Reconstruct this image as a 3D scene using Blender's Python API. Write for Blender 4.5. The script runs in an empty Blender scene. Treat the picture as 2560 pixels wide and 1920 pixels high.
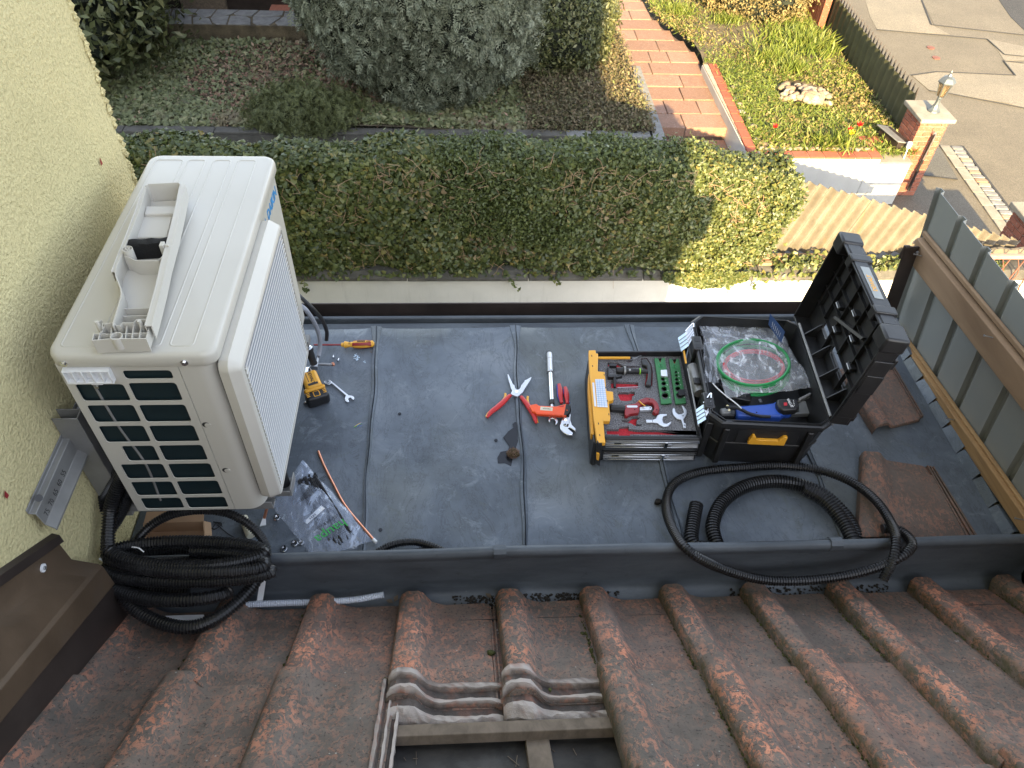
import bpy, bmesh, math, random
import numpy as np
from mathutils import Vector, Matrix
random.seed(7); rng = np.random.default_rng(7)
SC = bpy.context.scene
COL = SC.collection
rad = math.radians

# ---------------------------------------------------------------- camera
FPX = 1890.0
_p, _y, _r = rad(46.65), rad(5.3), rad(-3.25)
fwd = Vector((math.sin(_y)*math.cos(_p), math.cos(_y)*math.cos(_p), -math.sin(_p)))
rgt = Vector((math.cos(_y), -math.sin(_y), 0)); dwn = fwd.cross(rgt)
R2 = rgt*math.cos(_r) + dwn*math.sin(_r); D2 = fwd.cross(R2)
EYE = Vector((0, 0, 2.1))
cam = bpy.data.cameras.new('camera'); camo = bpy.data.objects.new('camera', cam); COL.objects.link(camo)
M_ = Matrix((R2, -D2, -fwd)).transposed().to_4x4(); M_.translation = EYE
camo.matrix_world = M_
cam.sensor_width = 36; cam.lens = 36*FPX/2560; cam.clip_start = 0.02; cam.clip_end = 500
SC.camera = camo

# ---------------------------------------------------------------- light
SUN_EL, SUN_DX = 22.0, 0.035
w = bpy.data.worlds.new('World'); SC.world = w; w.use_nodes = True
nt = w.node_tree; nt.nodes.clear()
sky = nt.nodes.new('ShaderNodeTexSky'); sky.sky_type = 'NISHITA'; sky.sun_disc = False
sky.sun_elevation = rad(SUN_EL); sky.sun_rotation = rad(180+math.degrees(math.atan(SUN_DX)))
sky.air_density = 1.0; sky.dust_density = 1.5; sky.ozone_density = 1.2; sky.altitude = 200
bg = nt.nodes.new('ShaderNodeBackground'); bg.inputs['Strength'].default_value = 0.15
out = nt.nodes.new('ShaderNodeOutputWorld')
hsv = nt.nodes.new('ShaderNodeHueSaturation'); hsv.inputs['Saturation'].default_value = 0.48
nt.links.new(sky.outputs[0], hsv.inputs['Color']); nt.links.new(hsv.outputs[0], bg.inputs[0]); nt.links.new(bg.outputs[0], out.inputs[0])
sl = bpy.data.lights.new('sun', 'SUN'); sl.energy = 5.0; sl.angle = rad(0.5); sl.color = (1.0, 0.75, 0.38)
slo = bpy.data.objects.new('sun', sl); COL.objects.link(slo); slo.location = (0, -20, 15)
sd = Vector((SUN_DX, 1, 0)).normalized()*math.cos(rad(SUN_EL)); sd.z = -math.sin(rad(SUN_EL))
slo.rotation_euler = sd.to_track_quat('-Z', 'Y').to_euler()
vs = SC.view_settings; vs.view_transform = 'Standard'; vs.look = 'None'; vs.gamma = 1; vs.use_curve_mapping = False
vs.exposure = 2.2
try:
    SC.cycles.max_bounces = 8; SC.cycles.transparent_max_bounces = 16
except Exception: pass

# ---------------------------------------------------------------- helpers
def ray(x, y): return R2*((x-1280)/FPX) + D2*((y-960)/FPX) + fwd
def at(x, y, z=None, Y=None, X=None):
    v = ray(x, y)
    t = (z-EYE.z)/v.z if z is not None else Y/v.y if Y is not None else X/v.x
    return EYE + v*t
RS, RZ, RY = 0.73, -0.07, 1.14          # tiled roof plane (crest level): z = RZ + RS*(RY-Y)
RN = Vector((0, RS, 1)).normalized()
def atroof(x, y, h=0):
    v = ray(x, y); t = (RZ+RS*RY+h*math.sqrt(1+RS*RS)-EYE.z)/(v.z+RS*v.y); return EYE+v*t
def z5(x, y): return (1460+x/5.028, 850+y/5.028)      # pixel frames of close-up measurements
def z3(x, y): return (1400+x/2.212, 550+y/2.212)
def z4(x, y): return (1200+x/3.687, 800+y/3.687)
def zt(x, y): return (1560+x/2.212, y/2.212)
def zl(x, y): return (x/2.212, 850+y/2.212)
def zf(x, y): return (700+x/4.74, 700+y/4.74)

def hexc(h):
    h = h.lstrip('#'); c = [int(h[i:i+2], 16)/255 for i in (0, 2, 4)]
    return tuple((v/12.92 if v <= .04045 else ((v+.055)/1.055)**2.4) for v in c)

class N:
    def __init__(s, name):
        s.m = bpy.data.materials.new(name); s.m.use_nodes = True; s.t = s.m.node_tree; s.t.nodes.clear()
        s.o = s.new('ShaderNodeOutputMaterial'); s.b = s.new('ShaderNodeBsdfPrincipled'); s.l(s.b, 0, s.o, 0)
        s.tc = s.new('ShaderNodeTexCoord'); s.co = (s.tc, 'Object')
    def new(s, k, **kw):
        n = s.t.nodes.new(k)
        for a, v in kw.items(): setattr(n, a, v)
        return n
    def l(s, a, ao, b, bi): s.t.links.new(a.outputs[ao], b.inputs[bi]); return b
    def set(s, **kw):
        for a, v in kw.items(): s.b.inputs[a.replace('_', ' ')].default_value = v
    def rndshift(s, amt=37.0):
        oi = s.new('ShaderNodeObjectInfo'); mu = s.new('ShaderNodeMath', operation='MULTIPLY'); mu.inputs[1].default_value = amt
        s.l(oi, 'Random', mu, 0); ad = s.new('ShaderNodeVectorMath', operation='ADD')
        s.l(s.tc, 'Object', ad, 0); s.l(mu, 0, ad, 1); s.co = (ad, 0)
    def map(s, scale):
        mp = s.new('ShaderNodeMapping'); mp.inputs['Scale'].default_value = scale; s.l(s.co[0], s.co[1], mp, 0); return (mp, 0)
    def noise(s, scale, detail=4, rough=.55, dist=0, co=None):
        n = s.new('ShaderNodeTexNoise'); n.inputs['Scale'].default_value = scale; n.inputs['Detail'].default_value = detail
        n.inputs['Roughness'].default_value = rough; n.inputs['Distortion'].default_value = dist
        c = co or s.co; s.l(c[0], c[1], n, 0); return (n, 'Fac')
    def voro(s, scale, feat='F1', co=None, rnd=1):
        n = s.new('ShaderNodeTexVoronoi', feature=feat); n.inputs['Scale'].default_value = scale; n.inputs['Randomness'].default_value = rnd
        c = co or s.co; s.l(c[0], c[1], n, 0); return n
    def ramp(s, src, stops, interp='LINEAR'):
        r = s.new('ShaderNodeValToRGB'); r.color_ramp.interpolation = interp; e = r.color_ramp.elements
        while len(e) > 1: e.remove(e[-1])
        e[0].position = stops[0][0]; e[0].color = (*col(stops[0][1]), 1)
        for p, c in stops[1:]:
            q = e.new(p); q.color = (*col(c), 1)
        s.l(src[0], src[1], r, 0); return (r, 0)
    def mix(s, fac, a, b, mode='MIX'):
        m = s.new('ShaderNodeMix', data_type='RGBA', blend_type=mode)
        if isinstance(fac, (int, float)): m.inputs[0].default_value = fac
        else: s.l(fac[0], fac[1], m, 0)
        for v, i in ((a, 6), (b, 7)):
            if isinstance(v, tuple) and len(v) == 2 and not isinstance(v[0], float): s.l(v[0], v[1], m, i)
            else: m.inputs[i].default_value = (*col(v), 1)
        return (m, 2)
    def rnd_island(s):
        g = s.new('ShaderNodeNewGeometry'); return (g, 'Random Per Island')
    def bump(s, src, strength=.3, dist=.005, prev=None):
        b = s.new('ShaderNodeBump'); b.inputs['Strength'].default_value = strength; b.inputs['Distance'].default_value = dist
        s.l(src[0], src[1], b, 'Height')
        if prev: s.l(prev, 0, b, 'Normal')
        s.l(b, 0, s.b, 'Normal'); return b
    def base(s, c):
        if isinstance(c, tuple) and len(c) == 2: s.l(c[0], c[1], s.b, 'Base Color')
        else: s.b.inputs['Base Color'].default_value = (*col(c), 1)
    def rough(s, src, lo, hi):
        m = s.new('ShaderNodeMapRange'); m.inputs[3].default_value = lo; m.inputs[4].default_value = hi
        s.l(src[0], src[1], m, 0); s.l(m, 0, s.b, 'Roughness')
def col(c):
    if isinstance(c, str): return hexc(c)
    if isinstance(c, (int, float)): return (c, c, c)
    return tuple(c)[:3]

def simple(name, c, rough=.5, metal=0, var=.12, scale=30, bump=0, bscale=200, bdist=.001, shift=False, dirt=None, coat=0):
    n = N(name)
    if shift: n.rndshift()
    c = col(c); lo = tuple(v*(1-var) for v in c); hi = tuple(min(1, v*(1+var)) for v in c)
    cc = n.ramp(n.noise(scale, 5), [(.3, lo), (.7, hi)])
    if dirt:
        cc = n.mix(n.ramp(n.noise(scale*.6, 6, .65), [(.52, 0.0), (.7, dirt[1])]), cc, dirt[0])
    n.base(cc); n.set(Roughness=rough, Metallic=metal)
    if coat: n.set(Coat_Weight=coat)
    n.rough(n.noise(scale*2, 3), max(0, rough-.08), min(1, rough+.08))
    if bump: n.bump(n.noise(bscale, 4), bump, bdist)
    return n.m

WM = {}
def wm(o): return WM.get(o.name, Matrix.Identity(4))
def thing(name, label, cat, loc=(0, 0, 0), group=None, kind=None):
    o = bpy.data.objects.new(name, None); COL.objects.link(o); o.location = loc; o.empty_display_size = .05
    if label: o['label'] = label
    if cat: o['category'] = cat
    if group: o['group'] = group
    if kind: o['kind'] = kind
    WM[o.name] = Matrix.Translation(Vector(loc)); return o
def tag(o, label=None, cat=None, group=None, kind=None):
    for k, v in (('label', label), ('category', cat), ('group', group), ('kind', kind)):
        if v: o[k] = v
    return o
def link(me, name, parent=None):
    o = bpy.data.objects.new(name, me); COL.objects.link(o)
    if parent is not None:
        o.parent = parent; o.matrix_parent_inverse = wm(parent).inverted(); WM[o.name] = Matrix.Identity(4)
    return o

class MB:
    def __init__(s): s.v = []; s.f = []; s.T = None
    def add(s, vs, fs):
        b = len(s.v)
        for p in vs:
            p = Vector(p); s.v.append(s.T @ p if s.T else p)
        s.f += [tuple(i+b for i in f) for f in fs]; return s
    def box(s, x0, x1, y0, y1, z0, z1):
        return s.add([(x0,y0,z0),(x1,y0,z0),(x1,y1,z0),(x0,y1,z0),(x0,y0,z1),(x1,y0,z1),(x1,y1,z1),(x0,y1,z1)],
                     [(0,3,2,1),(4,5,6,7),(0,1,5,4),(1,2,6,5),(2,3,7,6),(3,0,4,7)])
    def prism(s, bot, top):
        n = len(bot)
        return s.add(list(bot)+list(top), [tuple(range(n))[::-1], tuple(range(n, 2*n))] + [(i, (i+1) % n, n+(i+1) % n, n+i) for i in range(n)])
    def slab(s, pts, t=.01, n=Vector((0, 0, 1))):
        a = [Vector(p) for p in pts]
        # orient
        nn = sum((a[i].cross(a[(i+1) % len(a)]) for i in range(len(a))), Vector())
        if nn.dot(n) < 0: a = a[::-1]
        return s.prism([p-n*t for p in a], a)
    def loft(s, rings, cap=True, closed=True):
        m = len(rings[0]); vs = [p for r in rings for p in r]; fs = []
        for k in range(len(rings)-1):
            for i in range(m if closed else m-1):
                j = (i+1) % m; fs.append((k*m+i, k*m+j, (k+1)*m+j, (k+1)*m+i))
        if cap and closed: fs += [tuple(range(m))[::-1], tuple(range((len(rings)-1)*m, len(rings)*m))]
        return s.add(vs, fs)
    def lathe(s, prof, origin=(0, 0, 0), axis=(0, 0, 1), seg=16, cap=True):
        ax = Vector(axis).normalized(); u = ax.orthogonal().normalized(); v = ax.cross(u); o = Vector(origin)
        return s.loft([[o+ax*h+(u*math.cos(2*math.pi*i/seg)+v*math.sin(2*math.pi*i/seg))*r for i in range(seg)] for r, h in prof], cap)
    def cyl(s, a, b, r, seg=12, r2=None):
        a = Vector(a); b = Vector(b); return s.lathe([(r, 0), (r if r2 is None else r2, (b-a).length)], a, b-a, seg)
    def tube(s, path, r, seg=10, ds=None, corr=None, cap=True, smooth=True, wob=0):
        P = [Vector(p) for p in path]
        if smooth and len(P) > 2: P = spline(P, ds or r*.8)
        rings = []; L = 0; t0 = (P[1]-P[0]).normalized(); u = t0.orthogonal().normalized()
        if corr:
            pitch, depth = corr; Q = resample(P, pitch/4)
        else: Q = P
        n = len(Q)
        for i, p in enumerate(Q):
            t = ((Q[min(i+1, n-1)]-Q[max(i-1, 0)])).normalized()
            u = (u-t*u.dot(t)).normalized(); v = t.cross(u)
            rr = r if not corr else (r if (i % 4) < 2 else r-depth)
            if callable(r): rr = r(i/(n-1))
            rings.append([p+(u*math.cos(2*math.pi*k/seg)+v*math.sin(2*math.pi*k/seg))*rr for k in range(seg)])
        return s.loft(rings, cap)
    def build(s, name, mat, parent=None, label=None, cat=None, group=None, kind=None, bevel=0, bseg=2, smooth=30, sub=0):
        me = bpy.data.meshes.new(name)
        off = Vector((0, 0, 0))
        if parent is None and s.v:
            xs = [p.x for p in s.v]; ys = [p.y for p in s.v]; zs = [p.z for p in s.v]
            off = Vector(((min(xs)+max(xs))/2, (min(ys)+max(ys))/2, min(zs)))
        me.from_pydata([tuple(p-off) for p in s.v], [], s.f)
        bm = bmesh.new(); bm.from_mesh(me); bmesh.ops.recalc_face_normals(bm, faces=bm.faces[:]); bm.to_mesh(me); bm.free()
        me.materials.append(mat)
        if smooth:
            me.polygons.foreach_set('use_smooth', [True]*len(me.polygons)); me.set_sharp_from_angle(angle=rad(smooth))
        o = link(me, name, parent)
        if parent is None: o.location = off; WM[o.name] = Matrix.Translation(off)
        if bevel:
            b = o.modifiers.new('bevel', 'BEVEL'); b.width = bevel; b.segments = bseg; b.limit_method = 'ANGLE'; b.angle_limit = rad(35)
        if sub:
            b = o.modifiers.new('sub', 'SUBSURF'); b.levels = sub; b.render_levels = sub
        return tag(o, label, cat, group, kind)
def spline(P, ds):
    out = []
    Q = [P[0]*2-P[1]]+P+[P[-1]*2-P[-2]]
    for i in range(1, len(Q)-2):
        a, b, c, d = Q[i-1:i+3]; n = max(2, int((c-b).length/ds))
        for k in range(n):
            t = k/n
            out.append(.5*((2*b)+(c-a)*t+(2*a-5*b+4*c-d)*t*t+(3*b-a-3*c+d)*t**3))
    out.append(P[-1]); return out
def resample(P, ds):
    out = [P[0]]; acc = 0
    for a, b in zip(P, P[1:]):
        L = (b-a).length
        if L == 0: continue
        t = ds-acc
        while t <= L: out.append(a.lerp(b, t/L)); t += ds
        acc = L-(t-ds)
    return out
def frame(o, x, y):
    x = Vector(x).normalized(); z = x.cross(Vector(y)).normalized(); y = z.cross(x)
    m = Matrix((x, y, z)).transposed().to_4x4(); m.translation = Vector(o); return m
def rrect(x0, x1, y0, y1, r, n=4):
    out = []
    for cx, cy, a in ((x1-r, y1-r, 0), (x0+r, y1-r, 90), (x0+r, y0+r, 180), (x1-r, y0+r, 270)):
        for k in range(n+1):
            t = rad(a+90*k/n); out.append((cx+r*math.cos(t), cy+r*math.sin(t)))
    return out
def circ(cx, cy, r, n=16, ry=None): return [(cx+r*math.cos(2*math.pi*k/n), cy+(ry or r)*math.sin(2*math.pi*k/n)) for k in range(n)]
def plate(outer, holes, t, T=None):
    """flat plate with holes, thickness t, local xy, top at z=0"""
    cu = bpy.data.curves.new('tmp', 'CURVE'); cu.dimensions = '2D'; cu.fill_mode = 'BOTH'; cu.extrude = t/2
    for pl in [outer]+list(holes):
        sp = cu.splines.new('POLY'); sp.points.add(len(pl)-1); sp.use_cyclic_u = True
        for i, p in enumerate(pl): sp.points[i].co = (p[0], p[1], 0, 1)
    ob = bpy.data.objects.new('tmp', cu); me = bpy.data.meshes.new_from_object(ob)
    mb = MB(); vs = [Vector((v.co.x, v.co.y, v.co.z-t/2)) for v in me.vertices]
    if T: vs = [T @ v for v in vs]
    # merge doubles later via bmesh
    mb.v = vs; mb.f = [tuple(p.vertices) for p in me.polygons]
    bpy.data.objects.remove(ob); bpy.data.curves.remove(cu); bpy.data.meshes.remove(me)
    bm = bmesh.new(); vv = [bm.verts.new(v) for v in mb.v]
    for f in mb.f:
        try: bm.faces.new([vv[i] for i in f])
        except ValueError: pass
    bmesh.ops.remove_doubles(bm, verts=bm.verts[:], dist=1e-5); bm.verts.index_update()
    mb.v = [v.co.copy() for v in bm.verts]; mb.f = [tuple(v.index for v in f.verts) for f in bm.faces]; bm.free()
    return mb
def text(s, size, T, mat, parent, name='lettering', bold=0, ext=.0003, align='CENTER'):
    cu = bpy.data.curves.new('t', 'FONT'); cu.body = s; cu.size = size; cu.extrude = ext; cu.offset = bold; cu.align_x = align; cu.align_y = 'CENTER'
    cu.resolution_u = 2
    ob = bpy.data.objects.new('t', cu); me = bpy.data.meshes.new_from_object(ob)
    me.transform(T); me.materials.clear(); me.materials.append(mat)
    bpy.data.objects.remove(ob); o = link(me, name, parent); return o
def fast(name, V, F, mat, parent=None, smooth=False):
    me = bpy.data.meshes.new(name); V = np.asarray(V, np.float32); F = np.asarray(F, np.int32)
    off = np.zeros(3, np.float32)
    if parent is None: off = np.array([(V[:, 0].min()+V[:, 0].max())/2, (V[:, 1].min()+V[:, 1].max())/2, V[:, 2].min()], np.float32)
    V = V-off
    me.vertices.add(len(V)); me.vertices.foreach_set('co', V.ravel())
    n, k = F.shape; me.loops.add(n*k); me.loops.foreach_set('vertex_index', F.ravel())
    me.polygons.add(n); me.polygons.foreach_set('loop_start', np.arange(0, n*k, k, dtype=np.int32))
    me.polygons.foreach_set('loop_total', np.full(n, k, np.int32))
    if smooth: me.polygons.foreach_set('use_smooth', np.ones(n, bool))
    me.update(calc_edges=True); me.materials.append(mat)
    o = link(me, name, parent)
    if parent is None: o.location = off.tolist(); WM[o.name] = Matrix.Translation(Vector(off.tolist()))
    return o
def scatter(P, Nn, size, tv, tf, tilt=.6, var=.35, up=None):
    """leaf template tv(k,3) tf(m,3) placed at points P with normals Nn"""
    P = np.asarray(P, float); Nn = np.asarray(Nn, float); n = len(P)
    Z = Nn + rng.normal(0, tilt, (n, 3)); Z /= np.linalg.norm(Z, axis=1, keepdims=True)
    A = rng.normal(0, 1, (n, 3)) if up is None else np.tile(np.asarray(up, float), (n, 1))+rng.normal(0, .35, (n, 3))
    X = A-(A*Z).sum(1, keepdims=True)*Z; X /= np.linalg.norm(X, axis=1, keepdims=True); Y = np.cross(Z, X)
    s = size*(1+rng.uniform(-var, var, n))
    tv = np.asarray(tv, float)
    V = P[:, None, :]+s[:, None, None]*(tv[None, :, 0:1]*X[:, None, :]+tv[None, :, 1:2]*Y[:, None, :]+tv[None, :, 2:3]*Z[:, None, :])
    k = len(tv); F = np.asarray(tf)[None]+(np.arange(n)*k)[:, None, None]
    return V.reshape(-1, 3), F.reshape(-1, 3)
IVY_V = [(0, 0, 0), (-.15, .45, .06), (.3, .42, -.02), (.75, .0, -.12), (.3, -.42, -.02), (-.15, -.45, .06), (.2, 0, .1)]
IVY_F = [(6, 0, 5), (6, 5, 4), (6, 4, 3), (6, 3, 2), (6, 2, 1), (6, 1, 0)]
OV_V = [(0, 0, 0), (.45, .24, .05), (1, 0, -.05), (.45, -.24, .05)]
OV_F = [(0, 3, 2), (0, 2, 1)]
BL_V = [(0, -.04, 0), (0, .04, 0), (.5, .05, .16), (.5, -.05, .16), (1, 0, .1)]
BL_F = [(0, 3, 2), (0, 2, 1), (3, 4, 2)]
FR_V = []; FR_F = []
for _i in range(7):
    _x = .12*_i; _s = 1 if _i % 2 else -1; _b = len(FR_V); _l = .34*(1-.06*_i)
    FR_V += [(_x, -.035, 0), (_x+.09, .035, .01), (_x+_l*.8, _s*_l, -.03*_i % .06-.02), (_x+_l*.75-.09, _s*_l*.85, .05)]
    FR_F += [(_b, _b+1, _b+2), (_b, _b+2, _b+3)]
FR_V += [(.6, -.06, 0), (1.05, 0, -.06), (.6, .06, .02)]; FR_F += [(len(FR_V)-3, len(FR_V)-2, len(FR_V)-1)]
def copyobj(o, parent=None, T=None):
    c = o.copy(); COL.objects.link(c)
    if parent is not None: c.parent = parent
    return c

# ---------------------------------------------------------------- materials
MT = {}
def mk():
    # zinc
    n = N('zinc'); n.rndshift(5)
    big = n.noise(3.2, 5, .6, .4); fine = n.noise(38, 6, .65)
    c = n.ramp(big, [(.3, (.078, .092, .110)), (.5, (.122, .142, .168)), (.7, (.180, .202, .228))])
    c = n.mix(n.ramp(n.noise(9, 5, .7, .5), [(.55, 0.0), (.75, .5)]), c, (.085, .098, .092))
    c = n.mix(n.ramp(n.noise(1.6, 3, .6, .3), [(.5, 0.0), (.7, .6)]), c, (.092, .098, .088))
    c = n.mix(n.ramp(fine, [(.6, 0.0), (.8, .45)]), c, (.16, .185, .20))
    sc = n.noise(7, 8, .75, 2.2, n.map((1, .35, 1))); c = n.mix(n.ramp(sc, [(.485, 0.0), (.5, .55), (.515, 0.0)]), c, (.05, .055, .062))
    c = n.mix(n.ramp(n.noise(11, 7, .78, .8), [(.56, 0.0), (.66, .4)]), c, (.24, .27, .30)); c = n.mix(n.ramp(n.noise(4.5, 6, .7, 1.0), [(.58, 0.0), (.64, .35)]), c, (.10, .108, .095))
    c = n.mix(n.ramp(n.noise(170, 2, .5), [(.72, 0.0), (.76, .5)]), c, (.28, .3, .31))
    n.base(c); n.set(Metallic=.25, Specular_IOR_Level=.35); n.rough(fine, .42, .68); n.bump(big, .35, .02, n.bump(n.noise(220, 4), .15, .0008)); MT['zinc'] = n.m
    n = N('gutter zinc'); big = n.noise(4, 5, .6)
    c = n.ramp(n.noise(2.5, 6, .7, .3, n.map((1, 3, 3))), [(.3, (.055, .063, .073)), (.7, (.115, .130, .146))])
    c = n.mix(n.ramp(n.noise(18, 5, .7), [(.62, 0.0), (.75, .6)]), c, (.03, .033, .035))
    c = n.mix(n.ramp(n.noise(60, 3, .7), [(.72, 0.0), (.78, .5)]), c, (.2, .21, .2))
    n.base(c); n.set(Metallic=.2, Specular_IOR_Level=.35); n.rough(big, .45, .65); n.bump(big, .3, .02); MT['gutter'] = n.m
    # roof tile
    n = N('roof tile'); n.rndshift(23)
    oi = n.new('ShaderNodeObjectInfo')
    c = n.ramp(n.noise(7, 7, .65, .3), [(.3, (.085, .074, .062)), (.55, (.142, .116, .096)), (.78, (.21, .162, .13))])
    st = n.noise(60, 8, .75, .9, n.map((1, .6, 1))); patch = n.noise(6, 3, .5)
    mm = n.new('ShaderNodeMath', operation='MULTIPLY'); a = n.ramp(st, [(.50, 0.0), (.545, 1.0)]); b = n.ramp(patch, [(.34, 0.10), (.58, 1.0)])
    n.l(a[0], 0, mm, 0); n.l(b[0], 0, mm, 1)
    m3 = n.new('ShaderNodeMapRange'); n.l(oi, 'Random', m3, 0); m3.inputs[3].default_value = .5; m3.inputs[4].default_value = 1.0
    m2a = n.new('ShaderNodeMath', operation='MULTIPLY'); n.l(mm, 0, m2a, 0); n.l(m3, 0, m2a, 1)
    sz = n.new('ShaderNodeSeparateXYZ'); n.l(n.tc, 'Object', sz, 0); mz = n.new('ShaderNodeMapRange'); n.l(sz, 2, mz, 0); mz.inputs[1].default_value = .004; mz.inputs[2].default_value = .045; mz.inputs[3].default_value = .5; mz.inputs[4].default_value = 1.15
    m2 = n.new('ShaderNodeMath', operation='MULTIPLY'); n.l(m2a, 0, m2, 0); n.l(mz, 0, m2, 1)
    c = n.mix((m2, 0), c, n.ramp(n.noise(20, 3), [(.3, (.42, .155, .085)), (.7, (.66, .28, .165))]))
    c = n.mix((n.ramp((oi, 'Random'), [(0, .0), (.5, .03), (1, .25)])), c, (.26, .13, .095))
    c = n.mix(n.ramp(n.noise(105, 5, .75), [(.56, 0.0), (.63, .9)]), c, (.045, .038, .035))
    c = n.mix(n.ramp(n.noise(3.3, 4, .6, .3), [(.56, 0.0), (.72, .55)]), c, (.125, .118, .105))
    # white lichen rings
    v = n.voro(13); r = n.ramp((v, 'Distance'), [(.10, 0.0), (.13, 1.0), (.2, 1.0), (.235, 0.0)])
    sel = n.ramp((v, 'Color'), [(.84, 0.0), (.86, 1.0)]); br = n.ramp(n.noise(160, 4, .8), [(.5, 0.0), (.54, 1.0)])
    q = n.new('ShaderNodeMath', operation='MULTIPLY'); n.l(r[0], 0, q, 0); n.l(sel[0], 0, q, 1)
    q2 = n.new('ShaderNodeMath', operation='MULTIPLY'); n.l(q, 0, q2, 0); n.l(br[0], 0, q2, 1)
    c = n.mix((q2, 0), c, (.6, .6, .57))
    sp = n.voro(75); s2 = n.ramp((sp, 'Distance'), [(.13, 1.0), (.2, 0.0)]); s3 = n.ramp((sp, 'Color'), [(.86, 0.0), (.88, .8)])
    q = n.new('ShaderNodeMath', operation='MULTIPLY'); n.l(s2[0], 0, q, 0); n.l(s3[0], 0, q, 1)
    c = n.mix((q, 0), c, (.34, .33, .30))
    # moss in the joint at the left edge (object x near 0)
    sx = n.new('ShaderNodeSeparateXYZ'); n.l(n.tc, 'Object', sx, 0)
    mr = n.new('ShaderNodeMapRange'); n.l(sx, 0, mr, 0); mr.inputs[1].default_value = .012; mr.inputs[2].default_value = -.006; mr.inputs[3].default_value = 0; mr.inputs[4].default_value = 1
    mn = n.ramp(n.noise(30, 5, .7), [(.4, 0.0), (.6, 1.0)]); q = n.new('ShaderNodeMath', operation='MULTIPLY'); n.l(mr, 0, q, 0); n.l(mn[0], 0, q, 1)
    c = n.mix((q, 0), c, (.055, .058, .02))
    n.base(c); n.set(Roughness=.85, Specular_IOR_Level=.3)
    n.bump(n.noise(14, 5, .6), .5, .006, n.bump(n.noise(260, 5, .7), .55, .0022)); MT['tile'] = n.m
    # stucco
    n = N('yellow stucco'); g = n.noise(115, 4, .62, .2); v = n.voro(150)
    c = n.ramp(n.noise(1.2, 3), [(.3, (.72, .63, .33)), (.7, (.80, .71, .40))])
    c = n.mix(n.ramp(n.noise(14, 5, .7), [(.6, 0.0), (.8, .2)]), c, (.40, .36, .2))
    c = n.mix(n.ramp(g, [(.35, .30), (.55, 0.0)]), c, (.30, .27, .12)); n.base(c); n.set(Roughness=.95)
    n.bump(g, 1.0, .013, n.bump((v, 'Distance'), .4, .004)); MT['stucco'] = n.m
    # foliage
    def leaf(nm, stops, rough=.45, trans=.12, dead=None):
        n = N(nm); r = n.rnd_island(); c = n.ramp(r, stops)
        big = n.noise(1.3, 3, .6); c = n.mix(n.ramp(big, [(.35, .25), (.65, 0.0)]), c, tuple(v*.5 for v in col(stops[0][1])))
        if dead:
            c = n.mix(n.ramp(n.noise(dead[2], 4, .6), [(dead[3], 0.0), (dead[3]+.14, dead[1])]), c, dead[0])
        n.base(c); n.set(Roughness=rough)
        if trans:
            t = n.new('ShaderNodeBsdfTranslucent'); n.l(c[0], c[1], t, 0); mx = n.new('ShaderNodeMixShader'); mx.inputs[0].default_value = trans
            n.l(n.b, 0, mx, 1); n.l(t, 0, mx, 2); n.l(mx, 0, n.o, 0)
        MT[nm] = n.m
    leaf('ivy', [(0, (.045, .062, .018)), (.35, (.080, .105, .032)), (.72, (.125, .15, .045)), (.93, (.19, .195, .06)), (1, (.28, .22, .07))], .42, .25)
    leaf('ivy bright', [(0, (0.075, 0.125, 0.020)), (.5, (0.150, 0.200, 0.035)), (.9, (0.220, 0.240, 0.045)), (1, (0.280, 0.220, 0.060))], .45, .2)
    leaf('privet', [(0, (.055, .075, .020)), (.6, (.095, .125, .036)), (1, (.135, .16, .05))], .45, .15)
    leaf('ground ivy', [(0, (.085, .10, .045)), (.5, (.155, .175, .078)), (.9, (.23, .245, .12)), (1, (.30, .28, .15))], .5, .1, ((.17, .11, .075), .6, 1.1, .52))
    leaf('dead ivy', [(0, (.10, .07, .04)), (.6, (.19, .14, .07)), (1, (.28, .22, .12))], .7, .1)
    leaf('dead leaf', [(0, (0.135, 0.075, 0.053)), (.6, (0.240, 0.143, 0.098)), (1, (0.360, 0.255, 0.180))], .8, .05)
    leaf('conifer', [(0, (.095, .11, .07)), (.6, (.19, .21, .14)), (1, (.27, .285, .20))], .6, .1)
    leaf('juniper', [(0, (.07, .085, .028)), (1, (.16, .175, .065))], .6, .1)
    leaf('shrub', [(0, (.055, .065, .025)), (.7, (.13, .145, .055)), (1, (.22, .21, .09))], .45, .15)
    leaf('grass', [(0, (.09, .135, .02)), (.55, (.165, .215, .035)), (.9, (.25, .275, .06)), (1, (.34, .30, .12))], .55, .25)
    leaf('dry weed', [(0, (.15, .12, .05)), (.5, (.24, .19, .08)), (1, (.34, .27, .12))], .8, .15)
    leaf('heather', [(0, (.08, .08, .035)), (.5, (.15, .12, .07)), (.8, (.20, .15, .09)), (1, (.16, .19, .07))], .7, .1)
    leaf('red petal', [(0, (.55, .01, .01)), (1, (.7, .02, .02))], .5, .2)
    leaf('yellow petal', [(0, (.75, .5, .02)), (1, (.8, .6, .03))], .5, .2)
    MT['soil'] = simple('soil', (.10, .08, .05), .95, var=.5, scale=6, bump=.8, bscale=60, bdist=.02)
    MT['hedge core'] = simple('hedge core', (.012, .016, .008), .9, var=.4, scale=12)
    # asphalt
    def asphalt(nm, c0, c1, sc_=1.0):
        n = N(nm); c = n.ramp(n.noise(.9*sc_, 6, .65, .2), [(.3, c0), (.7, c1)])
        v = n.voro(110, 'F1'); c = n.mix(n.ramp((v, 'Color'), [(.2, .6), (.8, 0.0)]), c, tuple(x*.4 for x in c0)); c = n.mix(n.ramp(n.noise(3.1, 8, .8, 2.5), [(.488, 0.0), (.5, .6), (.512, 0.0)]), c, (.05, .047, .04))
        c = n.mix(n.ramp(n.noise(90, 3, .7), [(.58, 0.0), (.68, .5)]), c, (.30, .28, .24))
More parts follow.
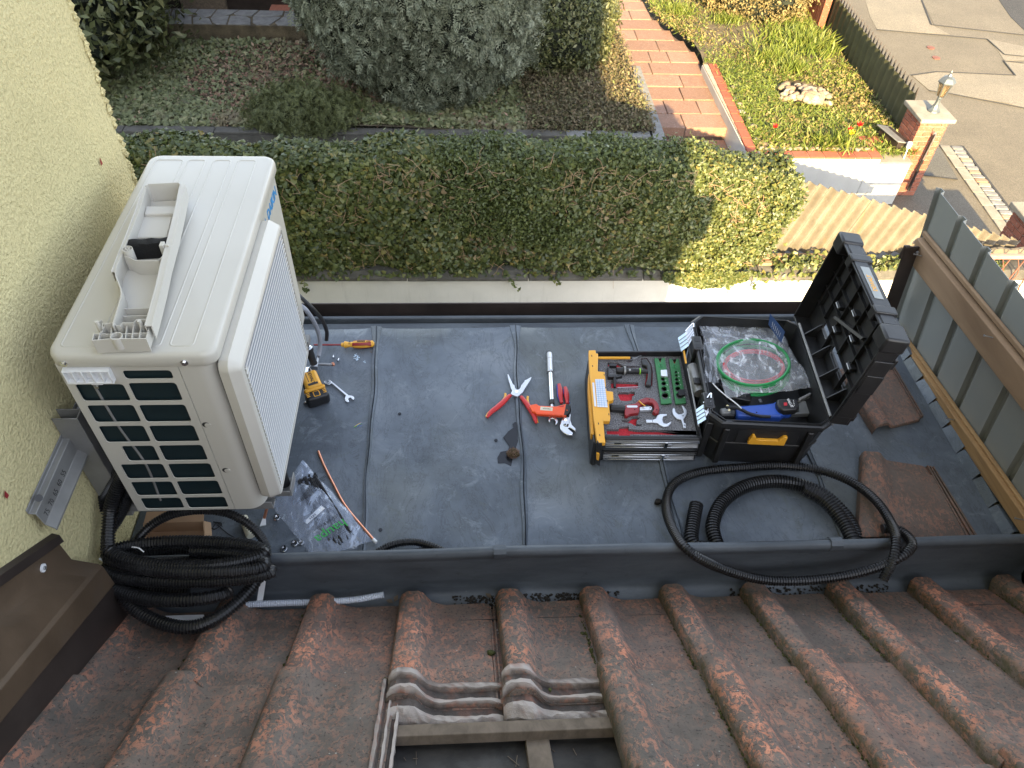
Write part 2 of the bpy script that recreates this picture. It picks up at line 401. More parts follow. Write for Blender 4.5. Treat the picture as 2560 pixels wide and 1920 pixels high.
        n.base(c); n.set(Roughness=.9); n.bump((v, 'Distance'), .7, .004); MT[nm] = n.m
    asphalt('asphalt', (.14, .122, .092), (.20, .174, .132)); asphalt('asphalt pale', (.20, .178, .14), (.29, .255, .195)); asphalt('dark asphalt and shade', (.03, .031, .034), (.045, .046, .05))
    asphalt('concrete slab', (.10, .098, .09), (.15, .145, .13))
    # plaster wall white
    n = N('white plaster'); c = n.ramp(n.noise(2.2, 5, .6), [(.3, (.50, .49, .46)), (.7, (.60, .59, .555))])
    st = n.noise(5, 6, .7, .2, n.map((5, 5, .35))); c = n.mix(n.ramp(st, [(.56, 0.0), (.75, .35)]), c, (.33, .32, .29))
    n.base(c); n.set(Roughness=.9); n.bump(n.noise(60, 4), .25, .003); MT['plaster'] = n.m
    n = N('weathered concrete'); n.rndshift(9); c = n.ramp(n.noise(5, 6, .7), [(.3, (.055, .052, .046)), (.7, (.12, .113, .10))])
    c = n.mix(n.ramp(n.noise(26, 4, .7), [(.64, 0.0), (.7, .7)]), c, (.33, .33, .30)); n.base(c); n.set(Roughness=.95); n.bump(n.noise(50, 5, .7), .5, .005); MT['coping'] = n.m
    n = N('pale concrete'); n.rndshift(9); c = n.ramp(n.noise(6, 6, .7), [(.3, (.19, .175, .145)), (.7, (.30, .28, .235))])
    c = n.mix(n.ramp(n.noise(30, 4, .7), [(.6, 0.0), (.7, .6)]), c, (.13, .12, .10)); n.base(c); n.set(Roughness=.95); n.bump(n.noise(60, 5, .7), .4, .004); MT['paleconc'] = n.m
    # brick / clay
    def clay(nm, c0, c1, spots=True):
        n = N(nm); n.rndshift(31); oi = n.new('ShaderNodeObjectInfo')
        c = n.ramp((oi, 'Random'), [(0, c0), (1, c1)]); c = n.mix(n.ramp(n.noise(25, 5, .7), [(.4, 0.0), (.75, .45)]), c, tuple(v*.5 for v in c0))
        if spots: c = n.mix(n.ramp(n.noise(55, 3, .6), [(.60, 0.0), (.68, .7)]), c, (.40, .35, .29)); c = n.mix(n.ramp(n.noise(9, 6, .75), [(.5, 0.0), (.75, .4)]), c, tuple(v*.45 for v in c0))
        n.base(c); n.set(Roughness=.85); n.bump(n.noise(80, 4), .4, .003); MT[nm] = n.m
    clay('brick', (.27, .085, .05), (.36, .13, .08)); clay('clay tile', (.26, .065, .035), (.38, .11, .06), False); clay('path slab', (.22, .125, .085), (.31, .18, .13))
    MT['pathjoint'] = simple('dark joint', (.10, .065, .05), .95, var=.4, scale=20)
    MT['mortar'] = simple('mortar', (.34, .28, .22), .95, var=.25, scale=20, bump=.4, bscale=120)
    n = N('crazy stone'); n.rndshift(31); c = n.ramp(n.noise(8, 6, .7), [(.3, (.13, .13, .13)), (.7, (.25, .25, .245))]); n.base(c); n.set(Roughness=.85); n.bump(n.noise(40, 5), .4, .006); MT['stone'] = n.m
    n = N('pebble'); n.rndshift(31); oi = n.new('ShaderNodeObjectInfo'); c = n.ramp((oi, 'Random'), [(0, (.22, .18, .12)), (.4, (.31, .27, .21)), (.7, (.26, .17, .11)), (1, (.38, .34, .28))])
    c = n.mix(n.ramp(n.noise(20, 5, .7), [(.5, 0.0), (.8, .4)]), c, (.15, .12, .09)); n.base(c); n.set(Roughness=.85); MT['pebble'] = n.m
    # fibre cement corrugated
    n = N('fibre cement'); c = n.ramp(n.noise(4, 6, .7, .2), [(.3, (.105, .092, .072)), (.7, (.19, .168, .135))])
    c = n.mix(n.ramp(n.noise(3.5, 5, .6, .5, n.map((1.6, 1, .5))), [(.58, 0.0), (.72, .6)]), c, (.22, .15, .05))
    c = n.mix(n.ramp(n.noise(45, 3, .7), [(.66, 0.0), (.72, .7)]), c, (.30, .28, .23)); c = n.mix(n.ramp(n.noise(30, 5, .7), [(.52, 0.0), (.66, .6)]), c, (.12, .10, .075))
    n.base(c); n.set(Roughness=.95); n.bump(n.noise(70, 4), .4, .004); MT['fibre'] = n.m
    n = N('dark sheet'); c = n.ramp(n.noise(5, 5, .6), [(.3, (.05, .052, .028)), (.7, (.085, .085, .045))]); n.base(c); n.set(Roughness=.6); MT['darksheet'] = n.m
    # plastics / metals
    n = N('unit enamel'); c = n.ramp(n.noise(3, 3), [(.3, (.47, .452, .40)), (.7, (.51, .492, .44))]); c = n.mix(n.ramp(n.noise(140, 3, .7), [(.68, 0.0), (.8, .12)]), c, (.4, .38, .33))
    n.base(c); n.set(Roughness=.32); n.rough(n.noise(8, 4), .26, .40); n.bump(n.noise(900, 2), .05, .0003); MT['enamel'] = n.m
    MT['coverplastic'] = simple('cover plastic', (.52, .50, .45), .4, var=.03, scale=6, bump=.04, bscale=600)
    MT['shaded slat'] = simple('slat plastic', (.33, .36, .42), .45, var=.02, scale=6); MT['louver'] = simple('lit lip plastic', (.74, .74, .72), .42, var=.02, scale=6)  # one plastic: recess shade and lit edge put into two tones
    n = N('coil fins'); wv = n.new('ShaderNodeTexWave', wave_type='BANDS', bands_direction='X'); wv.inputs['Scale'].default_value = 120; n.l(n.tc, 'Object', wv, 0)
    n.base(n.ramp((wv, 'Fac'), [(0, (.006, .014, .018)), (1, (.02, .045, .055))])); n.set(Roughness=.4, Metallic=.4); MT['fins'] = n.m
    MT['black foam'] = simple('black foam', (.006, .006, .006), .95, var=.6, scale=200, bump=.8, bscale=500, bdist=.002)
    MT['steel'] = simple('galvanised steel', (.42, .43, .45), .38, .85, var=.15, scale=25)
    n = N('pale clay head'); n.rndshift(); g_ = n.new('ShaderNodeNewGeometry')
    c = n.ramp(n.noise(45, 6, .7), [(.3, (.085, .068, .058)), (.6, (.17, .135, .115)), (.8, (.26, .20, .17))])
    c = n.mix(n.ramp(n.noise(18, 5, .7), [(.5, 0.0), (.62, .8)]), c, (.32, .14, .09)); c = n.mix(n.ramp((g_, 'Pointiness'), [(.505, 0.0), (.56, .85)]), c, (.44, .39, .35)); c = n.mix(n.ramp((g_, 'Pointiness'), [(.44, .8), (.49, 0.0)]), c, (.04, .034, .03))
    n.base(c); n.set(Roughness=.9); n.bump(n.noise(160, 5, .7), .9, .004); MT['tilehead'] = n.m
    MT['bracket'] = simple('powder coated steel', (.24, .24, .235), .45, .3, var=.15, scale=12, dirt=((.12, .12, .12), .3))
    MT['chrome'] = simple('chrome', (.72, .73, .75), .16, 1, var=.06, scale=20)
    MT['satin'] = simple('satin steel', (.68, .70, .74), .32, .75, var=.08, scale=20)
    MT['darkmetal'] = simple('brown coated metal', (.040, .030, .026), .42, .2, var=.25, scale=8, dirt=((.09, .07, .06), .35))
    MT['brownflash'] = simple('brown flashing', (.095, .064, .040), .5, .15, var=.25, scale=6, dirt=((.10, .08, .065), .5), bump=.2, bscale=30, bdist=.004)
    MT['conduit'] = simple('black conduit plastic', (.010, .010, .011), .34, var=.2, scale=15, dirt=((.05, .05, .05), .25))
    MT['cable black'] = simple('black cable', (.015, .015, .016), .45); MT['cable grey'] = simple('grey cable', (.25, .26, .29), .5)
    MT['boxblack'] = simple('black box plastic', (.016, .016, .017), .42, var=.15, scale=20, bump=.15, bscale=500, bdist=.0006, dirt=((.04, .038, .034), .3))
    MT['dewyellow'] = simple('yellow plastic', (.74, .36, .03), .42, var=.05, scale=10, bump=.05, bscale=500)
    MT['red'] = simple('red plastic', (.50, .022, .022), .35, var=.08, scale=20); MT['darkred'] = simple('dark red enamel', (.26, .022, .026), .38, var=.1, scale=20)
    MT['toolyellow'] = simple('tool yellow', (.75, .38, .04), .4, var=.05); MT['blue'] = simple('blue plastic', (.03, .09, .42), .38, var=.08)
    MT['orange'] = simple('orange plastic', (.85, .10, .02), .38, var=.04); MT['blackrub'] = simple('black rubber', (.014, .014, .015), .55)
    MT['green'] = simple('green anodised', (.035, .17, .055), .4, .3, var=.1, scale=60); MT['lime'] = simple('lime ring', (.25, .6, .03), .4)
    MT['hosegreen'] = simple('green hose', (.02, .25, .07), .35); MT['hosered'] = simple('red hose', (.60, .03, .04), .35); MT['hoseteal'] = simple('teal hose', (.02, .12, .16), .35)
    MT['foam'] = simple('grey speckled foam', (.15, .15, .16), .95, var=.95, scale=260, bump=.9, bscale=300, bdist=.002)
    MT['redfoam'] = simple('red foam', (.52, .03, .045), .95, var=.35, scale=260, bump=.6, bscale=300, bdist=.002)
    MT['label'] = simple('white label', (.62, .66, .74), .5, var=.05); MT['ink'] = simple('black ink', (.012, .012, .014), .6); MT['inkblue'] = simple('blue ink', (.0, .22, .52), .5)
    MT['inkgreen'] = simple('green ink', (.02, .30, .04), .5); MT['white'] = simple('white plastic', (.72, .73, .74), .45, var=.04); MT['inkwhite'] = simple('white ink', (.7, .7, .7), .5)
    MT['cream'] = simple('cream plastic', (.62, .58, .44), .5, var=.06); MT['copper'] = simple('copper', (.62, .27, .17), .35, .85, var=.12, scale=40)
    MT['latch'] = simple('latch metal', (.52, .64, .74), .35, .6, var=.1, scale=60)
    MT['cardboard'] = simple('cardboard', (.42, .27, .16), .85, var=.1, scale=15)
    n = N('treated timber'); n.rndshift(11); wv = n.noise(6, 5, .6, 1.2, n.map((1, .12, 1))); c = n.ramp(wv, [(.3, (.25, .14, .055)), (.55, (.38, .23, .10)), (.75, (.46, .30, .15))])
    c = n.mix(n.ramp(n.noise(60, 4, .6, 0, n.map((1, .04, 1))), [(.5, 0.0), (.7, .4)]), c, (.09, .05, .03)); n.base(c); n.set(Roughness=.75); n.bump(n.noise(70, 4, .6, 0, n.map((1, .05, 1))), .4, .002); MT['timber'] = n.m
    n = N('weathered timber'); n.rndshift(11); wv = n.noise(8, 5, .6, 1.2, n.map((1, .12, 1))); c = n.ramp(wv, [(.3, (.24, .155, .095)), (.7, (.36, .245, .155))])
    n.base(c); n.set(Roughness=.85); n.bump(n.noise(90, 4, .6, 0, n.map((1, .05, 1))), .5, .002); MT['oldtimber'] = n.m
    n = N('pale batten'); n.rndshift(11); c = n.ramp(n.noise(30, 5, .6, .5, n.map((1, .1, 1))), [(.3, (.085, .065, .045)), (.7, (.17, .13, .095))]); n.base(c); n.set(Roughness=.85); MT['batten'] = n.m
    MT['fencegrey'] = simple('grey coated sheet', (.27, .285, .275), .38, .1, var=.05, scale=3)
    MT['underlay'] = simple('dusty underlay', (.034, .031, .028), .9, var=.7, scale=9, bump=.5, bscale=80, bdist=.004, dirt=((.09, .09, .085), .5))
    MT['moss'] = simple('moss', (.055, .042, .012), .95, var=.6, scale=120, bump=1, bscale=250, bdist=.006); MT['mossgreen'] = simple('moss green', (.06, .065, .015), .95, var=.6, scale=120, bump=1, bscale=250, bdist=.006)
    MT['debris'] = simple('gutter debris', (.02, .016, .012), .95, var=.8, scale=120, bump=1, bscale=200, bdist=.006)
    n = N('wet zinc'); n.base((.018, .02, .025)); n.set(Roughness=.12, Metallic=.2); MT['wet'] = n.m
    MT['wallwhite'] = simple('house side render', (.5, .48, .42), .9)
    MT['iron'] = simple('rusty iron', (.20, .085, .06), .7, .3, var=.3, scale=20); MT['ironpink'] = simple('pink painted rail', (.42, .20, .15), .6, var=.15, scale=10)
    MT['lampmetal'] = simple('lamp metal', (.10, .115, .125), .4, .3, var=.2, scale=30)
    n = N('lamp glass'); n.base((.22, .15, .08)); n.set(Roughness=.2, Transmission_Weight=.6, Alpha=.75); MT['lampglass'] = n.m
    n = N('translucent conduit'); n.base((.62, .66, .74)); n.set(Roughness=.3, Transmission_Weight=.25); MT['clearconduit'] = n.m
    def film(nm, lo, hi, gl, sc_, cc=(.80, .84, .90)):
        n = N(nm); t = n.new('ShaderNodeBsdfTransparent'); t.inputs[0].default_value = (.97, .98, 1, 1)
        n.base(cc); n.set(Roughness=gl, Specular_IOR_Level=1.0)
        n.bump(n.noise(20, 3, .5, 1.5), .35, .01)
        st = n.noise(sc_, 5, .6, 2.5, n.map((1, .45, 1))); mr = n.ramp(st, [(.42, lo), (.56, lo*1.6), (.64, hi), (.68, lo*2)])  # opaque veil and streaks paint sky sheen and fold highlights into the film
        mx = n.new('ShaderNodeMixShader'); n.l(mr[0], 0, mx, 0); n.l(t, 0, mx, 1); n.l(n.b, 0, mx, 2); n.l(mx, 0, n.o, 0); MT[nm] = n.m
    film('film3', .20, .62, .13, 14, (.50, .58, .74)); film('film', .09, .55, .15, 18); film('film2', .20, .80, .13, 15)
mk()
MT['tile dull'] = MT['tile'].copy(); MT['tile dull'].name = 'roof tile underside brown'
_b = [x for x in MT['tile dull'].node_tree.nodes if x.type == 'BSDF_PRINCIPLED'][0]; _l = _b.inputs['Base Color'].links[0]; _src = _l.from_socket; _t = MT['tile dull'].node_tree
_m = _t.nodes.new('ShaderNodeMix'); _m.data_type = 'RGBA'; _m.inputs[0].default_value = .62; _m.inputs[7].default_value = (.105, .078, .064, 1); _t.links.new(_src, _m.inputs[6]); _t.links.new(_m.outputs[2], _b.inputs['Base Color'])

# ================================================================ SETTING: ground
def planemesh(name, x0, x1, y0, y1, z, mat, kind='structure', **k):
    mb = MB(); mb.add([(x0,y0,z),(x1,y0,z),(x1,y1,z),(x0,y1,z)], [(0,1,2,3)]); return mb.build(name, mat, kind=kind, **k)
planemesh('ground', -60, 60, -40, 80, -3.86, MT['soil'])
planemesh('street', 2.0, 40, -6, 60, -3.8, MT['asphalt'])
def flatpoly(name, pts, z, mat, parent=None, t=.004, **k):
    mb = MB(); mb.slab([at(x, y, z=z) for x, y in pts], t); return mb.build(name, mat, parent, **k)
ZS = -3.8
SP = lambda L: [zt(*p) for p in L]
flatpoly('street_patch', SP([(1330,-20),(1640,-20),(1700,135),(1800,190),(1400,162),(1360,90)]), ZS+.004, MT['asphalt pale'], kind='structure')
flatpoly('street_patch', SP([(1640,-20),(2080,-20),(2260,200),(2212,192),(1715,137)]), ZS+.006, MT['asphalt'], kind='structure')
flatpoly('street_patch', SP([(1590,415),(1730,395),(2165,415),(2100,335),(2260,350),(2260,610),(2120,570),(1800,515),(1690,500)]), ZS+.008, MT['asphalt pale'], kind='structure')
flatpoly('street_patch', SP([(2010,215),(2230,260),(2300,330),(2105,335),(2075,290)]), ZS+.005, MT['asphalt pale'], kind='structure')
flatpoly('street_patch', SP([(2060,-20),(2330,-20),(2330,300),(2212,165),(2140,95)]), ZS+.012, MT['dark asphalt and shade'], kind='structure')  # painted shade: dark polygon standing in for a shadow on the street
flatpoly('pavement', SP([(1500,830),(1750,820),(1845,990),(1640,965),(1480,1080)]), ZS+.010, MT['concrete slab'], kind='structure')
# tar joints in the street
for L in ([(1640,-20),(1700,135),(2212,192)], [(1400,162),(2010,215),(2105,300),(2212,310)], [(1590,415),(1730,395),(2165,415),(2100,335),(2212,348)], [(1690,500),(1800,515),(2260,605)], [(1640,965),(1845,990)]):
    mb = MB(); P = [at(*zt(*p), z=ZS+.016) for p in L]
    for a, b in zip(P, P[1:]):
        s = (b-a).cross(Vector((0,0,1))).normalized()*.014; mb.slab([a-s, a+s, b+s, b-s], .006)
    mb.build('tar_joint', MT['dark asphalt and shade'], kind='structure')
# sunk covers
for x, y in ((1697, 262), (1727, 318)):
    mb = MB(); c = at(*zt(x, y), z=ZS+.012); mb.lathe([(.001, .002), (.075, .002), (.075, -.01)], c, (0,0,1), 18, False); mb.build('valve_cover', MT['debris2'] if 'debris2' in MT else MT['iron'], kind='structure')
# kerb: flat pink band + setts
kb = thing('kerb', 'kerb of flat stone edging and rough setts beside the street', 'kerb', at(2420, 470, z=ZS))
a0, a1 = at(*zt(1745,800), z=ZS+.02), at(*zt(2095,1290), z=ZS+.02)
d = (a1-a0).normalized(); s = Vector((d.y, -d.x, 0)); s = s if s.x > 0 else -s
nk = 7; Lk = (a1-a0).length
for i in range(nk):
    mb = MB(); p = a0+d*(i*Lk/nk+.006); q = a0+d*((i+1)*Lk/nk-.006); mb.slab([p, p+s*.16, q+s*.16, q], .05); mb.build('edging_stone', MT['paleconc'], kb, bevel=.008)
ns = 20
for i in range(ns):
    j = rng.uniform(-.012, .012, 4); p = a0+d*(i*Lk/ns+.01)+s*(.175+j[0]); q = a0+d*((i+1)*Lk/ns-.012)+s*(.175+j[1])
    mb = MB(); mb.slab([p, p+s*(.18+j[2]), q+s*(.18+j[3]), q], .05); o = mb.build('sett', MT['stone'] if rng.random() < .6 else MT['pebble'], kb, bevel=.012)
mb = MB(); mb.slab([a0+s*.35, a0+s*.39, a1+s*.39, a1+s*.35], .006); mb.build('gap_soil', MT['dark asphalt and shade'], kb)

# alley floor behind the hedge
planemesh('alley', -8, 6.0, 5.9, 9.2, -3.79, MT['concrete slab'])
# ================================================================ near garden wall
gw = thing('garden_wall', 'white plastered low wall with dark weathered coping below the ivy', 'wall', (-.5, 5.75, -3.8))
mb = MB(); mb.box(-8, 7.2, 5.66, 5.9, -3.8, -2.44); mb.build('wall_body', MT['plaster'], gw)
xs = [-8, -6.6, -5.3, -4.0, -2.75, -1.62, -.52, .62, 1.72, 2.85, 3.95, 5.05, 6.1, 7.2]
for a, b in zip(xs, xs[1:]):
    mb = MB(); j = rng.uniform(-.006, .006, 3)
    prof = [(5.60+j[0], -2.44), (5.60+j[0], -2.405), (5.66, -2.36+j[1]), (5.80, -2.352), (5.93, -2.40), (5.93, -2.44)]
    mb.loft([[(a+.004, y, z) for y, z in prof], [(b-.004, y, z) for y, z in prof]]); mb.build('coping_stone', MT['coping'], gw, bevel=.006)

# ================================================================ corrugated fence
fc = thing('corrugated_fence', 'weathered corrugated fibre cement fence half covered by ivy', 'fence', (3.6, 5.93, -2.35))
tl = math.atan(.27)
T = Matrix.Translation((3.05, 5.95, -1.535)) @ Matrix.Rotation(tl, 4, 'Y')
sheetw = .88
for k in range(4):
    mb = MB(); rows = []; nx = 130
    x0 = -.95+k*sheetw; x1 = x0+sheetw+.02
    if k == 3: x1 = 2.60
    for off in (0, .008):
        r0 = []; r1 = []
        for i in range(nx+1):
            x = x0+(x1-x0)*i/nx; y = .030*math.sin(2*math.pi*x/.118)+off-.004*k
            top = Vector((x, y, .008*math.sin(k*3)+rng.uniform(-.003,.003)))
            wpt = T @ top; zb = -2.36
            d = T.to_3x3() @ Vector((0, 0, -1)); t = (wpt.z-zb)/-d.z
            r0.append(wpt); r1.append(wpt+d*max(t, .01))
        rows.append((r0, r1))
    (a0_, a1_), (b0_, b1_) = rows
    mb.loft([a1_, a0_, b0_, b1_], cap=False, closed=False); mb.add(a1_+b1_, [(i, i+1, nx+2+i, nx+1+i) for i in range(nx)])
    mb.build('corrugated_sheet', MT['fibre'], fc, smooth=50)
# rotten boards in front at the base
bd = thing('old_boards', 'pale old boards lying on the coping right of the ivy', 'board', at(1930, 650, z=-2.33))
for i, (y0, z0) in enumerate(((5.80, -2.345), (5.72, -2.35))):
    mb = MB(); mb.box(2.86, 3.62-.1*i, y0, y0+.05, z0, z0+.03+.02*(1-i)); mb.build('board', MT['oldtimber'], bd, bevel=.004)
sh = thing('leaning_sheet', 'narrow weathered fibre cement strip lying in front of the corrugated fence', 'sheet', (5.3, 5.84, -2.35))
mb = MB(); r0 = []; r1 = []
for i in range(31):
    x = 4.72+.95*i/30; z = -2.235+.010*math.sin(2*math.pi*x/.25); r0.append((x, 5.83, z)); r1.append((x, 5.835, -2.352))
mb.loft([r0, [(x, y+.03, z) for x, y, z in r0], [(x, y+.03, z) for x, y, z in r1], r1], cap=False, closed=False); mb.build('strip', MT['fibre'], sh)

# ================================================================ raised garden behind
gz = lambda x, y: -3.1+.05*math.sin(x*1.3+y)+.04*math.sin(2.1*y)
def gridmesh(name, x0, x1, y0, y1, nx, ny, zf_, mat, **k):
    mb = MB(); vs = []; fs = []
    for j in range(ny+1):
        for i in range(nx+1):
            x = x0+(x1-x0)*i/nx; y = y0+(y1-y0)*j/ny; vs.append((x, y, zf_(x, y)))
    for j in range(ny):
        for i in range(nx): a = j*(nx+1)+i; fs.append((a, a+1, a+nx+2, a+nx+1))
    mb.add(vs, fs); return mb.build(name, mat, **k)
gridmesh('garden_soil', -14, 2.68, 9.62, 22, 40, 40, gz, MT['soil'], kind='structure')
gridmesh('garden_bed', 3.9, 6.32, 9.3, 22, 20, 40, lambda x, y: -3.12+.04*math.sin(3*x)*math.sin(2*y)+(.06 if y > 12 else 0), MT['soil'], kind='structure')
# terrace edge (left part)
te = thing('terrace_wall', 'low grey terrace edge behind the left half of the hedge', 'wall', (-4, 9.58, -3.8))
mb = MB(); mb.box(-14, 2.62, 9.5, 9.66, -3.8, -3.10); mb.build('wall_body', MT['coping'], te)
for i in range(14):
    mb = MB(); mb.box(-13.9+i*1.18, -13.9+(i+1)*1.18-.01, 9.50, 9.66, -3.098, -3.06); mb.build('coping_stone', MT['coping'] if i < 13 else MT['stone'], te, bevel=.006)

# planter wall
pw = thing('planter_wall', 'white plastered planter wall topped with red clay tiles', 'wall', (4.9, 9.1, -3.8))
mb = MB(); mb.box(3.86, 5.56, 9.0, 9.14, -3.8, -3.085); mb.box(3.86, 4.0, 9.14, 11.85, -3.8, -3.085)
mb.box(5.562, 5.7, 9.0, 9.5, -3.8, -3.085); mb.box(5.7, 6.15, 9.002, 9.42, -3.8, -3.165); mb.box(5.702, 6.15, 9.421, 9.56, -3.8, -3.085)
mb.build('wall_body', MT['plaster'], pw, bevel=.008)
mb = MB(); mb.box(5.705, 6.16, 8.992, 9.42, -3.165, -3.135); mb.build('ledge', MT['paleconc'], pw, bevel=.006)
mb = MB(); mb.box(3.88, 5.70, 9.0, 9.14, -3.085, -3.066); mb.box(3.87, 3.99, 9.14, 11.83, -3.085, -3.066); mb.build('mortar_bed', MT['mortar'], pw)
for i in range(7):
    mb = MB(); x = 4.045+i*.215; mb.box(x, x+.203, 8.985, 9.145, -3.083, -3.055); mb.build('clay_tile', MT['clay tile'], pw, bevel=.004)
mb = MB(); mb.box(5.55, 5.70, 8.985, 9.2, -3.083, -3.0555); mb.build('clay_tile', MT['clay tile'], pw, bevel=.004)
mb = MB(); mb.box(5.56, 5.70, 9.21, 9.40, -3.083, -3.0555); mb.build('clay_tile', MT['clay tile'], pw, bevel=.004)
for x0, x1 in ((5.56, 5.84), (5.85, 6.13)):
    mb = MB(); mb.box(x0, x1, 9.41, 9.57, -3.083, -3.0555); mb.build('clay_tile', MT['clay tile'], pw, bevel=.004)
for i in range(12):
    mb = MB(); y = 9.0+i*.236; xo = 3.86+.008*i; mb.box(xo, xo+.135, y, y+.222, -3.083, -3.053+.002*(i % 3)); mb.build('clay_tile', MT['clay tile'], pw, bevel=.004)

# ================================================================ path with slabs and steps
pt = thing('path', None, None, (3.2, 9.5, -3.5), kind='structure')
rows = []
y = 9.0; zz = -3.62
edges = [(9.0, 2.72, 3.86), (9.75, 2.72, 3.86), (11.8, 2.71, 3.88), (12.3, 2.66, 3.94), (12.9, 2.60, 3.80), (13.4, 2.45, 3.58), (14.0, 2.3, 3.42), (14.6, 2.15, 3.40), (20, 1.2, 2.6)]
def pe(y):
    for (a, l, r_), (b, l2, r2) in zip(edges, edges[1:]):
        if a <= y <= b: t = (y-a)/(b-a); return l+(l2-l)*t, r_+(r2-r_)*t
    return edges[-1][1:]
def pz(y): return -3.58 if y < 9.62 else -3.40 if y < 10.05 else -3.22+.015*(y-10.05)
y = 8.8; i = 0
while y < 17:
    ye = 9.62 if y < 9.6 else 10.05 if y < 10 else y+.42
    z = pz((y+ye)/2); l, r_ = pe((y+ye)/2); nb = 3 if i % 4 == 3 else 2
    cuts = [0]+sorted(rng.uniform(.3, .7, 1) if nb == 2 else [rng.uniform(.25, .4), rng.uniform(.6, .75)])+[1]
    for a, b in zip(cuts, cuts[1:]):
        mb = MB(); xa = l+(r_-l)*a+.006; xb = l+(r_-l)*b-.006; dz = rng.uniform(-.004, .004)
        mb.box(xa, xb, y+.007, ye-.007, z-.14, z+dz); mb.build('slab', MT['path slab'], pt, bevel=.008)
    y = ye; i += 1
mb = MB()
for (a, l, r_), (b, l2, r2) in zip(edges, edges[1:]):
    if a < 10: continue
    mb.slab([(l, a, pz(a)-.012), (r_, a, pz(a)-.012), (r2, b, pz(b)-.012), (l2, b, pz(b)-.012)], .2)
mb.box(2.7, 3.86, 8.8, 9.61, -3.8, -3.592); mb.box(2.7, 3.86, 9.63, 10.04, -3.8, -3.412); mb.box(2.7, 3.87, 10.06, 11.79, -3.8, -3.236); mb.build('joint', MT['pathjoint'], pt)
# grey metal edging along path left
eg = thing('edging_strip', 'flat grey edging strip along the left side of the path', 'edging', (2.66, 9.5, -3.2))
mb = MB(); a, b = at(1580, 165, z=-3.06), at(1640, 362, z=-3.06); mb.slab([a, a+Vector((.13,0,0)), b+Vector((.17,0,0)), b-Vector((.0,0,0))], .5); mb.build('strip', MT['stone'], eg)
for x, y in ((1590, 200), (1605, 250), (1618, 300)):
    mb = MB(); p = at(x, y, z=-3.05); mb.lathe([(.001,.006),(.05,.004),(.055,-.005)], p, (0,0,1), 10, False); mb.build('mortar_dab', MT['paleconc'], eg)
for i, (x, y) in enumerate(((1578,178),(1572,225),(1585,255),(1592,270),(1600,325))):
    mb = MB(); p = at(x-10, y, z=-3.05); mb.box(p.x-.09, p.x+.02, p.y-.07, p.y+.07, -3.14, -3.06); mb.build('half_brick', MT['brick'], eg, bevel=.01)

# ================================================================ dark picket/corrugated fence by the street
df = thing('dark_fence', 'dark olive corrugated fence with jagged top edge beside the street', 'fence', (6.5, 11.5, -3.3))
a, b = Vector((6.27, 9.75, 0)), Vector((6.44, 13.6, 0)); d = (b-a).normalized(); n_ = Vector((-d.y, d.x, 0)); L = (b-a).length
mb = MB(); pr = []; k = 0; s_ = 0; st = .1
ptsf = []
while s_ < L+6:
    ph = k % 4; off = (.0, .0, .028, .028)[ph]; ptsf.append(a+d*s_+n_*(-off)); s_ += (.02, .08, .02, .08)[ph]; k += 1
npl = len(ptsf)
top = [Vector((p.x, p.y, -2.56)) for p in ptsf]; bot = [Vector((p.x, p.y, -3.45)) for p in ptsf]
mb.loft([bot, top, [p+Vector((.004,0,0)) for p in top], [p+Vector((.004,0,0)) for p in bot]], cap=False, closed=False)
mb.build('corrugated_panel', MT['darksheet'], df, smooth=0)
s_ = .08
while s_ < L+6:
    p = a+d*s_+Vector((.03, 0, 0)); mb = MB(); w_ = d*.052
    q = [p-w_+Vector((0,0,-2.72)), p+w_+Vector((0,0,-2.72)), p+Vector((0,0,-2.46))]
    mb.prism(q, [v+Vector((.014,0,0)) for v in q]); mb.build('spike', MT['darkmetal'], df); s_ += .125
mb = MB(); mb.box(6.26, 6.36, 9.7, 19.6, -3.62, -3.28); mb.build('plinth', MT['brick'], df)
for i in range(14):
    mb = MB(); p = at(*zt(1150+i*7, 190-i*17), z=-2.62); 
    mb.box(6.3, 6.42, 13.45+i*.09, 13.45+i*.09+.08, -3.2, -2.5+.004*(i % 2)); mb.build('edge_brick', MT['brick'], df, bevel=.004)

# ================================================================ brick pillars
def pillar(name, label, x0, x1, y0, y1, z0, z1, rot=0, bk=.145, ch=.072):
    t = thing(name, label, 'pillar', ((x0+x1)/2, (y0+y1)/2, z0))
    mb = MB(); mb.box(x0+.012, x1-.012, y0+.012, y1-.012, z0, z1); mb.build('mortar_core', MT['mortar'], t)
    nrow = int(round((z1-z0)/ch)); h = (z1-z0)/nrow; cnt = 0
    def put(a, b, c, d_, e, f):
        j = rng.uniform(-.003, .003, 2); m = MB(); m.box(a, b, c+j[0], d_, e, f); m.build('brick', MT['brick'], t, bevel=.003, bseg=1)
    for r_ in range(nrow):
        za = z0+r_*h+.005; zb = z0+(r_+1)*h-.005; off = (r_ % 2)*.5
        # front face (facing -Y) bricks run the width; alternate offsets, sides covered by the returns
        n = 2; wdt = (x1-x0)/n
        cuts = [x0]+[x0+wdt*(i+off*.9+.05) for i in range(0, n+1) if x0+.03 < x0+wdt*(i+off*.9+.05) < x1-.03]+[x1]
        for a, b in zip(cuts, cuts[1:]): put(a+(.004 if a > x0 else 0), b-(.004 if b < x1 else 0), y0, y0+.1, za, zb)
        cuts = [y0+.106, y0+.106+(y1-y0-.106)*(.35+.3*off), y1]
        for a, b in zip(cuts, cuts[1:]):
            put(x0, x0+.09, a+.004, b-.003, za, zb)
            put(x1-.09, x1, a+.004, b-.003, za, zb)
    return t
P1 = pillar('brick_pillar', 'red brick gate pillar carrying the lantern beside the street', 6.17, 6.56, 9.22, 9.66, -3.8, -2.66)
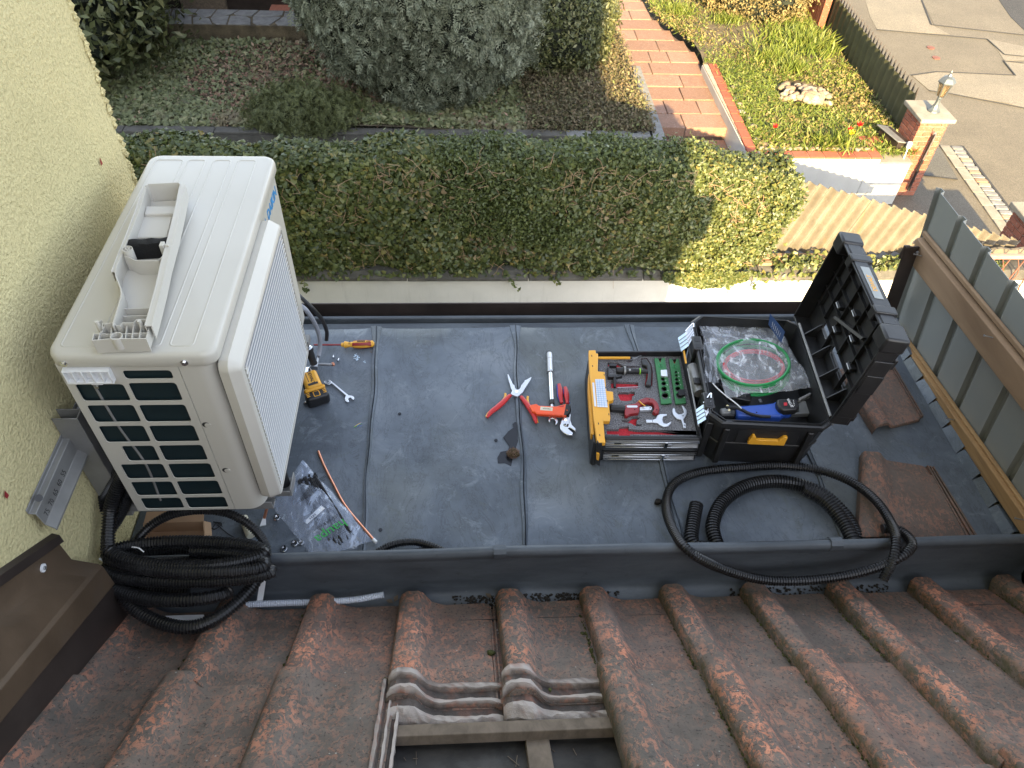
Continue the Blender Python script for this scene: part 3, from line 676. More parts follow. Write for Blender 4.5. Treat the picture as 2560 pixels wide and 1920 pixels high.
mb = MB(); mb.box(6.13, 6.62, 9.17, 9.74, -2.66, -2.60); mb.build('cap_slab', MT['paleconc'], P1, bevel=.012)
P2 = pillar('brick_pillar', 'red brick pillar at the right edge behind the iron gate', 6.35, 6.75, 6.7, 7.12, -3.8, -2.62)
mb = MB(); mb.box(6.30, 6.80, 6.65, 7.18, -2.62, -2.56); mb.build('cap_slab', MT['paleconc'], P2, bevel=.01)
# latch bar on pillar
hb = thing('gate_arm', 'long black metal gate arm hanging down the pillar front', 'gate arm', (6.4, 9.18, -3.6))
A, B = at(2337, 336, Y=9.17), at(2270, 475, Y=9.17); mid = A.lerp(B, .42)
mb = MB(); mb.tube([A, mid, B], .019, 8, smooth=False); mb.build('bar', MT['cable black'], hb)
mb = MB(); mb.tube([A+Vector((0,-.025,.01)), mid+Vector((-.01,-.025,0))], .009, 6, smooth=False); mb.cyl(A, A+Vector((0,.06,0)), .025); mb.build('slider', MT['steel'], hb)
# lantern
lp = thing('post_lantern', 'grey coach lantern standing on the brick pillar cap', 'lamp', (6.40, 9.42, -2.60))
lx, ly = 6.40, 9.42; AX = Vector((.0, 0, 1))
mb = MB(); mb.lathe([(.085,0),(.08,.02),(.05,.05),(.032,.10),(.026,.17),(.034,.185),(.022,.20),(.05,.215)], (lx,ly,-2.60), AX, 8); mb.build('base', MT['lampmetal'], lp, smooth=25)
mb = MB(); mb.lathe([(.055,.215),(.092,.40)], (lx,ly,-2.60), AX, 6, cap=False); mb.build('glass', MT['lampglass'], lp, smooth=0)
mb = MB()
for k in range(6):
    t = 2*math.pi*k/6; c, s_ = math.cos(t), math.sin(t)
    # match lathe orientation
    ax = AX; u = ax.orthogonal().normalized(); v = ax.cross(u); e = u*c+v*s_
    mb.cyl(Vector((lx,ly,-2.60+.213))+e*.056, Vector((lx,ly,-2.60+.402))+e*.094, .006, 5)
mb.build('frame', MT['lampmetal'], lp)
mb = MB(); mb.lathe([(.11,.395),(.115,.41),(.075,.46),(.03,.485),(.02,.51),(.006,.52)], (lx,ly,-2.60), AX, 6); mb.lathe([(.004,.52),(.012,.535),(.003,.56)], (lx,ly,-2.60), AX, 6); mb.build('roof', MT['lampmetal'], lp, smooth=20)
mb = MB(); mb.cyl((lx,ly,-2.38), (lx,ly,-2.27), .022, 10); mb.build('bulb', MT['cream'], lp)
# letter box
mbx = thing('letter_box', 'dark metal letter box leaning against the brick pillar', 'letter box', (6.0, 9.45, -3.3))
mb = MB(); mb.T = frame((5.97, 9.3, -3.07), (1,.25,0), (-.2,1,0)); mb.box(-.03, .15, -.1, .32, -.2, .12); mb.build('body', MT['darkmetal'], mbx, bevel=.006)
mb = MB(); mb.T = frame((5.97, 9.3, -2.945), (1,.25,-.25), (-.2,1,0)); mb.box(-.07, .19, -.12, .36, 0, .015); mb.build('flap', MT['bracket'], mbx, bevel=.004)
wt = thing('door_bell', 'small white bell push with cable beside the letter box', 'bell', at(*zt(1578, 800), Y=9.15))
mb = MB(); p = at(*zt(1578, 800), Y=9.15); mb.box(p.x-.03, p.x+.03, p.y-.02, p.y+.02, p.z-.05, p.z+.04); mb.build('housing', MT['white'], wt, bevel=.01)
mb = MB(); mb.tube([p-Vector((0,0,.05)), at(*zt(1560,845), Y=9.12), at(*zt(1545,880), Y=9.1)], .008, 6); mb.build('cable', MT['white'], wt)
# gate at right
gt = thing('iron_gate', 'rusty wrought iron railing with pink top rail at the right edge', 'gate', (6.2, 5.3, -3.2))
A, B = at(2440, 641, Y=5.45), at(2600, 634, Y=5.45); zt_ = A.z
mb = MB(); mb.box(A.x-.35, A.x+2.2, 5.43, 5.47, zt_-.02, zt_+.02); mb.build('top_rail', MT['ironpink'], gt, bevel=.004)
for i in range(14):
    x = A.x-.25+i*.15; mb = MB(); mb.T = Matrix.Translation((x, 5.45, zt_-.02))
    mb.tube([(0,0,0), (-.03,0,-.3), (.035,0,-.6), (0,0,-.95)], .007, 5); mb.build('bar', MT['iron'], gt)
    mb = MB(); mb.T = Matrix.Translation((x+.075, 5.45, zt_-.02)); mb.tube([(0,0,0), (.09,0,-.22), (-.07,0,-.5), (.06,0,-.8), (0,0,-.95)], .005, 5); mb.build('scroll', MT['iron'], gt)
# pebble pile, border stones
pb = thing('stone_pile', 'small heap of rounded field stones in the grass', 'stones', (5.2, 10.9, -3.1))
def stone_mb(c, r, fl=.6):
    m = MB(); bmx = bmesh.new(); bmesh.ops.create_icosphere(bmx, subdivisions=2, radius=1); off = rng.uniform(0, 9, 3)
    vs = []
    for v in bmx.verts:
        q = v.co*(1+.18*math.sin(3*v.co.x+off[0])*math.cos(3*v.co.y+off[1])+.1*math.sin(5*v.co.z+off[2])); vs.append(q)
    R = Matrix.Rotation(rng.uniform(0, 6.3), 3, 'Z')
    vs = [Vector(c)+R @ Vector((q.x*r, q.y*r*.72, q.z*r*fl)) for q in vs]; m.add(vs, [tuple(v.index for v in f.verts) for f in bmx.faces]); bmx.free(); return m
def qt(x, y, z=-3.05): return at(*zt(x, y), z=z)
for i in range(64):
    t = rng.uniform(0, 1); u_ = rng.uniform(0, 1)
    x = 870+270*t; y = 450+60*t+95*u_*(1-.2*t); h = .10*math.sin(math.pi*t)*math.sin(math.pi*u_); p = qt(x, y, -3.06+h)
    stone_mb(p, rng.uniform(.045, .085)).build('stone', MT['pebble'], pb, smooth=180)
bs = thing('border_stones', 'row of small rounded stones behind the red tile edging', 'stones', (4.8, 9.25, -3.1))
for i in range(20):
    x = 4.08+i*.078+rng.uniform(-.02, .02); stone_mb((x, 9.20+rng.uniform(0,.03), -3.06), rng.uniform(.03, .05), .5).build('stone', MT['pebble'], bs, smooth=180)
for i, (x, y) in enumerate(((590,480),(600,545),(630,575),(680,655),(720,770),(745,790),(770,800),(640,620),(700,700))):
    stone_mb(qt(x+12, y, -3.07), rng.uniform(.04, .075), .5).build('stone', MT['pebble'], bs, smooth=180)

# ================================================================ crazy paving wall, back
cw = thing('crazy_paving_wall', 'low wall top of irregular grey flagstones at the back of the garden', 'wall', (-3.7, 12.7, -3.1))
mb = MB(); mb.box(-5.6, -2.2, 12.35, 12.98, -3.3, -2.81); mb.build('mortar_body', MT['soil'], cw)
nx, ny = 10, 2; G = {}
for i in range(nx+1):
    for j in range(ny+1):
        jx = rng.uniform(-.09, .09) if 0 < i < nx else 0; jy = rng.uniform(-.07, .07) if 0 < j < ny else 0
        G[i, j] = Vector((-5.55+3.3*i/nx+jx, 12.36+.60*j/ny+jy, 0))
for i in range(nx):
    for j in range(ny):
        q = [G[i,j], G[i+1,j], G[i+1,j+1], G[i,j+1]]; c = sum(q, Vector())/4; q = [c+(p-c)*.92 for p in q]
        # cut one corner for irregular outline
        k = rng.integers(0, 4); a_, b_, c_ = q[k-1], q[k], q[(k+1) % 4]; q = q[:k]+[b_.lerp(a_, .3), b_.lerp(c_, .25)]+q[k+1:]
        mb = MB(); mb.slab([Vector((p.x, p.y, -2.80+rng.uniform(0,.006))) for p in q], .03); mb.build('flagstone', MT['stone'], cw, bevel=.006)
bh = thing('shed_front', 'dark shed front with an ochre board behind the flagstone wall', 'shed', (-3.5, 13.8, -3.1))
mb = MB(); mb.box(-6.5, -1.0, 13.3, 15.2, -3.2, -.6); mb.build('wall', MT['darkmetal'], bh)
mb = MB(); a = at(448, 0, Y=13.2); b = at(566, 18, Y=13.2); mb.box(a.x, b.x, 13.22, 13.29, -3.0, -2.2); mb.build('board', MT['batten'], bh)
mb = MB(); mb.box(-3.1, -1.6, 13.0, 13.28, -3.0, -2.83); mb.build('brick_edge', MT['brick'], bh)
planemesh('gravel_strip', -7, -1.5, 12.98, 13.3, -2.98, MT['paleconc'])
bd2 = thing('back_bench', 'brown wooden seat plank behind the conifer at the top edge', 'plank', at(1400, 5, z=-2.9))
mb = MB(); c = at(1395, 2, z=-2.85); mb.box(c.x-.6, c.x+.25, c.y-.08, c.y+.3, -2.9, -2.83); mb.build('plank', MT['darkmetal'], bd2)

# ================================================================ vegetation
def leafy(name, label, cat, loc, parts, group=None):
    t = thing(name, label, cat, loc, group); return t
# ---- ivy hedge
hd = thing('ivy_hedge', 'long clipped ivy hedge growing on top of the white garden wall', 'hedge', (-1.5, 5.95, -2.35))
def htop(x): return -1.285-.10*max(0, x-1.9)-.02*math.sin(3*x)+.03*math.sin(1.7*x+1)
def hedge_pts(n, x0, x1):
    X = rng.uniform(x0, x1, n*3); S = rng.uniform(0, 1, n*3)
    P = []; Q = []
    for x, s_ in zip(X, S):
        tp = htop(x); bt = -2.36
        if s_ < .68:
            z = bt+(tp-bt)*(s_/.68); f = (z-bt)/(tp-bt); y = 5.70-.07*math.sin(math.pi*min(1, f*1.1))+.10*max(0, f-.75)/.25*f+.04*math.sin(5*x+3*z)+.03*math.sin(11*x-7*z)
            nrm = (0, -1, .25+.8*max(0, f-.7))
        else:
            u_ = (s_-.68)/.32; y = 5.80+.38*u_; z = tp+.035*math.sin(7*x+5*y)-.06*abs(u_-.5); nrm = (0, -.35+.5*u_, 1)
        P.append((x, y, z)); Q.append(nrm)
        if len(P) >= n: break
    P = np.array(P); Q = np.array(Q, float)
    ok = P[:, 0] < 2.96-.38*np.maximum(0, -1.85-P[:, 2])+.05*np.sin(11*P[:, 2])+rng.uniform(-.06,.05,len(P))
    Pj = P+rng.normal(0, .022, P.shape); return Pj[ok], Q[ok]
xc = 1.9
P, Q = hedge_pts(84000, -5.2, 3.3)
patch = np.sin(1.1*P[:,0]+.7)+.6*np.sin(2.7*P[:,0]+3*P[:,2])
priv = (patch+rng.normal(0,.35,len(P)) > .8) & (P[:,0] > -.2) & (P[:,0] < 2.2) & (P[:,2] > -2.0)
big = (~priv) & (P[:,0]+rng.normal(0,.5,len(P)) < 1.3); sml = (~priv) & ~big
V, F = scatter(P[big], Q[big], .043, IVY_V, IVY_F, .55, .45, up=(0,-.2,-1)); ivf = fast('foliage', V, F, MT['ivy'], hd); ivf['kind'] = 'stuff'
Ps = np.repeat(P[sml], 3, 0)+rng.normal(0, .02, (sml.sum()*3, 3)); V, F = scatter(Ps, np.repeat(Q[sml], 3, 0), .031, IVY_V, IVY_F, .6, .45, up=(0,-.2,-1)); ivf = fast('small_foliage', V, F, MT['ivy'], hd); ivf['kind'] = 'stuff'
hx = rng.uniform(1.9, 2.72, 2600); hz_ = rng.uniform(0, 1, 2600); hp_ = np.stack([hx, 5.58-.03*hz_, -2.33-hz_*.15*(.35+.65*np.sin(np.pi*(hx-1.9)/.82))], 1); V, F = scatter(hp_, np.tile((0,-.8,.5),(2600,1)), .032, IVY_V, IVY_F, .6, .4); ivf = fast('hanging_foliage', V, F, MT['ivy'], hd); ivf['kind'] = 'stuff'
Pp = np.repeat(P[priv], 3, 0)+rng.normal(0, .03, (priv.sum()*3, 3)); V, F = scatter(Pp, np.repeat(Q[priv], 3, 0), .034, OV_V, OV_F, .9, .4); o = fast('privet_foliage', V, F, MT['privet'], hd); o['kind'] = 'stuff'; o['label'] = 'small leaved lighter shrub growing through the ivy'
sp_ = [(x, 5.72+.1*rng.random(), htop(x)+rng.uniform(-.30, .16)) for x in rng.normal(.9, .26, 900)]
V, F = scatter(np.array(sp_)+rng.normal(0,.03,(900,3)), np.tile((0,-.6,.8), (900,1)), .05, OV_V, OV_F, .9, .4); o = fast('shoots', V, F, MT['privet'], hd); o['kind'] = 'stuff'; o['label'] = 'lighter green shoots sprouting above the hedge'
mb = MB(); rr = []
for i in range(61):
    x = -6.5+9.18*i/60; tp = htop(x)-.05; x2 = x
    rr.append([(x2,5.74,-2.37),(x2,5.70,-1.8),(x2,5.80,tp-.06),(x2,5.9,tp-.02),(x2,6.15,tp-.05),(x2,6.2,-1.8),(x2,6.15,-2.6)])
mb.loft(rr); mb.build('inner_core', MT['hedge core'], hd)  # solid dark filler that blocks see-through between the leaves
mb = MB()
for i in range(420):
    x = rng.uniform(-2.5, 2.7); z = rng.uniform(-2.25, htop(x)+.02); c_ = Vector((x, 5.62+.04*rng.random(), z)); L_ = [c_]
    for k3 in range(3): L_.append(L_[-1]+Vector((rng.normal()*.05, rng.uniform(-.03,.012), rng.normal()*.05+(.02 if z > -1.5 else 0))))
    mb.tube(L_, .0022, 4, smooth=False)
o = mb.build('twigs', MT['oldtimber'], hd); o['kind'] = 'stuff'
dl_ = []
for cx_, cz_ in ((-1.9,-1.5),(.3,-2.0),(1.6,-1.7),(-.4,-1.6),(2.3,-2.1),(.9,-2.2)):
    for i in range(24): dl_.append((cx_+rng.normal(0,.13), 5.60+rng.uniform(-.01,.03), cz_+rng.normal(0,.09)))
V, F = scatter(np.array(dl_), np.tile((0,-1,.4),(len(dl_),1)), .042, IVY_V, IVY_F, .7, .4); o = fast('dead_leaves', V, F, MT['dead ivy'], hd); o['kind'] = 'stuff'
# hanging runners on the wall
for nm, L in (('a', [(2050,700),(2020,735)]), ):
    pass
rnv = []; 
for (x0, y0, x1, y1) in ((748,690,772,730),(1265,688,1300,725),(2105,695,2085,735),(1840,690,1815,730),(1900,690,1880,722),(1380,690,1400,712),(1675,690,1690,705)):
    for t in np.linspace(0, 1, 9):
        p = at(x0+(x1-x0)*t, y0+(y1-y0)*t, Y=5.60-.02*t); rnv.append((p.x+rng.uniform(-.02,.02), p.y, p.z))
for x in rng.uniform(3.0, 5.3, 900):
    rnv.append((x, 5.70+rng.uniform(-.08, .12), -2.33+rng.uniform(0, .09)*(.5+.5*math.sin(6*x))))
for x in rng.uniform(2.75, 3.7, 160): rnv.append((x, 5.60+rng.uniform(-.01, .05), -2.36-rng.uniform(0, .09)))
for x in list(rng.uniform(-6, 3, 500)): rnv.append((x, 5.60+rng.uniform(-.02, .05), -2.36-rng.uniform(-.02, .05)*max(0, math.sin(4*x))))
rnv = np.array(rnv); V, F = scatter(rnv, np.tile((0,-.8,.6), (len(rnv),1)), .045, IVY_V, IVY_F, .6, .4); o = fast('runners', V, F, MT['ivy'], hd); o['kind'] = 'stuff'
# ---- left garden ground cover
def inbed(p): return True
n = 90000; X = rng.uniform(-7.0, 2.66, n); Y = 9.66+rng.power(.8, n)*6.4; Z = np.array([gz(a, b) for a, b in zip(X, Y)])
den = np.sin(.9*X+.4)*np.cos(.8*Y)+.5*np.sin(2.3*X-1.1*Y)
brown = ((X+2.3)**2/3.0+(Y-11.1)**2/1.3 < 1.0); keep = ~((Y > 12.25) & (X > -5.7) & (X < -1.6)); heath = (X > .9)
P = np.stack([X, Y, Z+rng.uniform(.0, .08, n)], 1); U = np.tile((0,-.3,1.), (n,1))
m = keep & ~heath & (~brown | (rng.random(n) < .35)); V, F = scatter(P[m], U[m], .062, IVY_V, IVY_F, .5, .4); o = fast('ground_ivy', V, F, MT['ground ivy'], tag=None) if False else fast('ground_ivy', V, F, MT['ground ivy']); tag(o, 'dull ivy ground cover in the shaded left garden', 'ground cover', kind='stuff')
m = keep & ~heath & (rng.random(n) < .45) & (brown | (rng.random(n) < .10)); P2_ = P[m]+rng.normal(0,.03,(m.sum(),3)); V, F = scatter(P2_, U[m], .055, OV_V, OV_F, .5, .5); o = fast('dead_leaves', V, F, MT['dead leaf']); tag(o, 'brown dead leaves lying among the ivy left of the conifer', 'leaves', kind='stuff')
m = keep & heath & (Y < 13.5); hp = np.repeat(P[m], 3, 0)+rng.normal(0,.05,(m.sum()*3,3)); V, F = scatter(hp, np.tile((0,-.2,1.),(len(hp),1)), .05, OV_V, OV_F, 1.2, .5); o = fast('heather_cover', V, F, MT['heather']); tag(o, 'brownish low heather between the conifer and the path', 'ground cover', kind='stuff')
# twigs
mb = MB()
for i in range(420):
    p = Vector((rng.uniform(-6, 2.4), rng.uniform(9.8, 12.2), 0)); p.z = gz(p.x, p.y)+.06; d = Vector((rng.normal(), rng.normal(), rng.uniform(-.1,.3))).normalized()*rng.uniform(.1, .32); mb.cyl(p, p+d, .003, 4)
mb.build('fallen_twigs', MT['batten'], label='thin pale twigs scattered over the ground ivy', cat='twigs', kind='stuff')
# ---- ellipsoid bushes
SPR_V = [(0,-.05,0),(0,.05,0),(.35,.2,.05),(.35,-.2,.05),(.7,.26,.0),(.7,-.26,.0),(1,.08,-.1),(1,-.08,-.1)]
SPR_F = [(0,3,2),(0,2,1),(3,5,4),(3,4,2),(5,7,6),(5,6,4)]
def bush(name, label, cat, c, r, n, size, tv, tf, mat, tilt, lump=.07, jit=.05, core=.90, pw=1.0, up=None, dup=1, zcut=None, trunk=True, cm='hedge core'):
    t = thing(name, label, cat, (c[0], c[1], c[2]-r[2]*.95))
    d = rng.normal(0, 1, (n, 3)); d /= np.linalg.norm(d, axis=1, keepdims=True)
    d = d[(d[:, 1] < .45) | (rng.random(n) < .35)]
    sgn = np.sign(d)*np.abs(d)**pw; sc_ = 1+lump*(np.sin(5*d[:,0]+2*d[:,2])*np.cos(6*d[:,2]+1)+.6*np.sin(11*d[:,0]-9*d[:,2]+3*d[:,1])+.5*np.sin(19*d[:,2]+13*d[:,0]))
    P = np.array(c)+sgn*np.array(r)*sc_[:, None]; nr = d/np.array(r); nr /= np.linalg.norm(nr, axis=1, keepdims=True)
    if dup > 1: P = np.repeat(P, dup, 0); nr = np.repeat(nr, dup, 0)
    P = P+rng.normal(0, jit, P.shape)
    if zcut is not None: k = P[:, 2] > zcut; P = P[k]; nr = nr[k]
    V, F = scatter(P, nr, size, tv, tf, tilt, .4, up); o = fast('crown', V, F, MT[mat], t); o['kind'] = 'stuff'
    bmx = bmesh.new(); bmesh.ops.create_icosphere(bmx, subdivisions=4, radius=1); m = MB(); vs = []
    for v in bmx.verts:
        q = np.array(v.co); q2 = np.sign(q)*np.abs(q)**pw
        s_ = 1+lump*(math.sin(5*q[0]+2*q[2])*math.cos(6*q[2]+1)+.6*math.sin(11*q[0]-9*q[2]+3*q[1])+.5*math.sin(19*q[2]+13*q[0]))
        vs.append(Vector(np.array(c)+q2*np.array(r)*core*s_))
    m.add(vs, [tuple(v.index for v in f.verts) for f in bmx.faces]); bmx.free(); m.build('inner_core', MT[cm], t)  # solid dark filler inside the crown, blocks see-through
    if trunk:
        m = MB(); m.cyl((c[0], c[1], c[2]-r[2]*1.1), (c[0], c[1], c[2]), .12, 10, .05); m.build('trunk', MT['oldtimber'], t)
    return t
# conifer: hanging sprays -> local x axis hangs down/out
bush('conifer_tree', 'big rounded grey green conifer in the middle of the garden', 'tree', (-.48, 11.4, -1.6), (1.7, 1.65, 1.9), 30000, .14, FR_V, FR_F, 'conifer', .8, .075, .05, .93, 1, up=(.1,-.6,-.3), dup=1)
bush('round_bush', 'dense clipped round bush between the conifer and the path', 'bush', (1.45, 12.75, -2.55), (.98, 1.55, .75), 15000, .062, OV_V, OV_F, 'shrub', .8, .04, .04, .93, .8, dup=2)
bush('low_juniper', 'low spreading juniper in front of the left garden', 'bush', (-2.15, 9.95, -3.05), (.72, .5, .30), 9000, .09, FR_V, FR_F, 'juniper', .9, .12, .05, .85, 1, up=(.3,-.2,.9), zcut=-3.1, trunk=False)
bush('laurel_shrub', 'loose dark leafy shrub beside the yellow wall', 'bush', (-5.9, 11.9, -2.2), (1.6, 1.8, 1.2), 9000, .13, OV_V, OV_F, 'shrub', 1.0, .15, .12, .82, 1)
bush('border_bush', 'reddish brown bush at the top beside the dark fence', 'bush', (5.35, 14.2, -2.6), (.95, .8, .75), 6000, .06, OV_V, OV_F, 'dry weed', 1.2, .15, .07, .85, 1, dup=2)
bush('fence_shrub', 'dark green bush at the top in front of the dark fence', 'bush', (6.0, 14.9, -2.6), (.5, .7, .8), 3000, .07, OV_V, OV_F, 'shrub', 1.2, .15, .07, .85, 1, dup=2)
# ---- sunny bed
def bed(n):
    X = rng.uniform(3.45, 6.3, n); Y = 9.16+rng.power(.85, n)*9; L = np.array([max(pe(y)[1]+.02, 4.02 if y < 11.9 else 0) for y in Y]); k = X > L
    k = k & ~(((X-5.22)/.42)**2+((Y-10.92)/.42)**2 < 1); return np.stack([X, Y, np.full(n, -3.07)], 1)[k]
P = bed(46000); g = np.sin(1.7*P[:,0]+.5)*np.sin(1.3*P[:,1])+.4*np.sin(4*P[:,0]+3*P[:,1]); nearfence = (P[:,0] > 5.9)
gm = (g+.75*rng.normal(size=len(P)) > -.25)
V, F = scatter(P[gm]+rng.normal(0,.02,(gm.sum(),3)), np.tile((0,-.15,.75),(gm.sum(),1)), .085, BL_V, BL_F, .7, .5); o = fast('green_weeds', V, F, MT['grass']); tag(o, 'bright green weeds and grass in the sunny bed', 'grass', kind='stuff')
V, F = scatter(P[~gm]+rng.normal(0,.02,((~gm).sum(),3)), np.tile((0,0,1.),((~gm).sum(),1)), .05, OV_V, OV_F, 1.2, .5); o = fast('dry_weeds', V, F, MT['dry weed']); tag(o, 'dry brownish weeds between the grass', 'weeds', kind='stuff')
P = bed(26000); V, F = scatter(P, np.tile((0,0,1.),(len(P),1)), .05, OV_V, OV_F, .8, .5); o = fast('small_weeds', V, F, MT['grass']); tag(o, 'small leaved green carpet plants in the sunny bed', 'ground cover', kind='stuff')
# long leaved clumps
cl = []
for (x, y, n_c, s_) in [(1000,250,1900,.24),(820,330,1000,.20),(930,380,500,.18),(1180,800,160,.22),(1080,790,90,.18),(560,120,900,.16),(300,60,900,.14)]:
    c = qt(x, y, -3.05); 
    for i in range(n_c):
        a = rng.uniform(0, 6.28); rr_ = abs(rng.normal(0, .36 if s_ > .2 and n_c > 500 else .12)); cl.append((c.x+rr_*math.cos(a)*1.2, c.y+rr_*math.sin(a), -3.06, s_))
cl = np.array(cl); cl = cl[(cl[:,0] < 6.25) & (((cl[:,0]-5.22)/.45)**2+((cl[:,1]-10.85)/.45)**2 > 1)]
BLD_V = [(0,-.035,0),(0,.035,0),(.5,.045,.12),(.5,-.045,.12),(1,0,-.05)]
A = rng.normal(0, .55, (len(cl), 3)); A[:, 2] = .9; A /= np.linalg.norm(A, axis=1, keepdims=True)
Zt = np.cross(A, rng.normal(0,1,(len(cl),3))); Zt /= np.linalg.norm(Zt, axis=1, keepdims=True); Yt = np.cross(Zt, A); tv = np.array(BLD_V); s_ = cl[:,3]*rng.uniform(.6,1.2,len(cl))
V = cl[:,None,:3]+s_[:,None,None]*(tv[None,:,0:1]*A[:,None]+tv[None,:,1:2]*Yt[:,None]+tv[None,:,2:3]*Zt[:,None]); F = np.array(BL_F)[None]+(np.arange(len(cl))*5)[:,None,None]
o = fast('long_leaf_clumps', V.reshape(-1,3), F.reshape(-1,3), MT['grass']); tag(o, 'tall long leaved green clumps above the stone pile', 'plants', kind='stuff')
# tulips
def tulip(x, y, m, label, s=1.0):
    p = qt(x, y, -2.95); t = thing('tulip', label, 'flower', (p.x, p.y, -3.08), 'tulips in the bed')
    a = MB(); a.tube([(p.x, p.y, -3.1), (p.x+.01, p.y, -3.0), (p.x, p.y, -2.93)], .006, 5); a.build('stem', MT['grass'], t)
    for k in range(6):
        q = 2*math.pi*k/6; e = Vector((math.cos(q), math.sin(q), 0)); tt = Vector((-e.y, e.x, 0)); c = Vector((p.x, p.y, -2.94)); a = MB()
        a.add([c, c+e*.035*s+tt*.022*s+Vector((0,0,.03*s)), c+e*.045*s+Vector((0,0,.075*s)), c+e*.035*s-tt*.022*s+Vector((0,0,.03*s))], [(0,1,2),(0,2,3)]); a.build('petal', MT[m], t)
    P_ = np.array([[p.x+rng.normal(0,.02), p.y+rng.normal(0,.02), -3.07] for _ in range(5)]); V, F = scatter(P_, np.tile((0,-.4,.6),(5,1)), .16, BL_V, BL_F, .7, .3); fast('leaves', V, F, MT['grass'], t)
tulip(832, 712, 'red petal', 'lone red tulip at the left front of the bed', .8)
tulip(1245, 728, 'red petal', 'red tulip just behind the yellow one', .8)
tulip(1298, 703, 'red petal', 'larger red tulip nearest the brick pillar', .95)
tulip(1252, 750, 'yellow petal', 'single yellow tulip beside two red ones', .95)

# ================================================================ HOUSE
hs = thing('main_house', 'house below the camera with the red tiled roof slope', 'house', (-3, -3, -3.8))
YR = -7.2; zd = lambda y: RZ-.125+RS*(RY-y)
mb = MB(); mb.loft([[(x, 1.12, -3.8), (x, 1.12, zd(1.12)-.03), (x, YR, zd(YR)-.03), (x, -14.5, .6), (x, -14.5, -3.8)] for x in (-9, 1.47)]); mb.build('walls', MT['wallwhite'], hs)  # unseen house mass, narrowed to shape its shadow edge
mb = MB(); mb.loft([[(x, 1.135, zd(1.135)-.02), (x, 1.135, zd(1.135)), (x, -.4, zd(-.4)), (x, -.4, zd(-.4)-.02)] for x in (-1.04, 1.80)]); mb.build('roof_underlay', MT['underlay'], hs)
mb = MB(); mb.loft([[(x, 1.11, -3.8), (x, 1.11, zd(1.11)-.035), (x, -.4, zd(-.4)-.035), (x, -.4, -3.8)] for x in (1.48, 1.80)]); mb.build('side_bay', MT['wallwhite'], hs)
mb = MB(); mb.loft([[(x, .02, zd(.02)+.11), (x, YR, zd(YR)+.11), (x, -14.7, .75), (x, -14.7, .70), (x, YR, zd(YR)+.02), (x, .02, zd(.02)+.02)] for x in (-9.1, 1.48)]); mb.build('upper_roof', MT['tile'], hs)  # unseen upper roof, right edge set back to place the shadow
# wing with yellow wall
yw = thing('yellow_house_wall', 'tall yellow rough rendered house wall at the left edge', 'house wall', (-5, 0, -3.8))
mb = MB(); mb.box(-9, -1.05, -7, 2.205, -3.8, 6.6)
# finely jittered corner edge for rough render
o = mb.build('rendered_wall', MT['stucco'], yw, bevel=.012, bseg=3)
mb = MB()
for i in range(900):
    z = rng.uniform(-.6, 2.6); y = 2.205-rng.uniform(-.001, .002); c = (-1.052+rng.uniform(-.005,.006), 2.2+rng.uniform(-.006,.006), z); r = rng.uniform(.005, .011)
    m2 = Matrix.Translation(c) @ Matrix.Diagonal((r, r, r*1.4, 1)); bv = [(1,0,0),(0,1,0),(-1,0,0),(0,-1,0),(0,0,1),(0,0,-1)]
    mb.add([m2 @ Vector(v) for v in bv], [(0,1,4),(1,2,4),(2,3,4),(3,0,4),(1,0,5),(2,1,5),(3,2,5),(0,3,5)])
o = mb.build('render_grains', MT['stucco'], yw); o['kind'] = 'stuff'
for x, y in ((252, 405), (15, 1238), (96, 1250)):
    p = at(x, y, X=-1.046); mb = MB(); mb.T = Matrix.Translation(p); mb.add([(0,.005,.012),(.001,-.006,.004),(0,-.004,-.010),(.001,.006,-.008)], [(0,1,2,3)]); mb.build('paint_fleck', MT['darkred'], yw, smooth=0)

# extension body under the flat roof
ex = thing('extension', 'single storey extension under the grey flat roof', 'building', (.4, 1.8, -3.8))
mb = MB(); mb.box(-1.045, 1.86, 1.125, 2.36, -3.8, -.16); mb.box(-1.045, 1.86, 1.192, 2.28, -.16, -.014); mb.build('walls', MT['wallwhite'], ex)
# ---------------------------------------------------------------- tiled roof
tr = thing('tiled_roof', 'weathered red brown roof tiles with a gap of missing tiles', 'roof', (0, 1.14, -.12))
W, LT = .277, .53
prof = [(0,-.003),(0,.026),(.008,.040),(.022,.048),(.058,.049),(.072,.043),(.098,.014),(.118,.003),(.145,0),(.262,0),(.277,-.003)]
def tile_mesh(seed, rows=9):
    r_ = np.random.default_rng(seed); mb = MB(); th = .015; rings_t = []; rings_b = []
    ys = [0, -.004, -.02, -.1, -.2, -.3, -.40, -.43]
    for yi, y in enumerate(ys):
        t = []; 
        for x, z in prof:
            dz = -.004 if y == 0 else 0
            t.append((x+r_.normal(0,.0006), y+(r_.normal(0, .0016) if y > -.03 else 0), z+dz+r_.normal(0,.0005)))
        rings_t.append(t)
    n = len(prof)
    top = rings_t; bot = [[(x, y, z-th) for x, y, z in r] for r in top]
    rings = [t+b[::-1] for t, b in zip(top, bot)]
    mb.loft(rings)
    # head lap zone: lower plate with two raised ribs following the profile
    def band(y0, y1, dz, th2=.014, x_in=0, jit=0):
        a = [(x, y0, z+dz) for x, z in prof]; b = [(x+r_.normal(0,jit), y1+r_.normal(0,jit), z+dz) for x, z in prof]
        mb.loft([a+[(x, y, z-th2) for x, y, z in a][::-1], b+[(x, y, z-th2) for x, y, z in b][::-1]])
    band(-.431, -.50, -.014, .016, jit=.002)
    # side lap channels on the right
    for x0, x1, z0 in ((.277, .306, -.012), ): mb.box(x0, x1, -.5, -.02, z0-.008, z0)
    for x0 in (.278, .289, .301): mb.box(x0, x0+.005, -.5, -.02, -.012, -.002)
    return mb
vr = []
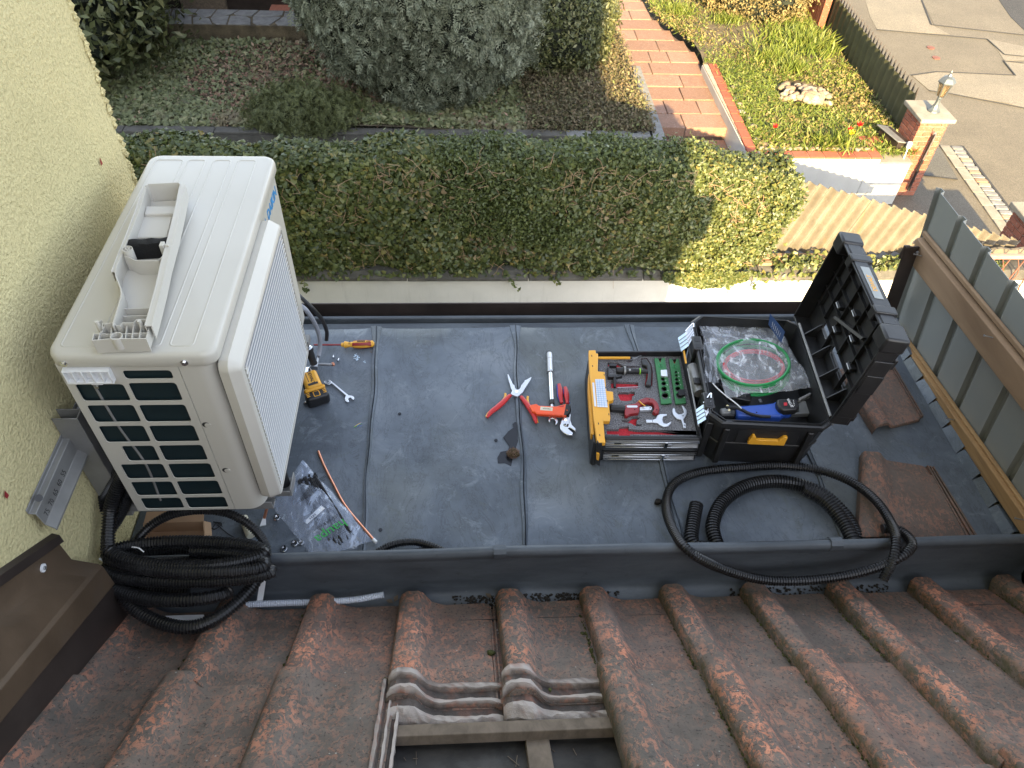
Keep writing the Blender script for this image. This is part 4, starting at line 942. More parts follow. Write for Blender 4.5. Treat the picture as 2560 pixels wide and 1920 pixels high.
for k in range(4):
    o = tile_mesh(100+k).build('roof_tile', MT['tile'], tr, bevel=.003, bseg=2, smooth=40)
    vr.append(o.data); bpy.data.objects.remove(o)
SL = math.sqrt(1+RS*RS); ux, uy = Vector((1,0,0)), Vector((0, 1/SL, -RS/SL)); uz = Vector((0, RS/SL, 1/SL))
lefts = [-1.04, -.762, -.484, -.201, .089, .353, .617, .882, 1.155, 1.435, 1.722]
k = 0
for row in range(4):
    for ci, xl in enumerate(lefts):
        if ci in (3, 4) and row in (1, 2): continue
        y0 = RY+.012-.328*row
        o3 = Vector((xl+.006*math.sin(3*row+ci*1.7)-.004*row, y0, RZ+RS*(RY-y0)))+uz*(-.049+.012)
        tiltm = Matrix.Rotation(rad(2.1+rng.normal(0,.2)), 4, 'X') @ Matrix.Rotation(rad(rng.normal(0,.5)), 4, 'Z')
        fr = Matrix((ux, uy, uz)).transposed().to_4x4(); fr.translation = o3
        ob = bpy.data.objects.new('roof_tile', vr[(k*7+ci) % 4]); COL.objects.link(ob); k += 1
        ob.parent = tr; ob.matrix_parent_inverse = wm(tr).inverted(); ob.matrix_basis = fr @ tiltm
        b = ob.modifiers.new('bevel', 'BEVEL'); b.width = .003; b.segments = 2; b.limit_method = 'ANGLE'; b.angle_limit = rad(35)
# exposed tile heads at the gap: stepped ribs with broken edges
for ci in (3, 4):
    xl = lefts[ci]; o3 = Vector((xl, RY+.012, RZ))+uz*(-.049+.012); fr = Matrix((ux, uy, uz)).transposed().to_4x4(); fr.translation = o3; TT = fr @ Matrix.Rotation(rad(2.1), 4, 'X')
    fine = []
    for (xa, za), (xb, zb3) in zip(prof, prof[1:]):
        m_ = max(1, int((xb-xa)/.012))
        for q in range(m_): fine.append((xa+(xb-xa)*q/m_, za+(zb3-za)*q/m_))
    fine.append(prof[-1]); fine += [(.290, -.008), (.300, -.009)]
    yz = [(-.418,.002),(-.428,.004),(-.438,.003),(-.444,-.012),(-.470,-.015),(-.474,-.006),(-.486,-.006),(-.490,-.024),(-.522,-.027),(-.526,-.017),(-.538,-.018),(-.548,-.026),(-.556,-.040),(-.552,-.058)]
    rows = []
    for k2, (y, dz) in enumerate(yz):
        rg = .004 if k2 > 9 else .0022; rows.append([(x, y+rng.normal(0, rg*.6)+(.006*math.sin(31*x+ci*2) if k2 > 9 else .002*math.sin(40*x+k2)), z*(1-.03*k2 if k2 > 6 else 1)+dz+rng.normal(0, rg*.35)) for x, z in fine])
    rows.append([(x, y+.05, z) for x, y, z in rows[-1]]); mb = MB(); mb.T = TT; mb.loft(rows, cap=False, closed=False); mb.build('tile_head', MT['tilehead'], tr, smooth=25)
# side lap channel of the tiles left of the gap
for row in (1, 2, 3):
    o3 = Vector((lefts[2], RY+.012-.328*row, RZ+RS*.328*row))+uz*(-.049+.012); fr = Matrix((ux, uy, uz)).transposed().to_4x4(); fr.translation = o3; TT = fr @ Matrix.Rotation(rad(2.1), 4, 'X')
    pr5 = [(.268,.001),(.276,.001),(.279,-.010),(.288,-.011),(.291,-.002),(.296,-.002),(.299,-.014),(.309,-.015),(.312,-.004),(.318,-.006),(.318,-.022)]
    mb = MB(); mb.T = TT; rws = []
    for q in range(24): y = -.004-.41*q/23; rws.append([(x+rng.normal(0,.0008), y, z+rng.normal(0,.0008)) for x, z in pr5])
    mb.loft(rws, cap=False, closed=False); mb.build('side_lap', MT['tilehead'], tr, smooth=25)
# crumbs of moss and dirt in the side joints
mb = MB()
for ci in range(1, len(lefts)):
    if ci in (3, 4): continue
    for q in range(330):
        t = rng.uniform(0, 1.0)**1.0*1.2; y = RY-.01-t*.9; dn = .5+.5*math.sin(9*y+ci*2.3)
        if rng.random() > .25+.75*dn*dn: continue
        c_ = Vector((lefts[ci]-rng.uniform(.001, .008), y, RZ+RS*(RY-y)))+uz*(-.047+rng.uniform(.0, .010)); r_ = rng.uniform(.0015, .0042)
        m2 = Matrix.Translation(c_) @ Matrix.Diagonal((r_, r_*1.4, r_, 1)); mb.add([m2 @ Vector(v) for v in [(1,0,0),(0,1,0),(-1,0,0),(0,-1,0),(0,0,1),(0,0,-1)]], [(0,1,4),(1,2,4),(2,3,4),(3,0,4),(1,0,5),(2,1,5),(3,2,5),(0,3,5)])
o = mb.build('joint_moss', MT['mossgreen'], tr); o['kind'] = 'stuff'
# battens in the hole
for yb in (1.06, .632, .30):
    zc = RZ+RS*(RY-yb)-.088
    mb = MB(); fr = Matrix((ux, uy, uz)).transposed().to_4x4(); fr.translation = Vector((0, yb, zc)); mb.T = fr; mb.box(-1.0, 1.8, -.022, .022, -.012, .014); mb.build('batten', MT['batten'], tr, bevel=.002)
mb = MB(); fr = Matrix((ux, uy, uz)).transposed().to_4x4(); fr.translation = Vector((.165, .5, RZ+RS*(RY-.5)-.118)); mb.T = fr; mb.box(-.028, .028, -.9, .19, -.01, .016); mb.build('counter_batten', MT['batten'], tr, bevel=.002)
st = MB()
for i in range(26):
    p = Vector((rng.uniform(-.15,.33), rng.uniform(.35,.6), 0)); p.z = zd(p.y)+.004; d = Vector((rng.normal(), rng.normal()*.5, 0)).normalized()*rng.uniform(.01,.04); d.z = -RS*d.y; st.cyl(p, p+d, .0009, 4)
st.build('straw_bits', MT['batten'], tr)['kind'] = 'stuff'
# moss clumps along joints
def moss(px, py, r, h=0.0):
    p = atroof(px, py, -.045+h); m = stone_mb(p, r, .7); o = m.build('moss_clump', MT['mossgreen'], None, smooth=180); return o
mc = [(1928,1570,.009),(1952,1592,.013),(1990,1642,.008),(1735,1632,.011),(1790,1735,.009),(1700,1585,.006),(1228,1632,.012),(1458,1585,.009),(757,1545,.012),(750,1560,.010),(1832,1800,.008),(892,1548,.006),(964,1700,.008),(1375,1725,.006)]
ML = ['upper moss clump in the joint below the thin conduit loop','bigger moss clump under the upper one on the right tiles','small moss clump at the lower end of the right joint with three clumps','moss clump beside the step of the tiles right of the hole','moss clump halfway down the long joint right of the hole','tiny moss clump at the joint below the left arc of the thin loop','round moss clump on the left side of the second tile roll above the gap','slim moss clump at the tile roll right of the gap','dark moss clump beside the tile end nearest the clear pipe','moss clump just below the one nearest the clear pipe','lowest moss clump in the joint at the bottom right','little dark moss bit on the flat tile near the clear pipe','moss tuft at the upper left corner of the gap','moss crumb in the channel of the opened tile heads']
for i, (x, y, r) in enumerate(mc): tag(moss(x, y, r), ML[i], 'moss', 'moss clumps in the tile joints')

# ---------------------------------------------------------------- flat roof
fr_ = thing('flat_roof', None, None, (.4, 1.77, 0), kind='structure')
sx = [(-1.045,-1.045), (-.322,-.349), (.19,.21), (.69,.69), (1.226,1.229), (1.80,1.80)]   # x at near/far end
for i in range(5):
    (a0, a1), (b0, b1) = sx[i], sx[i+1]
    mb = MB(); nx, ny = 14, 20; rows = []
    for j in range(ny+1):
        y = 1.19+1.10*j/ny; r = []
        for q in range(nx+1):
            t = q/nx; xa = a0+(a1-a0)*j/ny; xb = b0+(b1-b0)*j/ny; x = xa+(xb-xa)*t
            e = min(t, 1-t)*nx; dz = .0022*math.sin(9*x+7*y+i*2)+.0015*math.sin(17*y-5*x+i)
            dz += .006*max(0, 1-e/1.2) if (i > 0 or t > .5) else 0
            r.append((x, y, dz))
        rows.append(r)
    # drip edge at far end
    rows.append([(x, 2.297, z-.006) for x, y, z in rows[-1]]); rows.append([(x, 2.298, -.035) for x, y, z in rows[-1]])
    mb.loft(rows, cap=False, closed=False); mb.build('zinc_sheet', MT['zinc'], fr_, smooth=40)
for i in range(1, 5):
    b0, b1 = sx[i]; mb = MB(); rings = []
    for j in range(31):
        t = j/30; y = 1.19+1.106*t; x = b0+(b1-b0)*t+.0035*math.sin(9*y+i*3)+.002*math.sin(23*y+i); wv = .010+.016*max(0, t-.9)*8+.002*math.sin(7*y*i); h = .016-.006*max(0, t-.92)*10
        rings.append([(x-wv, y, .001), (x-wv+.002, y, h*.75), (x-.001, y, h), (x+.001, y, h*.4), (x+.004, y, h*.85), (x+wv-.001, y, h*.6), (x+wv+.002, y, .001)])
    mb.loft(rings); mb.build('seam', MT['zinc'], fr_, smooth=30)
# wet stain near the moss ball
stp = z4
S_ = [(320,940),(300,960),(310,990),(262,1025),(215,1080),(270,1160),(262,1200),(190,1215),(160,1270),(165,1320),(230,1320),(290,1350),(330,1395),(362,1405),(345,940)]
mb = MB(); mb.slab([at(*z4(*p), z=.0045) for p in S_], .003); o = mb.build('wet_stain', MT['wet'], fr_)
# cut zinc upturn along the fence
for i in range(9):
    mb = MB(); y0 = 1.25+i*.118; mb.add([(1.772, y0, .002), (1.772, y0+.116, .002), (1.790+.006*(i%2), y0+.114, .030), (1.790, y0+.004, .036), (1.86, y0+.004, .030), (1.86, y0+.116, .026)], [(0,1,2,3),(3,2,5,4)]); mb.build('upturned_edge', MT['zinc'], fr_)
mb = MB(); mb.box(1.86, 1.9, 1.2, 2.4, -.2, .02); mb.build('verge', MT['bracket'], fr_)
# near gutter
ng = thing('near_gutter', 'dark zinc gutter with rolled lip between flat roof and tiles', 'gutter', (.4, 1.18, -.14))
gx = [-1.03, -.56, .05, .72, 1.3, 1.86]
rings = []
pf = [(1.217, .058), (1.215, .080), (1.208, .0945), (1.196, .098), (1.187, .092), (1.184, .082), (1.188, .070), (1.188, .045), (1.187, -.02), (1.186, -.08), (1.182, -.115), (1.165, -.13), (1.06, -.132), (1.05, -.12), (1.045, -.05)]
n_g = 60
for i in range(n_g+1):
    x = -1.03+2.89*i/n_g; wz = .0018*math.sin(5*x)+.001*math.sin(13*x); wy = .002*math.sin(3.3*x+1)
    rings.append([(x, y+wy, z+wz) for y, z in pf]+[(x, y+wy-.0015+.003*(k > 6), z+wz-.003) for k, (y, z) in list(enumerate(pf))[::-1]])
mb = MB(); mb.loft(rings); mb.build('channel', MT['gutter'], ng, smooth=50)
for px in (1250, 2102):
    p = at(px, 1385, z=.093); mb = MB(); x = p.x
    q = [(y-.035, z+.058) for y, z in [(1.256,.02),(1.252,.034),(1.243,.0435),(1.229,.0455),(1.217,.037),(1.2145,.022),(1.217,.008),(1.219,.0085),(1.2165,.022),(1.219,.035),(1.230,.0435),(1.242,.0415),(1.25,.033)]]
    mb.loft([[(x-.019, y, z) for y, z in q], [(x+.019, y, z) for y, z in q]]); mb.build('clip', MT['gutter'], ng)
mb = MB(); vs = []
for i in range(1300):
    x = rng.uniform(-.3, 1.8); x = x if math.sin(7*x) > -.3 else rng.uniform(.0,.45); c = Vector((x, rng.uniform(1.10, 1.166), -.127)); r = rng.uniform(.0015, .0055)
    m2 = Matrix.Translation(c) @ Matrix.Rotation(rng.uniform(0,6), 4, 'Z') @ Matrix.Diagonal((r*1.3, r, r*.7, 1))
    mb.add([m2 @ Vector(v) for v in [(1,0,0),(0,1,0),(-1,0,0),(0,-1,0),(0,0,1),(0,0,-1)]], [(0,1,4),(1,2,4),(2,3,4),(3,0,4),(1,0,5),(2,1,5),(3,2,5),(0,3,5)])
tag(mb.build('gutter_debris', MT['debris']), 'dark crumbly dirt lying along the gutter bottom', 'dirt', kind='stuff')
for x, y in ((990,1505),(975,1512),(1222,1498)):
    p = at(x, y-8, z=-.115); mb = MB(); mb.T = Matrix.Translation(p) @ Matrix.Rotation(rng.uniform(0,3), 4, 'Z'); mb.add([(-.012,0,0),(0,.008,.005),(.014,.001,.002),(0,-.008,.004)], [(0,1,2),(0,2,3)])
    tag(mb.build('dry_leaf', MT['batten'], smooth=0), {1505:'larger dry leaf in the gutter right of the clear pipe',1512:'small dry leaf just left of the larger one',1498:'dry leaf in the gutter by the third tile roll'}[y], 'leaf', 'dry leaves in the gutter')
# far gutter
fg = thing('far_gutter', 'dark box gutter along the far edge of the flat roof', 'gutter', (.4, 2.4, -.1))
mb = MB(); mb.box(-1.0, 1.83, 2.30, 2.495, -.105, -.10); mb.box(-1.0, 1.83, 2.30, 2.304, -.1, -.04); mb.build('floor', MT['gutter'], fg)
mb = MB(); mb.box(-1.0, 1.83, 2.345, 2.392, -.10, -.062); mb.build('inner_step', MT['gutter'], fg, bevel=.004)
mb = MB(); mb.box(-1.0, 1.83, 2.405, 2.424, -.10, -.047); mb.build('inner_bead', MT['gutter'], fg, bevel=.006)
mb = MB(); mb.box(-1.0, 1.83, 2.474, 2.482, -.14, -.026); mb.build('front_plate', MT['darkmetal'], fg, bevel=.002)

# ---------------------------------------------------------------- brown flashing by the wall
bf = thing('brown_flashing', 'brown sheet metal flashing running down the roof beside the yellow wall', 'flashing', (-1.0, 1.15, 0))
def sl(y, h): return RZ+RS*(RY-y)+h*SL
ya, yb = 1.085, .1
secA = [(-1.045, .335), (-1.038, .335), (-1.036, .258), (-.978, .237), (-.970, .228), (-.970, .150), (-.974, .150), (-.974, .225), (-1.045, .250)]
secB = [(-1.045, .36), (-1.038, .36), (-1.036, .30), (-.978, .082), (-.970, .072), (-.970, .035), (-.974, .035), (-.974, .07), (-1.045, .29)]
def S1(x, h, y): return (x, y, sl(y, h))
mb = MB(); mb.loft([[S1(x, h, ya) for x, h in secA], [S1(x, h, yb) for x, h in secB]]); mb.build('profile', MT['brownflash'], bf, bevel=.002)
mb = MB(); mb.loft([[S1(x, h, ya-.004) for x, h in [(-1.04,.25),(-.975,.225),(-.990,-.03),(-1.04,-.03)]], [S1(x, h, yb) for x, h in [(-1.04,.28),(-.975,.06),(-.990,-.03),(-1.04,-.03)]]]); mb.build('gap_shade_filler', MT['darkmetal'], bf)  # dark filler put in for the shaded gap below the flashing
mb = MB(); mb.loft([[S1(x, h, ya+.012) for x, h in [(-1.049,.32),(-1.049,.352),(-1.034,.345),(-1.034,.32)]], [S1(x, h, yb) for x, h in [(-1.049,.345),(-1.049,.375),(-1.034,.37),(-1.034,.345)]]]); mb.build('sealing_strip', MT['darkmetal'], bf)
for (x, y) in ((106, 1420),):
    p = at(x, y, X=-1.036); mb = MB(); mb.cyl(p, p+Vector((.004,0,0)), .011, 14); mb.build('washer', MT['white'], bf); mb = MB(); mb.cyl(p+Vector((.003,0,0)), p+Vector((.008,0,0)), .005, 6); mb.build('screw', MT['steel'], bf)

# ================================================================ AIR CONDITIONER
ac = thing('air_conditioner', 'large cream white outdoor air conditioning unit beside the yellow wall', 'air conditioner', (-.755, 1.69, .24))
X0, X1, Y0, Y1, Z0, Z1 = -.932, -.575, 1.266, 2.118, .24, .836
E = MT['enamel']
# shell: open profile around front (x+) with rounded corners
def shell(pts, th): # pts polyline in xy outward order; returns closed ring
    inn = []
    for i, p in enumerate(pts):
        a = Vector(pts[max(i-1,0)]); b = Vector(pts[min(i+1,len(pts)-1)]); t = (b-a).normalized(); n = Vector((-t.y, t.x)); inn.append((p[0]+n.x*th, p[1]+n.y*th))
    return pts+inn[::-1]
def arc(cx, cy, r, a0, a1, n=7): return [(cx+r*math.cos(rad(a0+(a1-a0)*k/n)), cy+r*math.sin(rad(a0+(a1-a0)*k/n))) for k in range(n+1)]
pl = [(-.660, Y0)]+arc(X1-.045, Y0+.045, .045, -90, 0)+arc(X1-.03, Y1-.03, .03, 0, 90)+arc(X0+.02, Y1-.02, .02, 90, 180)+[(X0, Y1-.3)]
ring = shell(pl, .0015)
mb = MB(); mb.prism([(x,y,Z0) for x,y in ring], [(x,y,Z1) for x,y in ring]); mb.build('casing', E, ac, smooth=40)
mb = MB(); mb.box(X0+.01, X1-.01, Y0+.045, Y1-.01, Z0, Z0+.012); mb.build('base_pan', MT['bracket'], ac)
# near side panel with openings
holesL = [(-.910,-.806,.765,.709),(-.910,-.806,.691,.630),(-.910,-.806,.613,.551),(-.880,-.806,.533,.472),(-.908,-.805,.456,.394),(-.907,-.804,.377,.315),(-.905,-.803,.300,.250)]
holesR = [(-.788,-.684,.810,.784),(-.788,-.684,.768,.707),(-.788,-.684,.690,.629),(-.788,-.684,.612,.550),(-.787,-.683,.533,.471),(-.786,-.682,.455,.393),(-.785,-.681,.377,.315),(-.784,-.680,.300,.250)]
T = Matrix(((1,0,0,0),(0,0,-1,Y0),(0,1,0,0),(0,0,0,1)))   # local xy -> world XZ, local z -> -Y
outer = [(X0, Z0), (-.6615, Z0), (-.6615, Z1), (X0, Z1)]
hl = [rrect(a-.003, b+.003, d-.001, c+.002, .008, 4) for a, b, c, d in holesL+holesR]
mb = plate(outer, hl, .003, T @ Matrix.Translation((0,0,.0))); mb.build('side_panel', E, ac, bevel=.0012, bseg=2, smooth=40)
# fill between holes slats behind
mb = MB(); mb.box(X0+.002, -.668, Y0+.008, Y0+.04, Z0+.002, Z1-.01); mb.build('heat_exchanger', MT['fins'], ac)
mb = MB(); mb.box(-.666, -.60, Y0+.05, Y1-.05, Z0+.015, Z1-.01); mb.build('inner_body', MT['boxblack'], ac)
mb = MB(); mb.T = None; mb.tube([(-.875, Y0+.008, .76), (-.868, Y0+.008, .60), (-.85, Y0+.008, .45), (-.86, Y0+.008, .28)], .0035, 6); mb.build('coil_pipe', MT['bracket'], ac)
mb = MB(); mb.box(X0+.001, X0+.004, Y0+.1, Y1-.31, Z0, Z1); mb.build('back_grille', MT['bracket'], ac)
GZ = .016
# white handle bracket on the side panel + screw
mb = MB(); mb.T = Matrix.Translation((0,0,.012)); mb.box(-.917,-.812,Y0-.016,Y0-.001,.772,.778); mb.box(-.917,-.812,Y0-.004,Y0-.0005,.778,.812); mb.add([(-.917,Y0-.016,.812),(-.812,Y0-.016,.812),(-.803,Y0-.016,.790),(-.812,Y0-.016,.772),(-.917,Y0-.001,.815),(-.812,Y0-.001,.815)], [(0,1,5,4)])
for x in (-.9165, -.897, -.876, -.855, -.834, -.8155): mb.box(x, x+.003, Y0-.016, Y0-.001, .776, .813)
mb.build('grip', MT['white'], ac, bevel=.001, bseg=1)
mb = MB(); mb.T = Matrix.Translation((0,0,.008)); mb.box(-.872,-.845,Y0-.006,Y0-.001,.762,.773); mb.build('clip', MT['white'], ac, bevel=.002)
mb = MB(); mb.cyl((-.859,Y0-.007,.767), (-.859,Y0-.011,.767), .005, 6); mb.build('screw', MT['chrome'], ac)
for (x, z) in ((-.655, .615), (-.650, .425)):
    mb = MB(); mb.cyl((x+.006, Y0-.0005, z), (x+.006, Y0+.01, z), .010, 14); mb.build('screw_recess', MT['boxblack'], ac); mb = MB(); mb.cyl((x+.010, Y0+.002, z-.002), (x+.010, Y0-.0012, z-.002), .009, 12); mb.build('plug', E, ac, bevel=.002)  # black crescent beside the plug paints the dimple's shaded half
# top cover
TX0, TX1, TY0, TY1 = -.940, -.566, 1.257, 2.127
o2 = rrect(TX0, TX1, TY0, TY1, .034, 6)
mb = MB()
def inset(pts, d, c=(-.753, 1.692)):
    hx, hy = (TX1-TX0)/2, (TY1-TY0)/2; return [((x-c[0])*(hx-d)/hx+c[0], (y-c[1])*(hy-d)/hy+c[1]) for x, y in pts]
rings = [[(x,y,.832) for x,y in inset(o2,.002)], [(x,y,.836) for x,y in o2], [(x,y,.858) for x,y in o2], [(x,y,.865) for x,y in inset(o2,.002)], [(x,y,.869) for x,y in inset(o2,.006)], [(x,y,.870) for x,y in inset(o2,.013)]]
mb.loft(rings); TC = mb.build('top_cover', E, ac, smooth=60)
zT = .8705
for (na, nb, fa, fb) in ((150,250,388,458),(257,315,470,521),(343,400,533,583),(420,485,596,644)):
    q = [at(x, y, z=.871) for x, y in ((na, 862), (nb, 862), (fb, 397), (fa, 397))]
    xa = (q[0].x+q[3].x)/2; xb = (q[1].x+q[2].x)/2; ya_ = q[0].y; yb_ = 2.098
    mb = MB(); ln = [rrect(xa+d_, xb-d_, 1.285+d_, yb_-d_, .012-d_*.6, 5) for d_ in (0, .0016, .0032, .0048)]
    mb.loft([[(x,y,.8698) for x,y in ln[0]], [(x,y,.8713) for x,y in ln[1]], [(x,y,.8713) for x,y in ln[2]], [(x,y,.8698) for x,y in ln[3]]], cap=False); mb.build('raised_outline', E, ac, smooth=60)
for x in (-.905, -.638):
    mb = MB(); mb.cyl((x, TY0+.002, .846), (x, TY0-.002, .846), .0085, 16); mb.cyl((x, TY0-.002, .846), (x, TY0-.006, .846), .0055, 6); mb.build('screw', MT['chrome'], ac)
# front grille
gx0, gx1 = X1, -.520
yn, yf, zb, ztp = 1.262, 1.858, .285, .832
mb = MB()
def grect(x, iy, iz_t, iz_b, r):
    T2 = rrect(yn+iy, yf-iy*.4, zb+iz_b, ztp-iz_t, r, 4); return [(x, a, b) for a, b in T2]
mb.loft([grect(gx0+.001, .010, .008, .006, .03), grect(gx0+.003, .002, .002, .0, .03), grect(gx0+.027, -.004, -.002, .0, .03), grect(gx1-.003, .010, .020, .008, .014), grect(gx1, .016, .026, .012, .010), grect(gx1, .024, .036, .020, .006), grect(gx1-.020, .026, .038, .022, .006)], cap=False)
mb2 = MB(); mb2.loft([grect(gx0-.003, .012, .012, .008, .03), grect(gx0+.004, .012, .012, .008, .03)], cap=False); mb2.build('shadow_gap', MT['ink'], ac)  # black band painted in for the shade line between casing and frame
mb.build('grille_frame', MT['coverplastic'], ac, smooth=22)
mb = MB(); mb.box(gx0+.001, gx0+.006, yn+.03, yf-.01, zb+.02, ztp-.04); mb.build('grille_back', MT['boxblack'], ac)
nl = 30; za, zb2 = zb+.030, ztp-.052
lm = MB(); lm.T = None
lm.prism([(0,0,-.0035),(.012,0,-.0095),(.0135,0,-.0085),(.0015,0,.0005)], [(0,1,-.0035),(.012,1,-.0095),(.0135,1,-.0085),(.0015,1,.0005)])
yl0, yl1 = yn+.036, yf-.016
lmo = MB(); ly = yl1-yl0
lmo.prism([(0,0,.0),(.0165,0,.0),(.0165,0,.0010),(0,0,.0010)], [(0,ly,.0),(.0165,ly,.0),(.0165,ly,.0010),(0,ly,.0010)])
first = lmo.build('louver', MT['shaded slat'], ac, smooth=0); lme = first.data; bpy.data.objects.remove(first)
lmo = MB(); lmo.prism([(.0150,0,-.0014),(.0180,0,-.0014),(.0180,0,.0020),(.0150,0,.0020)], [(.0150,ly,-.0014),(.0180,ly,-.0014),(.0180,ly,.0020),(.0150,ly,.0020)])
first = lmo.build('louver_lip', MT['louver'], ac, smooth=0); lme2 = first.data; bpy.data.objects.remove(first)
for i in range(nl):
    o = bpy.data.objects.new('louver', lme); COL.objects.link(o); o.parent = ac; o.matrix_parent_inverse = wm(ac).inverted(); o.location = (gx1-.019, yl0, za+(zb2-za)*i/(nl-1)); o2x = bpy.data.objects.new('louver_lip', lme2); COL.objects.link(o2x); o2x.parent = o
mb = MB()
for y in (yl0+.004, yf-.02):
    mb.box(gx1-.016, gx1-.002, y-.002, y+.001, za-.006, zb2+.006)
for y in (yl0+.2, yl0+.4): mb.box(gx0+.01, gx1-.016, y-.0015, y+.0015, za, zb2)
mb.build('louver_rail', MT['coverplastic'], ac)
mb = MB(); mb.cyl((gx1-.01, yn+.045, ztp-.075), (gx1-.002, yn+.045, ztp-.075), .006, 8); mb.box(gx1-.02, gx1-.003, yn+.035, yn+.055, ztp-.07, ztp-.06); mb.build('clip', MT['coverplastic'], ac)
Tm = frame((X1+.0008, 2.0, .782), (0,1,0), (0,0,1)); text('DAIKIN', .043, Tm, MT['inkblue'], ac, 'logo_lettering', bold=.0012)
mb = MB(); mb.T = frame((X1+.001, 1.885, .782), (0,1,0), (0,0,1)); mb.prism([(0,-.02,0),(.022,-.02,0),(.010,.02,0)], [(0,-.02,.0008),(.022,-.02,.0008),(.010,.02,.0008)]); mb.build('logo_triangle', MT['inkblue'], ac, smooth=0)
# feet rail
mb = MB(); mb.box(X0+.02, X1+.03, 1.36, 1.40, .215, .24); mb.box(X0+.02, X1+.03, 1.96, 2.0, .215, .24); mb.build('foot_rail', MT['bracket'], ac)
# valve side parts sticking out at the far lower front corner
vp = thing('service_valve_cover', 'silver valve bracket with screw sticking out behind the grille', 'valve', at(845, 905, z=.05))
p = at(770, 870, z=.14); mb = MB(); mb.lathe([(.018,0),(.018,.012),(.015,.014),(.013,.06),(.014,.075)], p+Vector((0,0,.0)), (.15,-.1,-1), 16); mb.build('black_body', MT['blackrub'], vp)
mb = MB(); mb.lathe([(.001,.004),(.012,.003),(.0165,0),(.0165,-.004)], p+Vector((0,0,.001)), (-.15,.1,1), 16); mb.build('metal_cap', MT['chrome'], vp)
mb = MB(); a = at(*zf(360,995), z=.03); b = at(*zf(435,1000), z=.03); c = at(*zf(450,870), z=.03); mb.slab([a, a+(b-a)*0+Vector((0,-.012,0)), b+Vector((.004,-.012,0)), c+Vector((.006,0,0)), c, b+Vector((-.004,.0,0))], .02); mb.build('bracket', MT['steel'], vp, bevel=.002)
mb = MB(); mb.cyl(at(*zf(433,998), z=.022), at(*zf(620,1005), z=.022), .0055, 10); mb.build('bolt', MT['steel'], vp); mb = MB(); mb.cyl(at(*zf(620,1003), z=.022), at(*zf(640,992), z=.022), .008, 8); mb.build('nut', MT['copper'], vp)
# cables from the unit
def cable(name, label, cat, pts, r, mat, parent=None, seg=10, **k):
    mb = MB(); mb.tube(pts, r, seg, ds=.01); return mb.build(name, mat, parent, label=label, cat=cat, **k)
cable('black_cable', 'short black cable curving down from behind the air conditioner grille', 'cable', [at(744,735,z=.25), at(762,752,z=.25), at(790,780,z=.2), at(808,805,z=.12), at(817,830,z=.05), at(816,851,z=.012)], .0078, MT['cable black'])
cable('grey_cable', 'grey cable arching out beside the black cable', 'cable', [at(752,765,z=.25), at(765,775,z=.24), at(785,805,z=.18), at(798,840,z=.10), at(800,870,z=.05), at(796,890,z=.03)], .0085, MT['cable grey'])

# ---------------------------------------------------------------- loose plastic cover on top of the unit
zc = .874; pc = thing('loose_plastic_cover', 'open cream plastic service cover lying on top of the air conditioner', 'plastic cover', (-.80, 1.58, zc))
CP = MT['coverplastic']; H = .052
def zq(x, y): return (200+x/3.606, 420+y/3.606)
def cp(x, y, z=zc+H): p = at(*zq(x, y), z=z); return Vector((p.x, p.y, 0))
Ro = [cp(905,152), cp(870,330), cp(800,620), cp(740,830), cp(690,1050), cp(640,1240), cp(590,1420)]
Lo = [cp(590,168), cp(535,350), cp(440,600), cp(375,760), cp(310,930), cp(362,1090), cp(355,1190), cp(300,1370), cp(290,1420)]
outl = Lo[::-1]+Ro   # from near-left up to far-left, far-right, down to near-right
def wall(line, t, z0, z1, name, inward=1, closed=False):
    mb = MB(); L_ = line; n = len(L_); vi = []
    for i, p in enumerate(L_):
        a = L_[max(i-1,0)]; b = L_[min(i+1,n-1)]; d = (b-a).normalized(); nn = Vector((d.y, -d.x, 0))*inward; vi.append(p+nn*t)
    rings = [[Vector((p.x,p.y,z0)), Vector((p.x,p.y,z1)), Vector((q.x,q.y,z1)), Vector((q.x,q.y,z0))] for p, q in zip(L_, vi)]
    mb.loft(rings); return mb.build(name, CP, pc, smooth=50)
wall(Ro, .0025, zc, zc+H, 'right_wall', 1); wall(Ro, -.014, zc+H-.004, zc+H-.001, 'rim', 1)
w2 = [p+Vector((.013,0,0)) for p in Ro]; wall(w2, .0022, zc+.012, zc+H, 'outer_rib', 1)
lsp = spline(Lo, .02); wall(lsp, .0025, zc, zc+H, 'left_wall', -1); wall([p+Vector((-.009,0,0)) for p in Lo[:5]], .002, zc+.02, zc+H, 'outer_rib', -1)
wall([p+Vector((-.0,0,0)) for p in Lo[:5]], -.009, zc+H-.004, zc+H-.002, 'rim', -1)
wall([Lo[0]+Vector((0,0,0)), Lo[0].lerp(Ro[0], .06)+Vector((0,.008,0)), Lo[0].lerp(Ro[0], .94)+Vector((0,.008,0)), Ro[0]], .0025, zc, zc+H+.004, 'end_wall', 1)
mb = MB(); fl = [Vector((p.x,p.y,zc+.004)) for p in Lo]; fr2 = [Vector((p.x,p.y,zc+.004)) for p in Ro]
mb.slab(fl[::-1]+fr2, .003); mb.build('floor', CP, pc)
